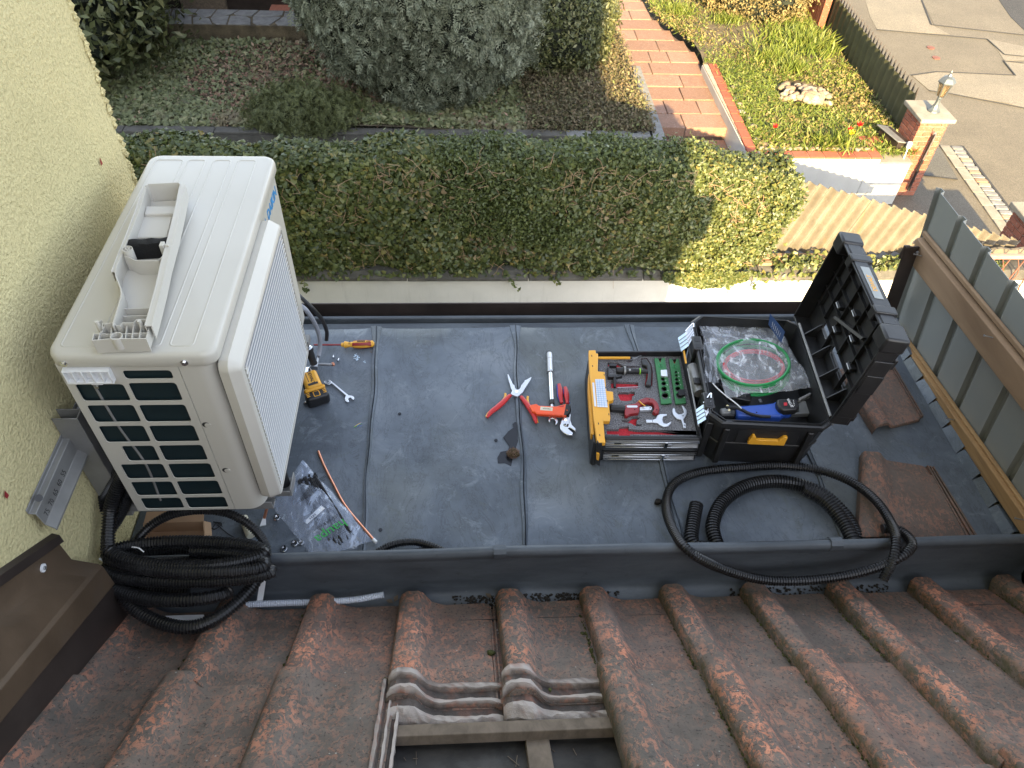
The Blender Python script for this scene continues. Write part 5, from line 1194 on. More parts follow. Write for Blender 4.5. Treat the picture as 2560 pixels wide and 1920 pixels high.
# inner step plateaus
def quadz(pts, z, t, name):
    mb = MB(); mb.slab([Vector((p.x,p.y,z)) for p in pts], t); return mb.build(name, CP, pc, bevel=.003)
quadz([cp(575,350,zc+.02), cp(850,345,zc+.02), cp(780,620,zc+.02), cp(470,620,zc+.02)], zc+.018, .014, 'step')
quadz([cp(590,330,zc+.03), cp(860,330,zc+.03), cp(845,400,zc+.03), cp(575,405,zc+.03)], zc+.026, .022, 'step')
cross = [cp(395,780), cp(430,785), cp(500,820), cp(700,818), cp(750,770)]
wall(cross, .0022, zc+.004, zc+H-.004, 'cross_rib', 1)
for y_, xa, xb in ((1278,385,655),(1345,362,640)):
    wall([cp(xa,y_,zc+.02), cp(xb,y_-6,zc+.02)], .002, zc+.004, zc+.024, 'cross_rib', 1)
# bottom ribbed lip
lipz = zc+.03
quadz([cp(95,1515,lipz), cp(130,1370,lipz), cp(200,1380,lipz), cp(620,1350,lipz), cp(600,1440,lipz), cp(580,1508,lipz)], zc+.012, .010, 'lip_plate')
wall([cp(92,1520), cp(270,1505), cp(360,1505), cp(585,1502)], .0025, zc+.002, zc+.042, 'lip_rib', 1)
wall([cp(110,1450), cp(270,1452), cp(360,1450), cp(600,1440)], .002, zc+.008, zc+.038, 'lip_rib', 1)
wall([cp(210,1385), cp(300,1372), cp(320,1400), cp(350,1400), cp(370,1372), cp(470,1375), cp(500,1345), cp(625,1340)], .002, zc+.008, zc+.046, 'lip_rib', 1)
for xa, ya_, xb, yb_ in ((110,1450,95,1515),(165,1450,150,1512),(270,1400,262,1505),(410,1380,395,1500),(470,1385,455,1500),(545,1345,520,1500),(625,1340,600,1440),(600,1440,580,1505),(130,1370,170,1330),(210,1385,170,1450),(190,1360,185,1440)):
    wall([cp(xa,ya_), cp(xb,yb_)], .002, zc+.008, zc+.040, 'lip_rib', 1)
# half round notch
mb = MB(); c = cp(315,1490); mb.lathe([(.013,zc+.012),(.013,zc+.044),(.011,zc+.044),(.011,zc+.012)], (c.x,c.y,0), (0,0,1), 18, False); mb.build('boss', CP, pc)
# spoked boss
c = cp(432,745); c.z = 0; mb = MB(); mb.lathe([(.0125,zc+.004),(.0125,zc+H+.006),(.0108,zc+H+.006),(.0108,zc+.004)], c, (0,0,1), 20, False); mb.lathe([(.005,zc+.004),(.005,zc+H+.006),(.003,zc+H+.006),(.003,zc+.02)], c, (0,0,1), 12, False)
for k in range(5):
    a_ = 2*math.pi*k/5; e = Vector((math.cos(a_), math.sin(a_), 0)); t_ = Vector((-e.y, e.x, 0))*.0009; p0, p1 = c+e*.0045, c+e*.0115
    mb.prism([p0-t_+Vector((0,0,zc)), p1-t_+Vector((0,0,zc)), p1+t_+Vector((0,0,zc)), p0+t_+Vector((0,0,zc))], [v+Vector((0,0,zc+H+.005)) for v in (p0-t_, p1-t_, p1+t_, p0+t_)])
mb.build('screw_boss', CP, pc)
# small clip
c = cp(745,700); mb = MB(); mb.box(c.x-.006, c.x+.004, c.y-.008, c.y+.010, zc+.03, zc+H+.006); mb.box(c.x+.004, c.x+.016, c.y-.003, c.y+.001, zc+.04, zc+H+.004); mb.build('clip', CP, pc, bevel=.001)
# tall side posts of the lip
for x_, y_ in ((150,1390),(535,1385)):
    c = cp(x_, y_); mb = MB(); mb.cyl((c.x,c.y,zc+.008), (c.x,c.y,zc+.055), .006, 8, .0045); mb.build('hook', CP, pc)
# black foam strip
a, b = cp(440,640), cp(790,620); mb = MB(); d = (b-a); m_ = []
for j in range(13):
    t = j/12; p = a+d*t; dy = .002*math.sin(9*t)+.001*math.sin(23*t); m_.append([(p.x,p.y+.004+dy,zc+.005),(p.x,p.y+.003+dy,zc+H-.006),(p.x,p.y-.001,zc+H-.001+.0015*math.sin(14*t)),(p.x,p.y-.020+dy,zc+H-.003),(p.x,p.y-.023,zc+H-.012),(p.x,p.y-.024,zc+.005)])
mb.loft(m_); mb.build('foam_strip', MT['black foam'], pc, label='black foam strip across the cover', smooth=60)

# ---------------------------------------------------------------- wall bracket
br = thing('wall_bracket', 'grey steel wall bracket with numbered mounting rail below the air conditioner', 'bracket', (-1.03, 1.3, .18))
BK = MT['bracket']
sec = [(-1.049,.535),(-1.046,.535),(-1.046,.522),(-1.030,.520),(-1.026,.475),(-1.008,.455),(-1.008,.447),(-1.011,.447),(-1.012,.453),(-1.029,.473),(-1.033,.517),(-1.049,.519)]
mb = MB(); mb.loft([[(x, 1.073, z) for x, z in sec], [(x, 2.10, z) for x, z in sec]]); mb.build('rail', BK, br, bevel=.001, bseg=1)
mb = MB(); mb.cyl(at(97, 1245, X=-1.0295), at(97, 1245, X=-1.0255), .009, 12); mb.build('rail_hole', MT['boxblack'], br)
for i, s_ in enumerate(('75','70','65','60','55')):
    px, py = [(258,952),(281,897),(305,843),(327,790),(349,737)][i]; p = at(*zl(px, py), X=-1.020)
    Tt = frame(at(*zl(px, py), X=-1.0165), (0,1,0), (-.4,0,.92)); text(s_, .018, Matrix.Translation((.001,0,0)) @ Tt, MT['ink'], br, 'rail_number')
for yb_ in (1.305, 1.985):
    u = [(-1.046, yb_+.035), (-1.046, yb_+.032), (-.985, yb_+.032), (-.985, yb_+.003), (-1.046, yb_+.003), (-1.046, yb_), (-.982, yb_), (-.982, yb_+.035)]
    mb = MB(); mb.prism([(x,y,.16) for x,y in u], [(x,y,.60) for x,y in u]); mb.build('upright', BK, br, bevel=.001, bseg=1)
    mb = MB(); mb.box(-1.046,-.57,yb_+.001,yb_+.034,.178,.182); mb.box(-1.04,-.57,yb_+.0,yb_+.003,.182,.214); mb.box(-1.04,-.57,yb_+.032,yb_+.035,.182,.214); mb.build('arm', BK, br, bevel=.001, bseg=1)
    mb = MB(); mb.box(-.96,-.93,yb_+.004,yb_+.031,.1825,.2145); mb.build('rubber_pad', MT['blackrub'], br)
# grille corner bracket bottom right
gb = thing('arm_end_cap', 'grey arm end with black rubber foot under the near corner of the unit', 'bracket end', at(700, 1240, z=.2))
mb = MB(); p = at(712, 1215, z=.24); mb.cyl(p+Vector((-.01,.03,-.03)), p+Vector((-.01,.03,.035)), .016, 14); mb.build('rubber_foot', MT['blackrub'], gb)
mb = MB(); mb.box(p.x-.05, p.x+.018, p.y-.01, p.y+.055, p.z-.038, p.z-.032); mb.box(p.x+.014, p.x+.018, p.y-.01, p.y+.055, p.z-.032, p.z-.004); mb.box(p.x-.05, p.x+.014, p.y-.012, p.y-.008, p.z-.036, p.z-.012); mb.build('end', BK, gb, bevel=.002)

# ================================================================ FENCE on the right
k_ = -.15032; FXB = 1.83
def FP(x, y, off=0):
    w_ = ray(x, y); t = (FXB+off+k_*EYE.z)/(w_.x-k_*w_.z); return EYE+w_*t
gfn = thing('sheet_fence', 'grey profiled sheet metal fence with two wooden rails', 'fence', (1.83, 1.8, 0))
U = Vector((k_*-1, 0, -1)).normalized()*-1; U = Vector((-.149, .032, .988)).normalized(); Vd = Vector((0, 1, 0)); 
def F3(y, z, off=0):  # point in fence plane from y position and height
    return Vector((FXB+k_*z+off, y+.032*z, z))
pitch = .1775
def panel(y0):
    s_ = [(0,0),(.006,.016),(.028,.018),(.036,.002),(.040,.0),(pitch,0)]
    mb = MB(); A = [F3(y0-y, -.05, o_) for y, o_ in s_]; B = [F3(y0-y, .64-.12*0, o_) for y, o_ in s_]
    mb.loft([A, B, [p+Vector((.002,0,0)) for p in B], [p+Vector((.002,0,0)) for p in A]], cap=False, closed=False); return mb
for i in range(9):
    panel(2.318-i*pitch).build('metal_panel', MT['fencegrey'], gfn, smooth=20)
def railb(z0, z1, mat, y0=2.29, y1=.4, th=.028, dz0=0, dz1=0):
    mb = MB(); ax = Vector((-1, 0, -.15)).normalized()*th
    a = [F3(y0, z0, -.003), F3(y0, z1, -.003), F3(y0, z1, -.003)+ax, F3(y0, z0, -.003)+ax]; b = [F3(y1, z0+dz1, -.003), F3(y1, z1+dz1, -.003), F3(y1, z1+dz1, -.003)+ax, F3(y1, z0+dz1, -.003)+ax]
    n = 12; mb.loft([[p.lerp(q, j/n) for p, q in zip(a, b)] for j in range(n+1)]); return mb.build('wooden_rail', mat, gfn, bevel=.003)
railb(.335, .445, MT['oldtimber'], dz1=.13); railb(-.045, .018, MT['timber'], dz1=.185)
railb(.455, .475, MT['oldtimber'], th=.012, dz1=.13); railb(.017, .030, MT['timber'], th=.014, dz1=.185)
for x, y in ((2304,640),(2482,844),(2228,845),(2385,1050),(2560,1300)):
    p = FP(x, y, -.033); mb = MB(); mb.cyl(p, p+Vector((-.03,.004,.006)), .0022, 6); mb.cyl(p+Vector((-.03,.004,.006)), p+Vector((-.031,.004,.006)), .004, 8); mb.build('nail', MT['steel'], gfn)
pst = thing('black_post', 'flat black metal post at the far end of the sheet fence', 'post', (1.78, 2.27, 0))
a = at(2282, 618, Y=2.26); b = at(2205, 832, Y=2.26)
mb = MB(); wv = Vector((.028, 0, 0)); mb.prism([b-wv, b+wv, b+wv+Vector((0,.008,0)), b-wv+Vector((0,.008,0))], [a-wv, a+wv, a+wv+Vector((0,.008,0)), a-wv+Vector((0,.008,0))]); mb.build('bar', MT['darkmetal'], pst, bevel=.002)
mb = MB(); p = at(2293, 630, Y=2.255); mb.cyl(p, p+Vector((0,-.008,0)), .006, 6); mb.build('bolt', MT['steel'], pst)
mb = MB(); p = at(2262, 632, Y=2.262); mb.box(p.x-.012, p.x+.012, p.y, p.y+.01, p.z-.03, p.z+.03); mb.build('clamp', MT['darkmetal'], pst, bevel=.002)

# ================================================================ CONDUITS
def hose(name, label, pts, r, pitch=.0075, depth=None, mat='conduit', group=None, cat='conduit', seg=12, parent=None):
    mb = MB(); P = [p if isinstance(p, Vector) else (at(p[0], p[1], z=p[2]) if len(p) == 3 else at(p[0], p[1], Y=p[3])) for p in pts]
    P = spline(P, .008); P = resample(P, .006)
    mb.tube(P, r, seg, corr=(pitch, depth or r*.2), smooth=False, cap=True); return mb.build(name, MT[mat], parent, label=label, cat=cat, group=group, smooth=0 if False else 25)
g1 = 'black corrugated conduits'
hose('corrugated_conduit', 'thin black corrugated conduit in a wide loop over the gutter lip', [(2206,1322,.085),(2238,1322,.09),(2266,1338,.105),(2280,1364,.12),(2255,1390,.115),(2195,1418,.08),(2110,1440,.045),(2000,1452,.022),(1900,1448,.022),(1800,1420,.065),(1725,1380,.118),(1685,1330,.085),(1665,1265,.035),(1685,1210,.018),(1750,1180,.018),(1860,1168,.022),(1960,1164,.02),(2050,1176,.03),(2130,1206,.055),(2190,1252,.09),(2226,1305,.105),(2240,1350,.13),(2232,1400,.11),(2205,1454,.06)], .0155, .0085, group=g1)
hose('corrugated_conduit', 'thick black corrugated conduit coil beside the loose roof tiles', [(1741,1262,.024),(1732,1310,.024),(1729,1350,.024),Vector((.74,1.232,.024)),Vector((.82,1.222,.024)),Vector((.95,1.222,.024)),Vector((1.1,1.222,.024)),Vector((1.2,1.226,.025)),(2137,1362,.028),(2138,1335,.03),(2112,1288,.03),(2060,1238,.032),(2000,1212,.034),(1930,1203,.034),(1860,1217,.034),(1806,1255,.034),(1782,1310,.034),(1790,1355,.032),Vector((.80,1.226,.03))], .0235, .0098, group=g1)
hose('corrugated_conduit', 'short thick conduit end lying over the coil beside the tool case', [(2012,1222,.07),(2060,1250,.068),(2105,1300,.064),(2130,1345,.06),(2138,1372,.05)], .0235, .0098, group=g1)
hose('corrugated_conduit', 'black corrugated conduit peeping over the middle of the gutter lip', [Vector((-.31,1.222,.014)),(948,1378,.02),(975,1364,.024),(1010,1356,.026),(1050,1357,.026),(1100,1374,.024),Vector((-.05,1.222,.014))], .0125, .0075, group=g1)
hose('corrugated_conduit', 'second black conduit strand behind the middle of the gutter lip', [Vector((-.18,1.222,.014)),(1040,1380,.018),(1085,1374,.018),(1130,1382,.018),Vector((-.02,1.222,.014))], .011, .006, group=g1)
# left pile: points in the zl close-up frame
def ZP(L): return [(*zl(x, y), z) for x, y, z in L]
hose('corrugated_conduit', 'thin black conduit arching over the cardboard box below the unit', ZP([(640,1330,.10),(680,1230,.12),(740,1130,.14),(830,1030,.16),(950,965,.18),(1100,940,.19),(1250,955,.18),(1370,1015,.16),(1450,1100,.13),(1478,1180,.10),(1455,1250,.08),(1380,1330,.07)]), .0140, .0075, group=g1)
def loops(cs, n=14):
    """cs: list of (cx, cy, rx, ry, z) per quarter-turn key; angle starts at left (180 deg), runs bottom -> right -> top"""
    out = []; K = len(cs)-1
    for k in range(K*n+1):
        f = k/n; i = min(int(f), K-1); t = f-i; t = t*t*(3-2*t); c = [a_+(b_-a_)*t for a_, b_ in zip(cs[i], cs[i+1])]; an = math.pi+math.pi/2*f*-1
        out.append((*zl(c[0]+c[2]*math.cos(an), c[1]+c[3]*math.sin(an)), c[4])) 
    return out[::2]
hose('corrugated_conduit', 'black conduit coming down beside the wall and winding through the pile', [at(318,1150,z=.42),at(300,1200,z=.34),at(278,1262,z=.27)]+ZP([(600,1040,.23)])+loops([(1030,1150,430,90,.20),(1040,1170,430,85,.185),(1030,1175,430,60,.16),(1020,1170,430,55,.15),(1020,1190,425,60,.175),(1040,1215,430,70,.185),(1045,1240,420,70,.16),(1050,1245,420,75,.13)]), .0195, .0085, group=g1)
hose('corrugated_conduit', 'thick black conduit forming the lowest big loop over the tiles', loops([(1010,1400,330,130,.085),(1030,1385,350,205,.05),(1040,1300,380,150,.05),(1040,1260,400,100,.06),(990,1300,430,110,.10),(960,1335,420,105,.12),(960,1380,300,50,.10)]), .0200, .0085, group=g1)
hose('corrugated_conduit', 'inner black conduit loop in the middle of the pile', loops([(1060,1270,470,75,.14),(1050,1275,440,62,.15),(1060,1280,440,55,.145),(1040,1300,420,70,.11),(1040,1310,400,70,.08),(1050,1330,350,60,.06)]), .0185, .008, group=g1)
hose('corrugated_conduit', 'black conduit running up the wall at the left of the pile', [at(312,1150,z=.40)]+ZP([(640,770,.33),(580,860,.25),(530,950,.21),(495,1050,.18),(480,1130,.15),(480,1210,.12)]), .0185, .0085, group=g1)
hose('corrugated_conduit', 'black conduit crossing between wall bracket and pile', [at(330,1180,z=.38),at(328,1215,z=.30)]+ZP([(700,880,.25),(640,1000,.18),(575,1090,.15),(530,1180,.13),(520,1260,.10)]), .0185, .0085, group=g1)
hose('corrugated_conduit', 'black conduit tail hanging down beside the brown flashing', ZP([(690,1300,.06),(620,1390,.06),(580,1450,.05),(550,1530,.05),(515,1620,.05)]), .015, .0075, group=g1)
mb = MB(); a, b = at(*zl(752,1488), z=.075), at(*zl(800,1450), z=.06); mb.tube([a, b, at(*zl(860,1440), z=.055)], .019, 14); o = tag(mb.build('corrugated_conduit', MT['conduit']), 'open conduit end facing the viewer at the lower left of the pile', 'conduit', g1)
# white ties and strips
tie = thing('cable_tie', 'white tie and paper scrap at the left side of the black pile', 'tie', at(*zl(580,1200), z=.15))
mb = MB(); mb.slab([at(*zl(545,1210), z=.17), at(*zl(612,1162), z=.172), at(*zl(600,1190), z=.17), at(*zl(580,1235), z=.165)], .001); mb.build('paper', MT['white'], tie)
mb = MB(); mb.tube([at(*zl(730,1145), z=.185), at(*zl(765,1150), z=.19), at(*zl(795,1172), z=.188)], .002, 6); mb.build('band', MT['white'], tie)
ws = thing('white_strip', 'white plastic trunking strip standing in the gutter beside the pile', 'plastic strip', (-.6, 1.18, -.1))
a, b = at(*zl(1455,1325), z=.02), at(*zl(1435,1455), z=-.09); mb = MB(); wv = Vector((.009,0,0)); mb.prism([b-wv, b+wv, b+wv+Vector((0,.003,0)), b-wv+Vector((0,.003,0))], [a-wv, a+wv, a+wv+Vector((0,.003,0)), a-wv+Vector((0,.003,0))]); mb.build('strip', MT['white'], ws)
mb = MB(); mb.box(at(*zl(930,1470), z=-.02).x, at(*zl(1135,1480), z=-.02).x, 1.055, 1.075, -.03, -.022); mb.build('flat_piece', MT['white'], ws)
hose('clear_conduit', 'translucent white corrugated pipe lying in the gutter under the tiles', [(600,1512,-.08),(700,1508,-.08),(800,1505,-.08),(880,1500,-.08),(930,1492,-.075),(963,1486,-.07)], .0105, .0068, .002, mat='clearconduit', cat='pipe')

# ================================================================ SMALL THINGS left part of the flat roof
cb = thing('cardboard_box', 'small open cardboard box under the air conditioner', 'box', at(430, 1330, z=0))
mb = MB(); P = [at(*zl(*p), z=.055) for p in ((795,1010),(1125,1000),(1135,1130),(800,1135))]
c = sum(P, Vector())/4
for a, b in zip(P, P[1:]+P[:1]):
    n_ = (b-a).cross(Vector((0,0,1))).normalized()*.002; mb.prism([Vector((q.x,q.y,.002)) for q in (a-n_,b-n_,b+n_,a+n_)], [Vector((q.x,q.y,.055)) for q in (a-n_,b-n_,b+n_,a+n_)])
mb.slab([Vector((p.x,p.y,.004)) for p in P], .002); mb.build('tray', MT['cardboard'], cb, smooth=0)
mb = MB(); mb.slab([P[0], P[1], P[1]+Vector((.0,.03,.015)), P[0]+Vector((.005,.03,.015))], .002); mb.slab([P[1], P[2], P[2]+Vector((.02,0,-.01)), P[1]+Vector((.02,0,-.01))], .002); mb.build('flap', MT['cardboard'], cb, smooth=0)
wp = thing('ribbed_pipe_piece', 'short cream ribbed plastic pipe piece under the unit corner', 'pipe piece', at(615, 1330, z=0))
mb = MB(); mb.tube([at(*zl(1345,985), z=.018), at(*zl(1390,1085), z=.018)], .015, 14, corr=(.006,.0015), smooth=False); mb.build('pipe', MT['cream'], wp)
cs = thing('crimped_copper_end', 'short copper pipe end with pinched silver tip below the unit', 'copper pipe', at(662, 1300, z=.02))
mb = MB(); mb.tube([at(*zl(1478,925), z=.05), at(*zl(1462,985), z=.02)], .0048, 10); mb.build('pipe', MT['copper'], cs)
mb = MB(); a, b = at(*zl(1463,980), z=.018), at(*zl(1455,1028), z=.012); w1, w2 = Vector((.004,0,0)), Vector((.009,.002,0)); mb.prism([a-w1,a+w1,b+w2,b-w2],[p+Vector((0,0,.004)) for p in (a-w1,a+w1,b+w2,b-w2)]); mb.build('pinched_tip', MT['white'], cs)
def nut(x, y, label, r=.0095, kind='nut'):
    p = at(*zl(x, y), z=.001); t = thing('hex_nut', label, 'nut', p, 'flange nuts on the flat roof')
    m = MB(); a = rng.uniform(0, 1); m.lathe([(r*.55,.0005),(r*1.15,.0005),(r*1.1,.003),(r*.98,.0032),(r*.95,.010),(r*.55,.010)], p, (0,0,1), 18, False); m.build('ring', MT['chrome'], t)
    m = MB(); m.lathe([(r*.56,.0015),(r*.5,.002),(r*.1,.002)], p, (0,0,1), 12); m.build('bore', MT['ink'], t)
nut(1533, 985, 'flange nut nearest the unit corner'); nut(1630, 1127, 'left flange nut of the touching pair'); nut(1665, 1123, 'right smaller nut of the touching pair', .0078); nut(1571, 1157, 'flange nut nearest the gutter lip'); nut(908, 1103, 'flange nut lying in the cardboard box')
def screwt(x, y, label, ang=90, L=.016, fr=zf):
    p = at(*fr(x, y), z=.004); t = thing('screw', label, 'screw', p, 'loose screws on the flat roof'); d = Vector((math.cos(rad(ang)), math.sin(rad(ang)), 0))
    m = MB(); m.lathe([(.0065,0),(.0065,.0015),(.0045,.002),(.0042,.006)], p, d, 6); m.build('head', MT['chrome'], t); m = MB(); m.cyl(p+d*.005, p+d*L, .0022, 7); m.build('shank', MT['chrome'], t)
screwt(630, 925, 'upper of two loose screws below the screwdriver'); screwt(686, 962, 'lower of two loose screws below the screwdriver', 80); screwt(350, 1048, 'screw half hidden beside the grille edge', 160)
screwt(290, 1470, 'bigger hex bolt beside the drill at the grille edge', 70, .035)
for x, y, r in ((945,392,.004),(952,348,.002),(965,440,.003)):
    p = at(600+x/3.16, 1100+y/3.16, z=.002); m = stone_mb(p, r*1.3, .8); tag(m.build('metal_bead', MT['chrome'] if r < .0045 and y < 420 else MT['debris'], smooth=180), {392:'shiny ball nut beside the first roof seam',348:'tiny bright bead above the ball nut',440:'dark crumb below the ball nut'}[y], 'bead')
# copper pipe
cpn = thing('copper_pipe', 'long thin bent copper pipe running over the plastic bag', 'copper pipe', at(750, 1200, z=0))
mb = MB(); mb.tube([at(*zl(1760,615), z=.006), at(*zl(1790,690), z=.006), at(*zl(1840,790), z=.007), at(*zl(1895,895), z=.010), at(*zl(1950,970), z=.016), at(*zl(2010,1040), z=.018), at(*zl(2072,1112), z=.016)], .0042, 10); mb.build('tube', MT['copper'], cpn)
mb = MB(); a = at(*zl(2064,1103), z=.016); b = at(*zl(2082,1120), z=.016); mb.cyl(a, b, .0055, 12); mb.build('end_cap', MT['white'], cpn)
# plastic bag with cable ties
bg_ = thing('plastic_bag', 'clear printed plastic bag of black cable ties lying near the gutter', 'bag', at(800, 1270, z=0))
C4 = [zl(1675,678), zl(2085,1118), zl(1950,1200), zl(1755,1203), zl(1505,925)]
def bagsheet(corners, n1, n2, zbase, amp, name, mat, parent, seed, puff=.02):
    r_ = np.random.default_rng(seed); A, B, C_, D = [at(*c, z=0) for c in corners]; mb = MB(); vs = []
    ph = r_.uniform(0, 6, 8)
    for j in range(n2+1):
        for i in range(n1+1):
            u_, v_ = i/n1, j/n2; p = A.lerp(B, u_).lerp(D.lerp(C_, u_), v_)
            e = math.sin(math.pi*u_)*math.sin(math.pi*v_)
            f = abs(math.sin(7*u_+5*v_+ph[0]))*.5+abs(math.sin(13*v_-6*u_+ph[1]))*.35+abs(math.sin(21*u_+17*v_+ph[2]+2*math.sin(5*v_)))*.22+abs(math.sin(31*u_-23*v_+ph[3]+3*math.sin(4*u_)))*.14
            ed = amp*.5*math.sin(19*u_+ph[4])*(1-e)
            vs.append((p.x+ed*.3, p.y+ed*.3, zbase+puff*e**.6+amp*f*(.25+.75*e)+r_.normal(0, amp*.05)))
    fs = [(j*(n1+1)+i, j*(n1+1)+i+1, (j+1)*(n1+1)+i+1, (j+1)*(n1+1)+i) for j in range(n2) for i in range(n1)]
    mb.add(vs, fs); return mb.build(name, MT[mat], parent, smooth=22)
bq = [zl(1675,678), zl(2085,1118), zl(1745,1225), zl(1505,925)]
bagsheet(bq, 60, 46, .012, .010, 'film_front', 'film3', bg_, 3, .022); bagsheet(bq, 10, 8, .002, .001, 'film_back', 'film', bg_, 4, 0)
# black ties inside the bag
pA, pB = at(*zl(1690,760), z=.022), at(*zl(1890,1130), z=.022); dd = (pB-pA); pp = Vector((-dd.y, dd.x, 0)).normalized()
for i in range(46):
    o_ = rng.uniform(-.036, .036); a = pA+pp*o_*.9+dd*rng.uniform(0, .12); b = pB+pp*(o_+rng.uniform(-.012,.012))-dd*rng.uniform(0,.22); m_ = a.lerp(b, .5)+pp*rng.uniform(-.006,.006)
    mb = MB(); z_ = Vector((0,0,rng.uniform(-.004,.008))); mb.tube([a+z_, m_+z_, b+z_], .0024, 5, ds=.03); mb.box(a.x-.004, a.x+.004, a.y-.003, a.y+.003, a.z+z_.z-.003, a.z+z_.z+.003); mb.build('cable_tie', MT['ink'], bg_)
# print on bag (text runs across, mirrored side up as in the photo: reads from the gutter side reversed)
e1 = (at(*zl(1880,1020), z=0)-at(*zl(1780,1085), z=0)); 
Tb = frame(at(*zl(1830,1055), z=.046), -e1, Vector((e1.y, -e1.x, 0))*1)
text('haupa', .046, Tb, MT['inkgreen'], bg_, 'bag_print')
Tb2 = frame(at(*zl(1810,1005), z=.046), -e1, Vector((e1.y, -e1.x, 0))); text('200 x 4,8 mm', .014, Tb2, MT['ink'], bg_, 'bag_print'); 
mb = MB()
for i in range(9):
    a = at(*zl(1640+i*9, 905-i*13), z=.046); d_ = e1.normalized()*rng.uniform(.05,.075); n_ = Vector((-d_.y, d_.x, 0)).normalized()*.0009; mb.slab([a-n_, a+n_, a+d_+n_, a+d_-n_], .0004)
mb.build('small_print', MT['ink'], bg_)
a = at(*zl(1690,1010), z=.034); b = at(*zl(1790,925), z=.038); n_ = Vector((-(b-a).y, (b-a).x, 0)).normalized()*.012; mb = MB(); mb.slab([a-n_*.6, b-n_*.5, b+n_, a+n_*.5], .0005); mb.build('paper_label', MT['white'], bg_)
mb = MB()
for i in range(12):
    p = a.lerp(b, .2+.03*i); mb.slab([p-n_*.3, p-n_*.3+(b-a).normalized()*.0012, p+n_*.35+(b-a).normalized()*.0012, p+n_*.35], .0008, ) if i % 3 else None
mb.T = None; mb.v = [v+Vector((0,0,.001)) for v in mb.v]; mb.build('barcode', MT['ink'], bg_)
# wire scraps
wsn = thing('wire_scrap', 'twisted scrap of green yellow and blue wires on the zinc', 'wire scrap', at(895, 1058, z=0))
for (c_, P_) in (('inkgreen', [(1957,483),(1985,468),(2010,458),(2028,440)]), ('toolyellow', [(1962,480),(1990,462),(2015,452)]), ('blue', [(1975,478),(2000,458),(2012,470),(1990,478)]), ('ink', [(2000,468),(2020,448),(2030,438)])):
    mb = MB(); mb.tube([at(*zl(x, y), z=.003) for x, y in P_], .0016, 6); mb.build('wire', MT[c_], wsn)
bt = thing('black_wire_scrap', 'tangle of thin black wire beside the cardboard box', 'wire scrap', at(*zl(1190,1020), z=0))
for P_ in ([(1140,1000),(1170,1040),(1200,1010),(1230,1030)], [(1150,1030),(1190,1045),(1225,1015),(1180,1005)], [(1200,1020),(1260,1070),(1310,1100)]):
    mb = MB(); mb.tube([at(*zl(x, y), z=.004) for x, y in P_], .0016, 5); mb.build('wire', MT['ink'], bt)
chp = thing('tile_chip', 'small brown chip under the screwdriver handle', 'chip', at(*zf(1100,860), z=0)); mb = MB(); mb.slab([at(*zf(*p), z=.004) for p in ((1068,852),(1110,830),(1122,888))], .003); mb.build('chip', MT['batten'], chp)
for (cx, cy, r_, lb) in ((905,915,38,'whitish dried splash on the zinc below the screwdriver'),(1003,972,14,'tiny white splash beside the larger one')):
    mb = MB()
    for k in range(26 if r_ > 20 else 8):
        a_ = rng.uniform(0, 6.3); q = r_*math.sqrt(rng.random()); p = at(*zf(cx+q*math.cos(a_), cy+q*math.sin(a_)), z=.0042); mb.lathe([(.0001,.0004),(rng.uniform(.0008,.003),.0001)], p, (0,0,1), 7)
    tag(mb.build('splash', MT['latch']), lb, 'stain')
mbm = thing('moss_ball', 'round brown moss ball resting in a wet patch at the seam', 'moss', at(1285, 1130, z=0))
m = stone_mb(at(1283, 1133, z=.016), .021, .85); m.build('ball', MT['moss'], mbm, smooth=180)
P_ = rng.normal(0, 1, (1500, 3)); P_ /= np.linalg.norm(P_, axis=1, keepdims=True); cc = at(1283, 1133, z=.016); V, F = scatter(np.array(cc)+P_*np.array((.021,.017,.018)), P_, .006, BL_V, BL_F, 1.2, .5); o = fast('fibres', V, F, MT['dead leaf'], mbm); o['kind'] = 'stuff'
m2_ = thing('moss_ball', 'dark moss lump beside the thin conduit loop', 'moss', at(1645, 1252, z=0)); m = stone_mb(at(1645, 1254, z=.012), .013, .8); m.build('ball', MT['debris'], m2_, smooth=180)
for x, y, lb in ((1244,1100,'small dark droplet stain left of the moss ball'),(955,1324,'dark oval blot near the plastic bag'),(1003,1034,'dark blot right of the first seam')):
    mb = MB(); mb.lathe([(.0001,.0008),(.006,.0004),(.0065,-.001)], at(x-4, y, z=.004), (0,0,1), 9); tag(mb.build('blot', MT['wet']), lb, 'stain')

# ---- screwdriver
sdv = thing('screwdriver', 'red and yellow insulated screwdriver beside the air conditioner', 'screwdriver', at(880, 860, z=0))
hA, hB = at(*zf(722,768), z=.016), at(*zf(1118,757), z=.016); dx_ = (hB-hA); L_ = dx_.length; dx_.normalize()
mb = MB(); mb.cyl(at(*zf(400,768), z=.016), hA, .0035, 8); mb.build('blade', MT['darkred'], sdv)
mb = MB(); mb.lathe([(.003,0),(.008,.002),(.0085,.01),(.0135,.014),(.0135,.018),(.010,.032),(.0105,.042),(.0145,.052),(.0165,.075),(.0155,.10),(.0135,L_-.006),(.006,L_)], hA, dx_, 18); mb.build('handle_core', MT['toolyellow'], sdv)
mb = MB(); u_ = Vector((0,0,1)); v_ = dx_.cross(u_)
pr_ = [(.0112,.044),(.0152,.052),(.0172,.075),(.0162,.10),(.0145,L_-.012)]
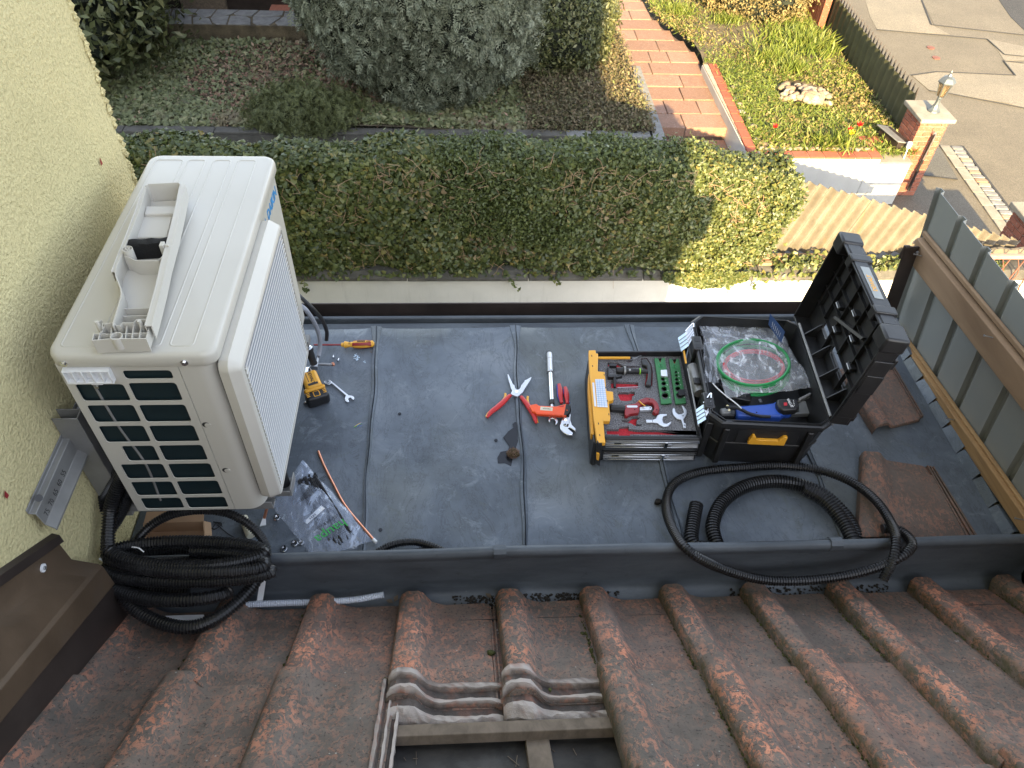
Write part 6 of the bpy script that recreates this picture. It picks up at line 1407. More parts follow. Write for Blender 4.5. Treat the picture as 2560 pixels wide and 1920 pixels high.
for s0 in (25, 115, 205, 295):
    rings = []
    for r_, h in pr_:
        sp = 22 if .05 < h < L_-.02 else 38
        rings.append([hA+dx_*h+(u_*math.cos(rad(s0+20+q))+v_*math.sin(rad(s0+20+q)))*rr_ for q, rr_ in ((-sp, r_-.002), (-sp, r_), (-sp/2, r_), (0, r_), (sp/2, r_), (sp, r_), (sp, r_-.002))])
    mb.loft(rings)
mb.build('grip', MT['darkred'], sdv)
text('W 2.5', .009, frame(hA+dx_*.034+Vector((0,0,.0112)), Vector((0,-1,0)), dx_), MT['ink'], sdv, 'lettering')
mb = MB(); 
for i in range(9):
    p = hA+dx_*(.066+.0035*i)+Vector((0,0,.0173)); mb.box(p.x-.0012, p.x+.0012, p.y-.004, p.y+.0035, p.z-.001, p.z+.0004)
for i in range(3): p = hA+dx_*(.102+.005*i)+Vector((0,0,.0167)); mb.box(p.x-.002, p.x+.002, p.y-.003, p.y-.001, p.z-.001, p.z+.0003)
mb.build('print', MT['ink'], sdv)
# ---- flat tool helper
def flat(name, pts, z, t, mat, parent, fr=z4, bevel=.001, zs=None, smooth=30):
    mb = MB(); mb.slab([at(*fr(x, y), z=z) for x, y in pts], t); return mb.build(name, MT[mat], parent, bevel=bevel, smooth=smooth)
# ---- open ended wrench near the drill
ow = thing('open_wrench', 'double open ended steel wrench beside the yellow drill', 'wrench', at(850, 990, z=0))
flat('shaft', [(590,1205),(608,1195),(818,1370),(806,1388)], .007, .005, 'satin', ow, zf)
flat('recess', [(612,1226),(617,1222),(785,1366),(781,1372)], .0075, .002, 'bracket', ow, zf, .0003)
flat('jaw', [(606,1222),(585,1240),(560,1240),(535,1228),(524,1200),(545,1190),(560,1208),(575,1212),(585,1200),(568,1183),(590,1178),(606,1195),(610,1210)], .008, .007, 'chrome', ow, zf)
flat('jaw', [(798,1362),(835,1366),(862,1372),(882,1395),(872,1420),(850,1410),(838,1392),(815,1395),(805,1412),(820,1440),(800,1446),(775,1435),(768,1400),(780,1370)], .008, .007, 'chrome', ow, zf)
# ---- drill
dr = thing('cordless_drill', 'yellow and black cordless drill half hidden by the unit grille', 'drill', at(785, 970, z=0))
c0 = at(*zf(400,1270), z=.05); ax = (at(*zf(470,1400), z=.05)-at(*zf(350,1120), z=.05)).normalized(); T0 = frame(c0, ax, Vector((0,0,1)).cross(ax)); 
def pb(name, x0, x1, y0, y1, z0, z1, mat, bev=.008):
    mb = MB(); mb.T = T0; mb.box(x0, x1, y0, y1, z0, z1); return mb.build(name, MT[mat], dr, bevel=bev, bseg=3)
dl = (at(*zf(470,1400), z=.05)-at(*zf(350,1120), z=.05)).length
pb('motor_housing', -dl*.55, dl*.12, -.030, .030, -.02, .022, 'dewyellow', .012); pb('side_grip', -dl*.45, dl*.1, -.0345, .0345, -.025, .008, 'blackrub', .012)
pb('battery', dl*.10, dl*.45, -.042, .042, -.048, .004, 'boxblack', .012); pb('foot', dl*.02, dl*.16, -.039, .039, -.03, .012, 'dewyellow', .01)
pb('vent', -dl*.02, dl*.06, -.018, .018, .0135, .0229, 'boxblack', .001)
mb = MB(); mb.T = T0; mb.lathe([(.006,0),(.010,.004),(.018,.012),(.021,.03),(.021,.045)], (-dl*.8,0,0), (1,0,0), 18); mb.build('chuck', MT['chrome'], dr)
mb = MB(); mb.T = T0; pts_ = rrect(dl*.20, dl*.40, -.012, .012, .004); i_ = rrect(dl*.22, dl*.38, -.009, .009, .003); mb.prism([(x,y,.0038) for x,y in pts_], [(x,y,.0052) for x,y in pts_]); mb.build('badge', MT['dewyellow'], dr); mb = MB(); mb.T = T0; mb.prism([(x,y,.0045) for x,y in i_], [(x,y,.0058) for x,y in i_]); mb.build('badge_inlay', MT['boxblack'], dr)
for s_ in (-1, 1):
    for k in range(3): pb('vent_slot', dl*(.2+.06*k), dl*(.225+.06*k), s_*.030-.006, s_*.030+.006, .002, .0055, 'dewyellow', .001)
text('DEWALT', .0165, T0 @ Matrix.Translation((-dl*.24, .002, .0223)) @ Matrix.Rotation(rad(0), 4, 'Z'), MT['ink'], dr, 'lettering', bold=.0003)
mb = MB(); mb.T = T0; mb.box(-dl*.42, -dl*.08, -.013, -.011, .021, .0226); mb.build('stripe', MT['ink'], dr)

# ---- combination pliers (red / yellow)
cpl = thing('insulated_pliers', 'open insulated long nose pliers with red and yellow grips', 'pliers', at(1290, 985, z=0))
flat('jaw', [(335,640),(365,640),(385,655),(380,680),(350,690),(320,672),(300,655),(285,625),(275,585),(262,545),(254,498),(262,500),(278,535),(292,565),(298,580),(306,592),(318,600),(322,625)], .016, .009, 'satin', cpl)
flat('jaw', [(300,640),(330,640),(350,650),(375,620),(380,600),(390,590),(400,575),(408,570),(412,555),(430,548),(474,524),(470,540),(440,590),(420,620),(405,645),(395,665),(345,705),(300,690),(284,680)], .021, .007, 'satin', cpl)
mb = MB(); mb.cyl(at(*z4(338,658), z=.018), at(*z4(338,658), z=.0245), .0045, 16); mb.build('pivot', MT['chrome'], cpl)
def grip(name, pts, r0, mat, parent, zc_=.013, fr=z4, ry=.8, prof=None):
    P = spline([at(*fr(x, y), z=zc_) for x, y in pts], .004); n = len(P); mb = MB(); rings = []
    for i, p in enumerate(P):
        t = (P[min(i+1,n-1)]-P[max(i-1,0)]).normalized(); s_ = Vector((-t.y, t.x, 0)); f = i/(n-1); rr_ = r0*(prof(f) if prof else 1)
        rings.append([p+s_*rr_*math.cos(2*math.pi*k/12)+Vector((0,0,1))*rr_*ry*math.sin(2*math.pi*k/12) for k in range(12)])
    mb.loft(rings); return mb.build(name, MT[mat], parent, smooth=60)
pf_ = lambda f: (.75+.5*math.sin(math.pi*min(1, f*1.05))**.7)*(1 if f < .94 else .75)
grip('grip', [(282,692),(255,715),(205,765),(150,812),(100,850),(65,900)], .0085, 'red', cpl, .014, prof=pf_); grip('grip', [(378,705),(400,735),(435,780),(468,830),(500,885),(518,950)], .0085, 'red', cpl, .016, prof=pf_)
grip('grip_edge', [(232,678),(235,700),(215,735),(170,778),(120,822),(80,855),(58,895)], .0045, 'toolyellow', cpl, .011); grip('grip_edge', [(440,705),(438,735),(452,785),(482,825),(512,880),(528,945)], .0045, 'toolyellow', cpl, .012)
# ---- utility knife
uk = thing('utility_knife', 'orange snap off utility knife lying across the pliers', 'knife', at(1370, 1015, z=0))
flat('body', [(455,790),(470,780),(520,770),(545,788),(700,795),(740,785),(790,770),(815,775),(800,880),(765,878),(520,862),(500,845),(480,845)], .032, .014, 'orange', uk, bevel=.003)
for i in range(22):
    x = 520+i*10.5; flat('rib', [(x,840+i*.8),(x+5,840+i*.8),(x+4,868+i*.7),(x-1,868+i*.7)], .0328, .012, 'orange', uk, bevel=.0004)
flat('end_cap', [(788,772),(815,772),(835,790),(840,825),(825,860),(800,878),(768,876),(780,820)], .0325, .015, 'ink', uk, bevel=.003)
flat('slot', [(712,802),(775,782),(770,800)], .0323, .002, 'red', uk, bevel=.0003); mb = MB(); mb.cyl(at(*z4(803,832), z=.032), at(*z4(803,832), z=.034), .0022, 8); mb.build('hole_rim', MT['orange'], uk)
flat('name_plate', [(558,797),(672,806),(668,838),(554,830)], .0325, .002, 'cream', uk, bevel=.0003)
k0, k1 = at(*z4(558,813), z=.033), at(*z4(672,822), z=.033); Tk = frame((k0+k1)/2+Vector((0,0,.0002)), k1-k0, Vector((0,1,0))); text('QATAR TOOLS', .0042, Tk, MT['ink'], uk)
# ---- ratchet / torque wrench
tw = thing('torque_wrench', 'chrome torque wrench with knurled handle pointing away', 'wrench', at(1375, 950, z=0))
a, b = at(*z4(640,310), z=.015), at(*z4(648,480), z=.015); c = at(*z4(662,750), z=.015); e = at(*z4(670,900), z=.013)
mb = MB(); mb.tube([a, b], .0115, 24, corr=(.0022,.0005), smooth=False); mb.build('knurled_handle', MT['satin'], tw); mb = MB(); mb.cyl(a-(b-a).normalized()*.008, a, .0105, 8, .0125); mb.build('end_cap', MT['blackrub'], tw)
mb = MB(); mb.cyl(b, c, .0082, 18); mb.build('shaft', MT['chrome'], tw); mb = MB(); mb.cyl(a.lerp(b,.30), a.lerp(b,.33), .0118, 24); mb.cyl(b-(b-a).normalized()*.002, b+(b-a).normalized()*.003, .0122, 20); mb.build('collar', MT['steel'], tw)
mb = MB(); mb.cyl(c-(c-b).normalized()*.004, c+(c-b).normalized()*.014, .0095, 16); mb.build('joint', MT['blackrub'], tw); mb = MB(); mb.cyl(c, e, .0055, 12); mb.build('neck', MT['satin'], tw)
flat('open_jaw', [(640,885),(632,905),(630,930),(645,942),(650,915),(665,905),(685,912),(700,935),(695,965),(705,962),(720,945),(718,920),(700,900),(675,885),(655,880)], .018, .011, 'chrome', tw, bevel=.002)
# ---- pliers wrench red/blue
pwv = thing('pliers_wrench', 'adjustable pliers wrench with red and blue grips', 'pliers', at(1415, 1010, z=0))
pg = lambda f: .8+.35*math.sin(math.pi*min(1,f*1.1))
grip('grip', [(728,592),(738,640),(742,700),(752,765)], .0085, 'red', pwv, .014, prof=pg); grip('grip', [(785,620),(795,665),(800,720),(806,770)], .0085, 'red', pwv, .014, prof=pg)
grip('grip_edge', [(714,600),(718,650),(722,700),(742,755)], .0045, 'blue', pwv, .011); grip('grip_edge', [(775,640),(782,690),(800,730),(820,765)], .005, 'blue', pwv, .0115)
flat('head', [(768,860),(800,845),(835,850),(842,870),(838,925),(850,965),(886,1000),(882,1025),(850,1005),(830,990),(815,1000),(862,1040),(855,1060),(800,1055),(765,1035),(742,1005),(736,970),(748,930),(762,900)], .017, .010, 'chrome', pwv, bevel=.002)
flat('slide', [(775,880),(830,862),(835,900),(820,960),(790,975),(768,960)], .021, .004, 'satin', pwv, bevel=.001)
for x, y in ((815,890),(785,962),(808,965)):
    mb = MB(); mb.cyl(at(*z4(x, y), z=.020), at(*z4(x, y), z=.0225), .0032, 12); mb.build('hole', MT['ink'], pwv)
mb = MB(); mb.cyl(at(*z4(790,920), z=.020), at(*z4(790,920), z=.0235), .005, 16); mb.build('button', MT['chrome'], pwv)
# ---- loose roof tiles on the right
def loose(label, q, seed, mat='tile dull'):
    """q: near-left, near-right, far-right, far-left corners (world, z at top)"""
    A, B, C_, D = q; mb = tile_mesh(seed); t = thing('loose_roof_tile', label, 'roof tile', (sum(q, Vector())/4), 'loose roof tiles')
    vs = []
    for v in mb.v:
        u_ = min(1.08, v.x/.306); w_ = -v.y/.53; p = A.lerp(B, u_).lerp(D.lerp(C_, u_), w_); vs.append(Vector((p.x, p.y, p.z+v.z*.75+.013)))
    mb.v = vs; o = mb.build('tile', MT[mat], t, bevel=.003, smooth=40); return t
zb_ = .005
loose('loose roof tile with broken interlock lying along the right fence', [at(2150,1360,z=zb_)+Vector((-.02,.0,0)), at(2450,1360,z=zb_), at(2325,1160,z=zb_), at(2150,1130,z=zb_)], 11)
loose('loose roof tile lying behind the open case lid', [at(2180,1085,z=zb_), at(2310,1050,z=zb_), at(2225,905,z=zb_), at(2085,930,z=zb_)], 12)

# ================================================================ TOOL CASE
def z6(x, y): return (1700+x/5.53, 780+y/5.53)
tc = thing('tool_case', 'open black tool case with two drawers pulled out and lid raised', 'tool case', (1.03, 1.82, 0))
BX = 'boxblack'
TB = Matrix.Translation((.812, 1.575, 0)) @ Matrix.Rotation(rad(-4.6), 4, 'Z')
BW, BD, BH = .405, .53, .232
def octo(i, z, c=.036): 
    a, b = i, i; return [(x, y, z) for x, y in ((i+c, i), (BW-i-c*1.0, i), (BW-i, i+c*.8), (BW-i, BD-i-c*.8), (BW-i-c, BD-i), (i+c, BD-i), (i, BD-i-c), (i, i+c))]
mb = MB(); mb.T = TB
mb.loft([octo(.022, 0), octo(.018, .012), octo(.014, .105), octo(.010, .108), octo(.010, .116), octo(.012, .119), octo(.004, .205), octo(-.002, .210), octo(-.002, .228), octo(.003, BH), octo(.006, BH), octo(.008, .222), octo(.014, .10)], cap=False)
mb.add(octo(.014, .10), [tuple(range(8))]); mb.add(octo(.022, 0), [tuple(range(8))]); mb.build('body', MT[BX], tc, smooth=25)
def lb(name, x0, x1, y0, y1, z0, z1, mat=BX, bev=.003, par=None, T=None):
    m = MB(); m.T = T or TB; m.box(x0, x1, y0, y1, z0, z1); return m.build(name, MT[mat], par or tc, bevel=bev)
for z in (.224,): pass
mb = MB(); mb.T = TB; mb.loft([octo(.0085, .2335), octo(.0085, .2365), octo(.0105, .2365), octo(.0105, .2335)], cap=False); mb.build('rim_seal', MT[BX], tc)
for y in (.02, .15, .36, .50): lb('side_rib', -.004, .018, y, y+.012, .02, .20)
for y0, y1 in ((.06, .13), (.34, .41)):
    lb('latch_mount', -.012, .022, y0, y1, .19, .236); 
    for k in (0, 1): lb('mount_slot', -.004, .014, y0+.008+.032*k, y0+.026+.032*k, .2355, .2368, 'ink', 0)
lb('eyelet', -.022, .002, .205, .235, .19, .20); 
for x0 in (.05, .33): lb('side_rib', x0, x0+.02, -.004, .02, .02, .2)
lb('grip_recess', .10, .31, .0055, .012, .125, .195); 
mb = MB(); mb.T = TB @ frame((.205, .006, .155), (1,0,0), (0,.0,1))
yh = [(-.062,-.022),(.062,-.022),(.062,.022),(.048,.022),(.036,.002),(-.036,.002),(-.048,.022),(-.055,.022),(-.062,.0)]
mb.prism([(x,y,0) for x,y in yh], [(x,y,.012) for x,y in yh]); mb.build('side_handle', MT['dewyellow'], tc, bevel=.002)
# round tube at the left wall
mb = MB(); mb.cyl(at(*z3(732,812), z=.17), at(*z3(775,960), z=.17), .021, 18); mb.build('hinge_tube', MT['bracket'], tc)
mb = MB(); a, b = at(*z3(707,822), z=.185), at(*z3(768,1140), z=.185); mb.cyl(a, b, .003, 6); mb.build('drawer_edge', MT['bracket'], tc)
# latches
for tab, bail in (([(655,638),(690,628),(712,700),(674,713)], [(690,628),(726,603),(737,660),(712,696)]), ([(755,1035),(790,1025),(806,1108),(766,1118)], [(790,1025),(822,990),(832,1058),(806,1092)])):
    P = [at(*z3(*p), z=.215) for p in tab]; Q = [at(*z3(*p), z=.215) for p in bail]; up = Vector((0,0,.02))
    lt = MB(); lt.slab([P[0]-up*.6, P[1]+up*.3, P[2]+up*.3, P[3]-up*.6], .003); L_ = lt.build('latch', MT['latch'], tc, bevel=.001)
    lt = MB(); lt.slab([Q[0]+up*.3, Q[1]+up, Q[2]+up, Q[3]+up*.3], .003); lt.build('bail_plate', MT['satin'], L_, bevel=.001)
    for k in range(1, 4):
        a = P[0].lerp(P[3], k/4)-up*.55; b = P[1].lerp(P[2], k/4)+up*.3; g = MB(); g.cyl(a+Vector((0,0,.001)), b+Vector((0,0,.001)), .0012, 5); g.build('groove', MT['bracket'], L_)
        a = Q[0].lerp(Q[3], k/4)+up*.35; b = Q[1].lerp(Q[2], k/4)+up; g = MB(); g.cyl(a+Vector((0,0,.001)), b+Vector((0,0,.001)), .0014, 5); g.build('wire', MT['chrome'], L_)
    g = MB(); g.tube([Q[0]+up*.6, Q[1]+up*1.4, Q[1].lerp(Q[2], .4)+up*1.5], .0022, 6); g.build('hook', MT['chrome'], L_)
mb = MB(); mb.slab([at(*z3(*p), z=.20) for p in ((680,722),(690,722),(702,790),(693,790))], .004); mb.build('yellow_stripe', MT['dewyellow'], tc)
# ---------------- drawers
ZW, ZF = .135, .112
fo = [at(*z5(*p), z=ZF) for p in ((165,212),(1212,205),(1436,1262),(262,1250))]     # foam outline far-left, far-right, near-right, near-left
def polyz(L, z): return [(lambda p: (p.x, p.y))(at(*z5(*p), z=z)) for p in L]
holes = [[(512,250),(612,250),(600,270),(565,283),(525,270)], [(300,282),(425,286),(482,320),(700,328),(700,348),(520,352),(300,345)],
 [(338,520),(682,532),(686,604),(342,604)], [(420,680),(440,655),(520,655),(560,662),(590,648),(636,650),(640,690),(606,710),(606,755),(540,768),(460,762),(440,720)],
 [(470,1000),(560,1010),(600,972),(660,965),(712,975),(690,990),(665,1010),(660,1050),(690,1062),(745,1055),(700,1087),(640,1077),(590,1047),(480,1030)],
 [(280,1120),(440,1120),(445,1090),(560,1082),(566,1115),(670,1130),(950,1133),(1422,1142),(1422,1196),(700,1186),(580,1186),(580,1223),(450,1220),(440,1188),(290,1186)],
 [(716,232),(790,224),(845,300),(866,400),(860,578),(762,572),(782,460),(795,380),(745,325)], [(450,935),(575,935),(552,956),(480,952)],
 [(925,232),(982,232),(958,290)], [(1105,245),(1165,242),(1140,300)]]
fp = [(p.x, p.y) for p in fo]
mb = plate(fp, [polyz(h, ZF) for h in holes], .012, Matrix.Translation((0,0,ZF))); FM = mb.build('foam_insert', MT['foam'], tc, smooth=0)
mb = MB(); mb.slab([Vector((p.x,p.y,ZF-.013)) for p in fo], .006); mb.build('red_foam_layer', MT['redfoam'], tc)
def upz(P, z): return [Vector((p.x, p.y, z)) for p in P]
c = sum(fo, Vector())/4
def grow(P, d): return [Vector((p.x+(d if p.x > c.x else -d), p.y+(d if p.y > c.y else -d), p.z)) for p in P]
o1, o2_ = grow(fo, .001), grow(fo, .007)
mb = MB(); mb.loft([upz(o2_, .062), upz(o2_, ZW), upz(o1, ZW), upz(o1, .07)], cap=False); mb.slab(upz(o2_, .066), .004); mb.build('upper_drawer', MT[BX], tc, smooth=0)
mb = MB(); mb.loft([upz(o2_, .008), upz(o2_, .056), upz(o1, .056), upz(o1, .02)], cap=False); mb.slab(upz(o2_, .012), .004); mb.slab(upz(o1, .05), .003); mb.build('lower_drawer', MT[BX], tc, smooth=0)
yN = min(p.y for p in o2_)
for zc_, zz in ((.105, 0), (.038, 1)):
    xa, xb = fo[3].x+.002, fo[2].x-.0; ym = yN-.010
    def yl(x): return fo[3].y+(fo[2].y-fo[3].y)*(x-fo[3].x)/(fo[2].x-fo[3].x)-.008
    def bar(x0, x1, o0, o1_, z0, z1, nm, mat):
        m = MB(); m.prism([(x0, yl(x0)-o1_, z0), (x1, yl(x1)-o1_, z0), (x1, yl(x1)-o0, z0), (x0, yl(x0)-o0, z0)], [(x0, yl(x0)-o1_, z1), (x1, yl(x1)-o1_, z1), (x1, yl(x1)-o0, z1), (x0, yl(x0)-o0, z1)]); return m.build(nm, MT[mat], SLD if nm != 'drawer_slide' else tc, bevel=.0006, bseg=1)
    SLD = None
    SLD = bar(xa, xb, 0, .002, zc_-.016, zc_+.016, 'drawer_slide', 'bracket')
    bar(xa, xb, .002, .010, zc_+.012, zc_+.016, 'rail_lip', 'chrome'); bar(xa, xb, .002, .010, zc_-.016, zc_-.012, 'rail_lip', 'chrome'); bar(xa, xa+.21, .002, .006, zc_-.006, zc_-.003, 'rail_lip', 'chrome')
    bar(xa+.20, xa+.212, .002, .011, zc_-.014, zc_+.014, 'stop_block', 'chrome'); bar(xa+.212, xa+.228, .002, .009, zc_-.003, zc_+.003, 'stop_block', 'satin'); bar(xa+.03, xa+.055, .002, .0045, zc_-.002, zc_+.001, 'stop_block', 'ink')
# yellow drawer front
yf = [(60,128),(145,125),(150,165),(178,170),(174,392),(262,400),(276,575),(284,636),(366,648),(374,752),(312,768),(332,978),(325,1018),(244,1020),(262,1228),(272,1288),(182,1288),(160,1250),(122,980),(72,430),(60,200)]
mb = MB(); mb.slab([at(*z5(*p), z=.150) for p in yf], .018); mb.build('drawer_front', MT['dewyellow'], tc, bevel=.002)
yf2 = [(72,420),(110,420),(160,980),(205,1285),(160,1290),(130,1180),(105,1180),(66,600)]
mb = MB(); mb.slab([at(*z5(*p), z=.128)+Vector((-.004,0,0)) for p in yf2], .03); mb.build('lower_drawer_front', MT['dewyellow'], tc, bevel=.002)
mb = MB(); mb.slab([at(*z5(*p), z=.128) for p in ((48,250),(75,250),(200,1300),(160,1310),(120,1280))], .12); mb.build('front_panel', MT[BX], tc, bevel=.003)
mb = MB(); a = [at(*z5(*p), Y=1.56) for p in ((165,1292),(232,1300),(200,1592),(145,1560))]; mb.prism(a, [p+Vector((.0,.012,0)) for p in a]); mb.build('front_flap', MT[BX], tc, bevel=.003)
mb = MB(); a = [at(*z5(*p), Y=1.565) for p in ((155,1395),(190,1405),(180,1480),(152,1470))]; mb.prism(a, [p+Vector((0,-.012,0)) for p in a]); mb.build('flap_catch', MT['dewyellow'], tc)
for x, y in ((97,198),(108,326),(254,436),(272,598),(293,765),(312,934),(182,1050),(198,1195)):
    p = at(*z5(x, y), z=.1503); mb = MB(); mb.box(p.x-.0014, p.x+.0014, p.y-.004, p.y+.004, p.z-.002, p.z+.0003); mb.build('slot', MT['ink'], tc)
lbp = [at(*z5(*p), z=.1515) for p in ((140,492),(252,492),(298,845),(168,840))]
mb = MB(); mb.slab(lbp, .001); LBL = mb.build('paper_label', MT['label'], tc)
mb = MB()
for k in range(1, 14):
    a = lbp[0].lerp(lbp[3], k/14); b = lbp[1].lerp(lbp[2], k/14); mb.slab([a+Vector((0,.0007,.0004)), b+Vector((0,.0007,.0004)), b+Vector((0,-.0003,.0004)), a+Vector((0,-.0003,.0004))], .0003)
for k in (.2, .45, .7):
    a = lbp[0].lerp(lbp[1], k); b = lbp[3].lerp(lbp[2], k); mb.slab([a+Vector((.0004,0,.0004)), b+Vector((.0004,0,.0004)), b+Vector((-.0003,0,.0004)), a+Vector((-.0003,0,.0004))], .0003)
mb.build('label_print', MT['inkblue'], LBL)
mb = MB(); mb.slab([at(*z5(*p), z=.151) for p in ((104,535),(128,535),(156,835),(130,832))], .001); mb.build('paper_label', MT['label'], tc)
# tools in the drawer
def F5(name, pts, z, t, mat, par, bev=.001): return flat(name, pts, z, t, mat, par, z5, bev)
yr = thing('yellow_pick', 'yellow handled pick with thin hook at the back of the drawer', 'pick', at(*z5(370,224), z=.115))
a, b = at(*z5(168,226), z=.124), at(*z5(578,226), z=.124); mb = MB(); mb.cyl(a, b, .0055, 8); mb.build('handle', MT['dewyellow'], yr, smooth=0)
mb = MB(); mb.cyl(b, at(*z5(610,228), z=.124), .0045, 8, .002); mb.build('ferrule', MT['ink'], yr); mb = MB(); mb.tube([at(*z5(*p), z=.126) for p in ((605,230),(650,226),(685,206),(722,196))], .0009, 5); mb.build('hook', MT['steel'], yr)
ft = thing('flaring_tool', 'black pipe flaring tool with tee handle and lime ring in the foam', 'flaring tool', at(*z5(560,400), z=.11))
F5('clamp', [(318,322),(410,325),(412,300),(345,290),(318,300)], .125, .02, BX, ft); F5('clamp', [(300,330),(318,325),(320,432),(412,440),(412,462),(300,462)], .128, .024, BX, ft); F5('clamp', [(318,440),(480,432),(485,450),(400,470),(318,470)], .124, .02, BX, ft)
a, b = at(*z5(405,382), z=.124), at(*z5(800,398), z=.124); L_ = (b-a).length; d = b-a
mb = MB(); mb.lathe([(.004,0),(.012,.001),(.0125,L_*.2),(.0165,L_*.215),(.0165,L_*.31),(.0115,L_*.33),(.0115,L_*.52),(.0095,L_*.56),(.0095,L_*.72),(.0075,L_*.74),(.0075,L_)], a, d, 20); mb.build('spindle', MT['blackrub'], ft); 
mb = MB(); mb.lathe([(.0103,L_*.56),(.0103,L_*.71)], a, d, 20); mb.build('knurled_sleeve', MT['ink'], ft)
mb = MB(); mb.lathe([(.0108,L_*.735),(.0115,L_*.74),(.0115,L_*.765),(.0108,L_*.77)], a, d, 20); mb.build('lime_ring', MT['lime'], ft)
mb = MB(); mb.lathe([(.0168,L_*.235),(.0168,L_*.29)], a, d, 20); mb.build('band', MT['bracket'], ft)
F5('tee_handle', [(722,240),(788,234),(838,310),(856,400),(850,568),(772,562),(800,470),(806,385),(788,325),(736,312)], .132, .016, BX, ft, .004)
mb = MB(); mb.cyl(at(*z5(384,480), z=.122), at(*z5(388,598), z=.122), .0062, 12, .005); mb.build('side_screw', MT['ink'], ft); mb = MB(); mb.cyl(at(*z5(415,600), z=.121), at(*z5(680,590), z=.121), .0018, 8); mb.build('side_bar', MT['chrome'], ft)
text('95', .011, frame(at(*z5(574,375), z=.1365), Vector((0,-1,0)), Vector((1,0,0))), MT['inkwhite'], ft)
def gauge(label, outl, notch, hs, clamp, cmat, ring):
    t = thing('green_gauge_plate', label, 'gauge plate', at(*z5(*outl[0]), z=ZF), 'green gauge plates')
    Z_ = .122; hp = []
    for x, y, r in hs: hp.append([(lambda p: (p.x, p.y))(at(*z5(x+r*math.cos(q), y+r*math.sin(q)), z=Z_)) for q in np.linspace(0, 2*math.pi, 17)[:-1]])
    o_ = outl[:1]+notch+outl[1:]
    m = plate([(lambda p: (p.x, p.y))(at(*z5(*p), z=Z_)) for p in o_], hp, .006, Matrix.Translation((0,0,Z_))); m.build('plate', MT['green'], t)
    for x, y, r in hs:
        p = at(*z5(x, y), z=.1135); m = MB(); m.lathe([(.0001,.0004),(r/5.028/1.15*.00118*1.0,.0004)], p, (0,0,1), 14); m.build('hole_shadow', MT['redfoam'] if r > 34 else MT['ink'], t)  # black discs paint shade into small holes; red ones show foam
    x, y, r = ring; p = at(*z5(x, y), z=Z_); m = MB()
    for q in (.0098, .0058): m.lathe([(q,.0),(q,.0008),(q-.0012,.0008),(q-.0012,0)], p, (0,0,1), 24, False)
    m.build('ring', MT['hosegreen'], t); m = MB(); m.box(p.x-.0008, p.x+.0008, p.y-.004, p.y+.004, p.z, p.z+.0009); m.build('mark', MT['ink'], t)
    F5('clamp', clamp, .130, .01, cmat, t, .0015)
    m = MB(); 
    for x, y, r in hs: 
        q = at(*z5(x+r+14, y+r*.5), z=Z_+.0004); m.box(q.x-.001, q.x+.001, q.y-.002, q.y+.002, q.z-.0003, q.z)
    m.build('number_marks', MT['inkwhite'], t)
gauge('left green gauge plate with silver clamp and round holes', [(885,228),(1015,226),(1105,790),(1040,800),(970,800)], [(930,228),(957,286),(978,227)], [(990,492,25),(1002,548,30),(1005,617,36),(1018,700,45)], [(965,375),(1045,370),(1055,455),(970,450)], 'satin', (965,325,50))
gauge('right green gauge plate with dark clamp and six round holes', [(1070,240),(1190,236),(1285,790),(1215,800),(1150,800)], [(1106,240),(1140,302),(1165,237)], [(1155,405,17),(1160,446,19),(1165,495,22),(1172,548,28),(1180,617,34),(1200,698,45)], [(1190,620),(1265,615),(1275,690),(1195,695)], 'ink', (1138,335,50))
pcu = thing('pipe_cutter', 'dark red pipe cutter with black knob in the foam', 'pipe cutter', at(*z5(640,850), z=.11))
a, b = at(*z5(325,858), z=.122), at(*z5(515,868), z=.122); L_ = (b-a).length
mb = MB(); rings = []; ax_ = (b-a).normalized(); s_ = Vector((0,0,1)); v_ = ax_.cross(s_)
for h, r_ in ((0,.010),(.003,.0135),(L_*.8,.0145),(L_,.013)):
    rings.append([a+ax_*h+(s_*math.cos(2*math.pi*k/32)+v_*math.sin(2*math.pi*k/32))*r_*(1-.07*(k % 4 == 0)) for k in range(32)])
mb.loft(rings); mb.build('knob', MT['blackrub'], pcu, smooth=20)
F5('frame', [(512,815),(640,795),(700,745),(790,716),(880,735),(930,790),(950,850),(945,900),(890,918),(862,892),(885,870),(885,830),(860,790),(800,775),(745,800),(700,832),(692,910),(640,915),(580,925),(555,950),(512,945)], .132, .018, 'darkred', pcu, .003)
F5('blade_arm', [(700,842),(760,836),(840,834),(856,850),(850,876),(760,880),(700,882)], .127, .012, 'satin', pcu, .001); F5('label', [(535,828),(548,822),(665,822),(676,834),(665,848),(548,848)], .1326, .001, 'label', pcu, .0002)
mb = MB(); mb.tube([at(*z5(*p), z=.134) for p in ((690,765),(720,795),(745,815),(770,830))], .0022, 6); mb.build('yellow_tie', MT['toolyellow'], pcu)
for x, y in ((820,750),(637,873),(915,878),(832,853)):
    mb = MB(); mb.cyl(at(*z5(x,y), z=.131), at(*z5(x,y), z=.1333), .0024, 10); mb.build('screw', MT['ink'], pcu)
w1 = thing('crowfoot_wrench', 'silver crowfoot wrench head lying sideways in the foam', 'wrench head', at(*z5(950,1010), z=.11))
F5('head', [(780,1000),(865,1002),(905,985),(920,945),(960,930),(1045,930),(1040,950),(998,960),(985,1000),(1000,1045),(1040,1052),(1097,1022),(1090,1050),(1060,1082),(1000,1088),(950,1067),(925,1042),(865,1034),(785,1037)], .120, .006, 'satin', w1)
mb = MB(); mb.box(at(*z5(858,1018), z=.12).x, at(*z5(863,1018), z=.12).x, at(*z5(860,1034), z=.12).y, at(*z5(860,1003), z=.12).y, .12, .1203); mb.build('joint_line', MT['ink'], w1)
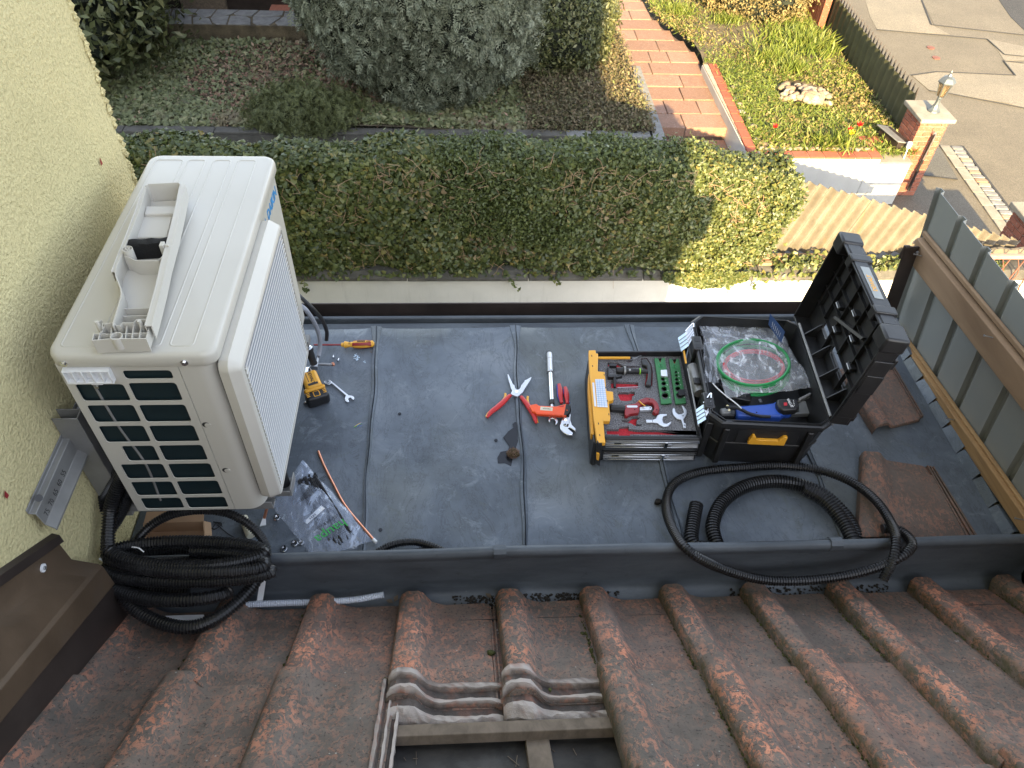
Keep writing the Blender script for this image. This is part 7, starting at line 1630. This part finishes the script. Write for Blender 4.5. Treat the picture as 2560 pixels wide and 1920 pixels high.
w2_ = thing('crowfoot_wrench', 'silver crowfoot wrench head marked 26 with jaw pointing up', 'wrench head', at(*z5(1210,960), z=.11))
F5('head', [(1115,870),(1130,850),(1145,870),(1152,905),(1185,933),(1230,930),(1262,905),(1250,870),(1230,820),(1248,828),(1292,880),(1292,930),(1270,972),(1250,992),(1260,1040),(1280,1046),(1282,1105),(1250,1100),(1240,1045),(1222,1000),(1170,990),(1130,950),(1115,910)], .120, .006, 'satin', w2_)
text('26', .0075, frame(at(*z5(1242,950), z=.1206), Vector((1,.05,0)), Vector((0,1,0))), MT['ink'], w2_); text('27', .0065, frame(at(*z5(1262,1072), z=.1206), Vector((.2,-1,0)), Vector((1,0,0))), MT['ink'], w2_)
# ---------------- lid
H0 = Vector((1.208, 1.568, .226)); yv = Vector((.085, .9964, 0)); zv = Vector((.105, 0, .9945)); TL = frame(H0, yv.cross(zv), yv); LLn, LHt = .535, .385
LID = MB(); LID.T = TL
lidT = lambda: TL
Mxy = Matrix(((0,0,-1,.060),(1,0,0,0),(0,1,0,0),(0,0,0,1)))   # plate local (a,b)->(y,z), thickness toward -x... 
mb = plate([(.0,.0),(LLn,.0),(LLn,LHt-.03),(LLn-.03,LHt),(.03,LHt),(0,LHt-.03)], [rrect(.12,.30,.045,.085,.008), rrect(.36,.42,.05,.085,.008), rrect(.04,.08,.045,.09,.008)], .006, TL @ Matrix(((0,0,1,.066),(1,0,0,0),(0,1,0,0),(0,0,0,1))))
LD = mb.build('lid', MT[BX], tc, smooth=20)
def ld(name, x0, x1, y0, y1, z0, z1, mat=BX, bev=.002): return lb(name, x0, x1, y0, y1, z0, z1, mat, bev, LD, TL)
ld('lid_wall', 0, .060, -.001, .006, .0, LHt-.02); ld('lid_wall', 0, .060, LLn-.006, LLn+.001, .0, LHt-.02); ld('lid_wall', 0, .06, .006, LLn-.006, -.002, .006); ld('lid_wall', 0.0, .06, .03, LLn-.03, LHt-.006, LHt+.001)
ld('corner_cap', -.004, .073, -.006, .070, LHt-.050, LHt+.008, bev=.008); ld('corner_cap', -.004, .073, LLn-.060, LLn+.005, LHt-.050, LHt+.008, bev=.008)
ld('latch_block', -.003, .070, .115, .150, LHt-.03, LHt+.010, bev=.004); ld('latch_block', -.003, .070, .375, .410, LHt-.03, LHt+.010, bev=.004); ld('top_bar', .004, .05, .15, .375, LHt, LHt+.006); ld('top_bar', .01, .055, .07, .115, LHt-.004, LHt+.004); ld('top_bar', .01, .055, .41, .47, LHt-.004, LHt+.004)
PL = ld('name_plate', .016, .046, .185, .345, LHt+.006, LHt+.0075, 'fencegrey', .0005)
text('DEWALT', .020, TL @ frame((.031, .262, LHt+.0078), (0,1,0), (-1,0,0)), MT['dewyellow'], LD, 'lettering', bold=.0004)
for y in (.05, .14, .235, .33, .42, .49): ld('lid_rib', .044, .060, y, y+.0025, .10 if y not in (.14,.33) else .02, LHt-.02, bev=0)
for z in (.10, .17, .235, .30, .34): ld('lid_rib', .047, .060, .012, LLn-.012, z, z+.003, bev=0)
for y in (.10, .20, .31, .42): 
    m = MB(); m.T = TL; m.prism([(.004,y,.004),(.058,y,.004),(.058,y,.07),(.05,y,.065)], [(.004,y+.004,.004),(.058,y+.004,.004),(.058,y+.004,.07),(.05,y+.004,.065)]); m.build('gusset', MT[BX], LD)
for y0, z0, L_ in ((.02,.012,.46),): 
    m = MB(); m.T = TL; m.cyl((.006,y0,z0), (.006,y0+L_,z0), .005, 8); m.build('hinge_rod', MT['bracket'], LD)
for y, z in ((.19,.20),(.255,.255),(.36,.20),(.30,.14),(.12,.14)):
    m = MB(); m.T = TL; m.cyl((.036,y,z), (.036,y+.028,z+.002), .0025, 8); m.build('pin', MT['steel'], LD); ld('pin_block', .038, .058, y-.004, y+.032, z-.008, z+.008)
m = MB(); m.T = TL; m.prism([(.038,.16,.24),(.042,.16,.25),(.042,.36,.165),(.038,.36,.155)], [(.05,.16,.24),(.054,.16,.25),(.054,.36,.165),(.05,.36,.155)]); m.build('brace', MT[BX], LD)
ld('outer_grip', .066, .080, .03, .06, .10, .22, 'dewyellow', .003); ld('outer_bump', .066, .078, -.002, .10, .27, .31); ld('outer_bump', .066, .075, .0, .53, .02, .05)
ld('side_step', .004, .066, -.006, -.001, .04, .30, bev=.002); ld('side_step', .01, .066, -.010, -.006, .16, .24)
for k in range(9): lb('hinge_knuckle', BW-.004, BW+.010, .03+k*.054, .03+k*.054+.04, .214, .229, bev=.003)
mb = MB(); mb.T = TB; mb.cyl((BW+.003, .02, .223), (BW+.003, .51, .223), .003, 8); mb.build('hinge_pin', MT['bracket'], tc)
# ---------------- contents of the case
def ell(cx, cy, rx, ry, z, n=40, wob=0, ph=0, tilt=0, turns=1): 
    out_ = []
    for k in range(int(n*turns)+1):
        q = 2*math.pi*k/n+ph; p = at(*z6(cx+rx*math.cos(q)+tilt*ry*math.sin(q), cy+ry*math.sin(q)), z=z+wob*math.sin(2*q+ph)+wob*.6*math.sin(5*q)); out_.append(p)
    return out_
gh = thing('green_hose', 'coiled green charging hose inside the clear bag', 'hose', at(*z6(1000,770), z=.15))
for k, (cx, cy, rx, ry, z) in enumerate(((1010,700,500,315,.205),(1015,735,495,320,.19),(1020,790,480,320,.178),(1030,850,470,300,.165),(1035,800,485,310,.155))):
    mb = MB(); mb.tube(ell(cx,cy,rx,ry,z,36,.003,0.7*k,.10)[:-2 if k else None], .0054, 8, ds=.01); mb.build('coil', MT['hosegreen'], gh)
rh = thing('red_hose', 'coiled red charging hose within the green coil', 'hose', at(*z6(1020,770), z=.15))
for k, (cx, cy, rx, ry, z) in enumerate(((1020,760,415,230,.188),(1020,785,400,225,.178),(1030,740,395,215,.17))):
    mb = MB(); mb.tube(ell(cx,cy,rx,ry,z,36,.002,.5*k,.12), .0042, 8, ds=.01); mb.build('coil', MT['hosered'], rh)
th = thing('teal_hose', 'dark teal hose behind the bag at the far side of the case', 'hose', at(*z6(850,290), z=.13)); mb = MB(); mb.tube([at(*z6(*p), z=.15) for p in ((600,330),(720,285),(860,280),(1000,290),(1120,330))], .006, 8); mb.build('hose', MT['hoseteal'], th)
bb = thing('clear_bag', 'crumpled clear plastic bag holding the coiled hoses in the case', 'bag', at(*z6(1000,700), z=.12))
def bag2(corners, n1, n2, zb_, amp, name, mat, parent, seed, puff):
    r_ = np.random.default_rng(seed); A, B, C_, D = [at(*z6(*c_), z=zb_) for c_ in corners]; m = MB(); vs = []; ph = r_.uniform(0, 6, 9)
    for j in range(n2+1):
        for i in range(n1+1):
            u_, v_ = i/n1, j/n2; p = A.lerp(B, u_).lerp(D.lerp(C_, u_), v_); e = (math.sin(math.pi*u_)*math.sin(math.pi*v_))
            f = abs(math.sin(8*u_+5*v_+ph[0]+1.5*math.sin(4*v_)))*.5+abs(math.sin(14*v_-7*u_+ph[1]+2*math.sin(3*u_)))*.4+abs(math.sin(25*u_+19*v_+ph[2]))*.2+abs(math.sin(33*u_-27*v_+ph[3]))*.14
            ex = .006*math.sin(17*u_+ph[4])+.004*math.sin(31*u_+11*v_); ey = .007*math.sin(15*v_+ph[5])+.004*math.sin(23*v_-9*u_)
            vs.append((p.x+ex, p.y+ey, p.z+puff*e**.5+amp*f*(.4+.6*e)-amp*.4+r_.normal(0, amp*.04)))
    m.add(vs, [(j*(n1+1)+i, j*(n1+1)+i+1, (j+1)*(n1+1)+i+1, (j+1)*(n1+1)+i) for j in range(n2) for i in range(n1)]); return m.build(name, MT[mat], parent, smooth=20)
bag2([(250,190),(1380,200),(1860,1020),(640,1150)], 64, 56, .188, .018, 'film_sheet', 'film2', bb, 5, .014)
bag2([(300,380),(1300,380),(1780,1000),(700,1120)], 40, 34, .150, .012, 'film_sheet', 'film', bb, 9, .0)
bag2([(240,185),(860,270),(700,420),(330,430)], 22, 18, .19, .018, 'film_sheet', 'film', bb, 12, .01)
bag2([(330,430),(560,560),(520,980),(370,960)], 18, 24, .205, .014, 'film_sheet', 'film', bb, 15, .004)
bcd = thing('blue_card', 'blue printed card standing up behind the bagged hoses', 'card', at(*z6(1340,400), z=.16))
a = [at(*z6(*p), Y=yy) for p, yy in (((1242,22),2.02),((1450,275),1.965),((1398,428),1.955),((1222,175),2.01))]; mb = MB(); mb.prism(a, [p+Vector((.0012,.0008,0)) for p in a]); mb.build('card', simple('card blue', (.03,.07,.19), .5), bcd, smooth=0)
mb = MB(); n_ = (a[1]-a[0]).cross(a[3]-a[0]).normalized(); n_ = n_ if n_.y < 0 else -n_
for k in range(6):
    p = a[0].lerp(a[1], .25+.11*k).lerp(a[3].lerp(a[2], .25+.11*k), .30+.02*k)+n_*.0006; q = a[0].lerp(a[1], .25+.11*k).lerp(a[3].lerp(a[2], .25+.11*k), .80)+n_*.0006; s_ = (a[1]-a[0]).normalized()*.0007; mb.add([p-s_, p+s_, q+s_, q-s_], [(0,1,2,3)])
mb.build('print_lines', MT['inkwhite'], bcd)
# instrument
vi = thing('vacuum_instrument', 'blue and black handheld instrument with keypad lying in the case', 'instrument', at(*z6(1150,1330), z=.12))
zI = .165
F6 = lambda name, pts, z, t, mat, par, bev=.002: flat(name, pts, z, t, mat, par, z6, bev)
F6('body', [(780,1300),(850,1290),(1180,1265),(1290,1250),(1330,1220),(1420,1300),(1570,1330),(1565,1390),(1440,1400),(1420,1440),(1180,1438),(790,1432)], .178, .035, 'blue', vi, .008)
F6('head', [(1340,1205),(1400,1195),(1600,1195),(1640,1230),(1655,1310),(1620,1345),(1430,1355),(1380,1330),(1345,1270)], .200, .03, BX, vi, .006)
F6('tail', [(540,1345),(790,1335),(790,1432),(560,1432)], .165, .03, BX, vi, .008); F6('collar', [(550,1320),(700,1305),(720,1390),(570,1400)], .172, .03, 'bracket', vi, .008)
F6('keypad', [(1400,1218),(1600,1212),(1618,1300),(1460,1312),(1420,1280)], .2006, .001, 'ink', vi, .0003); F6('button', [(1435,1250),(1480,1250),(1483,1290),(1440,1292)], .2022, .002, 'redfoam', vi, .0004)
text('VALUE', .0135, frame(at(*z6(1520,1256), z=.2010), Vector((0.12,-1,0)), Vector((1,.1,0))), MT['inkwhite'], vi, bold=.0003)
mb = MB()
for k in range(4): p = at(*z6(1568+4*k, 1222+22*k), z=.2012); mb.lathe([(.0001,.0003),(.0016,.0003),(.0016,-.0005)], p, (0,0,1), 8)
mb.build('indicator_dots', MT['inkwhite'], vi)
mb = MB(); mb.tube([at(*z6(*p), z=.188) for p in ((640,1320),(740,1320),(850,1350),(950,1400),(1100,1440),(1250,1450)) ], .0055, 8); mb.build('strap', MT['ink'], vi)
for x, y in ((655,1298),(680,1355)): mb = MB(); mb.cyl(at(*z6(x,y), z=.185), at(*z6(x,y), z=.192), .004, 10); mb.build('pin', MT['chrome'], vi)
mb = MB(); mb.cyl(at(*z6(1060,1388), z=.1785), at(*z6(1060,1388), z=.1795), .0025, 10); mb.build('screw', MT['ink'], vi)
mb = MB(); mb.tube([at(*z6(*p), z=.215) for p in ((450,985),(510,1050),(600,1130),(690,1200),(780,1270),(850,1335))], .0022, 6); tag(mb.build('cord', MT['white']), 'thin white cord running from the bag to the blue instrument', 'cord')
mf = thing('gauge_manifold', 'dark tool pieces lying on the floor of the case under the bag', 'tool', at(*z6(900,1150), z=.11))
F6('block', [(600,960),(760,1140),(1000,1160),(980,1230),(700,1180),(540,1000)], .150, .03, BX, mf, .003)
for x in (900, 1080): F6('bar', [(x,1200),(x+40,1195),(x+65,1240),(x+25,1245)], .13, .006, 'steel', mf)
for k in range(8): F6('fin', [(760+k*20,1148),(766+k*20,1148),(770+k*20,1168),(764+k*20,1168)], .152, .003, 'bracket', mf, .0003)
F6('bar', [(1640,1190),(1800,1110),(1820,1130),(1660,1220)], .185, .02, 'bracket', mf); F6('block', [(1640,1240),(1770,1220),(1820,1400),(1560,1410),(1560,1390),(1650,1380)], .13, .02, 'bracket', mf)
mb = MB(); mb.tube([at(*z6(*p), z=.135) for p in ((640,1510),(800,1500),(1000,1495),(1100,1500),(1250,1505))], .003, 6); mb.build('wire', MT['steel'], mf)
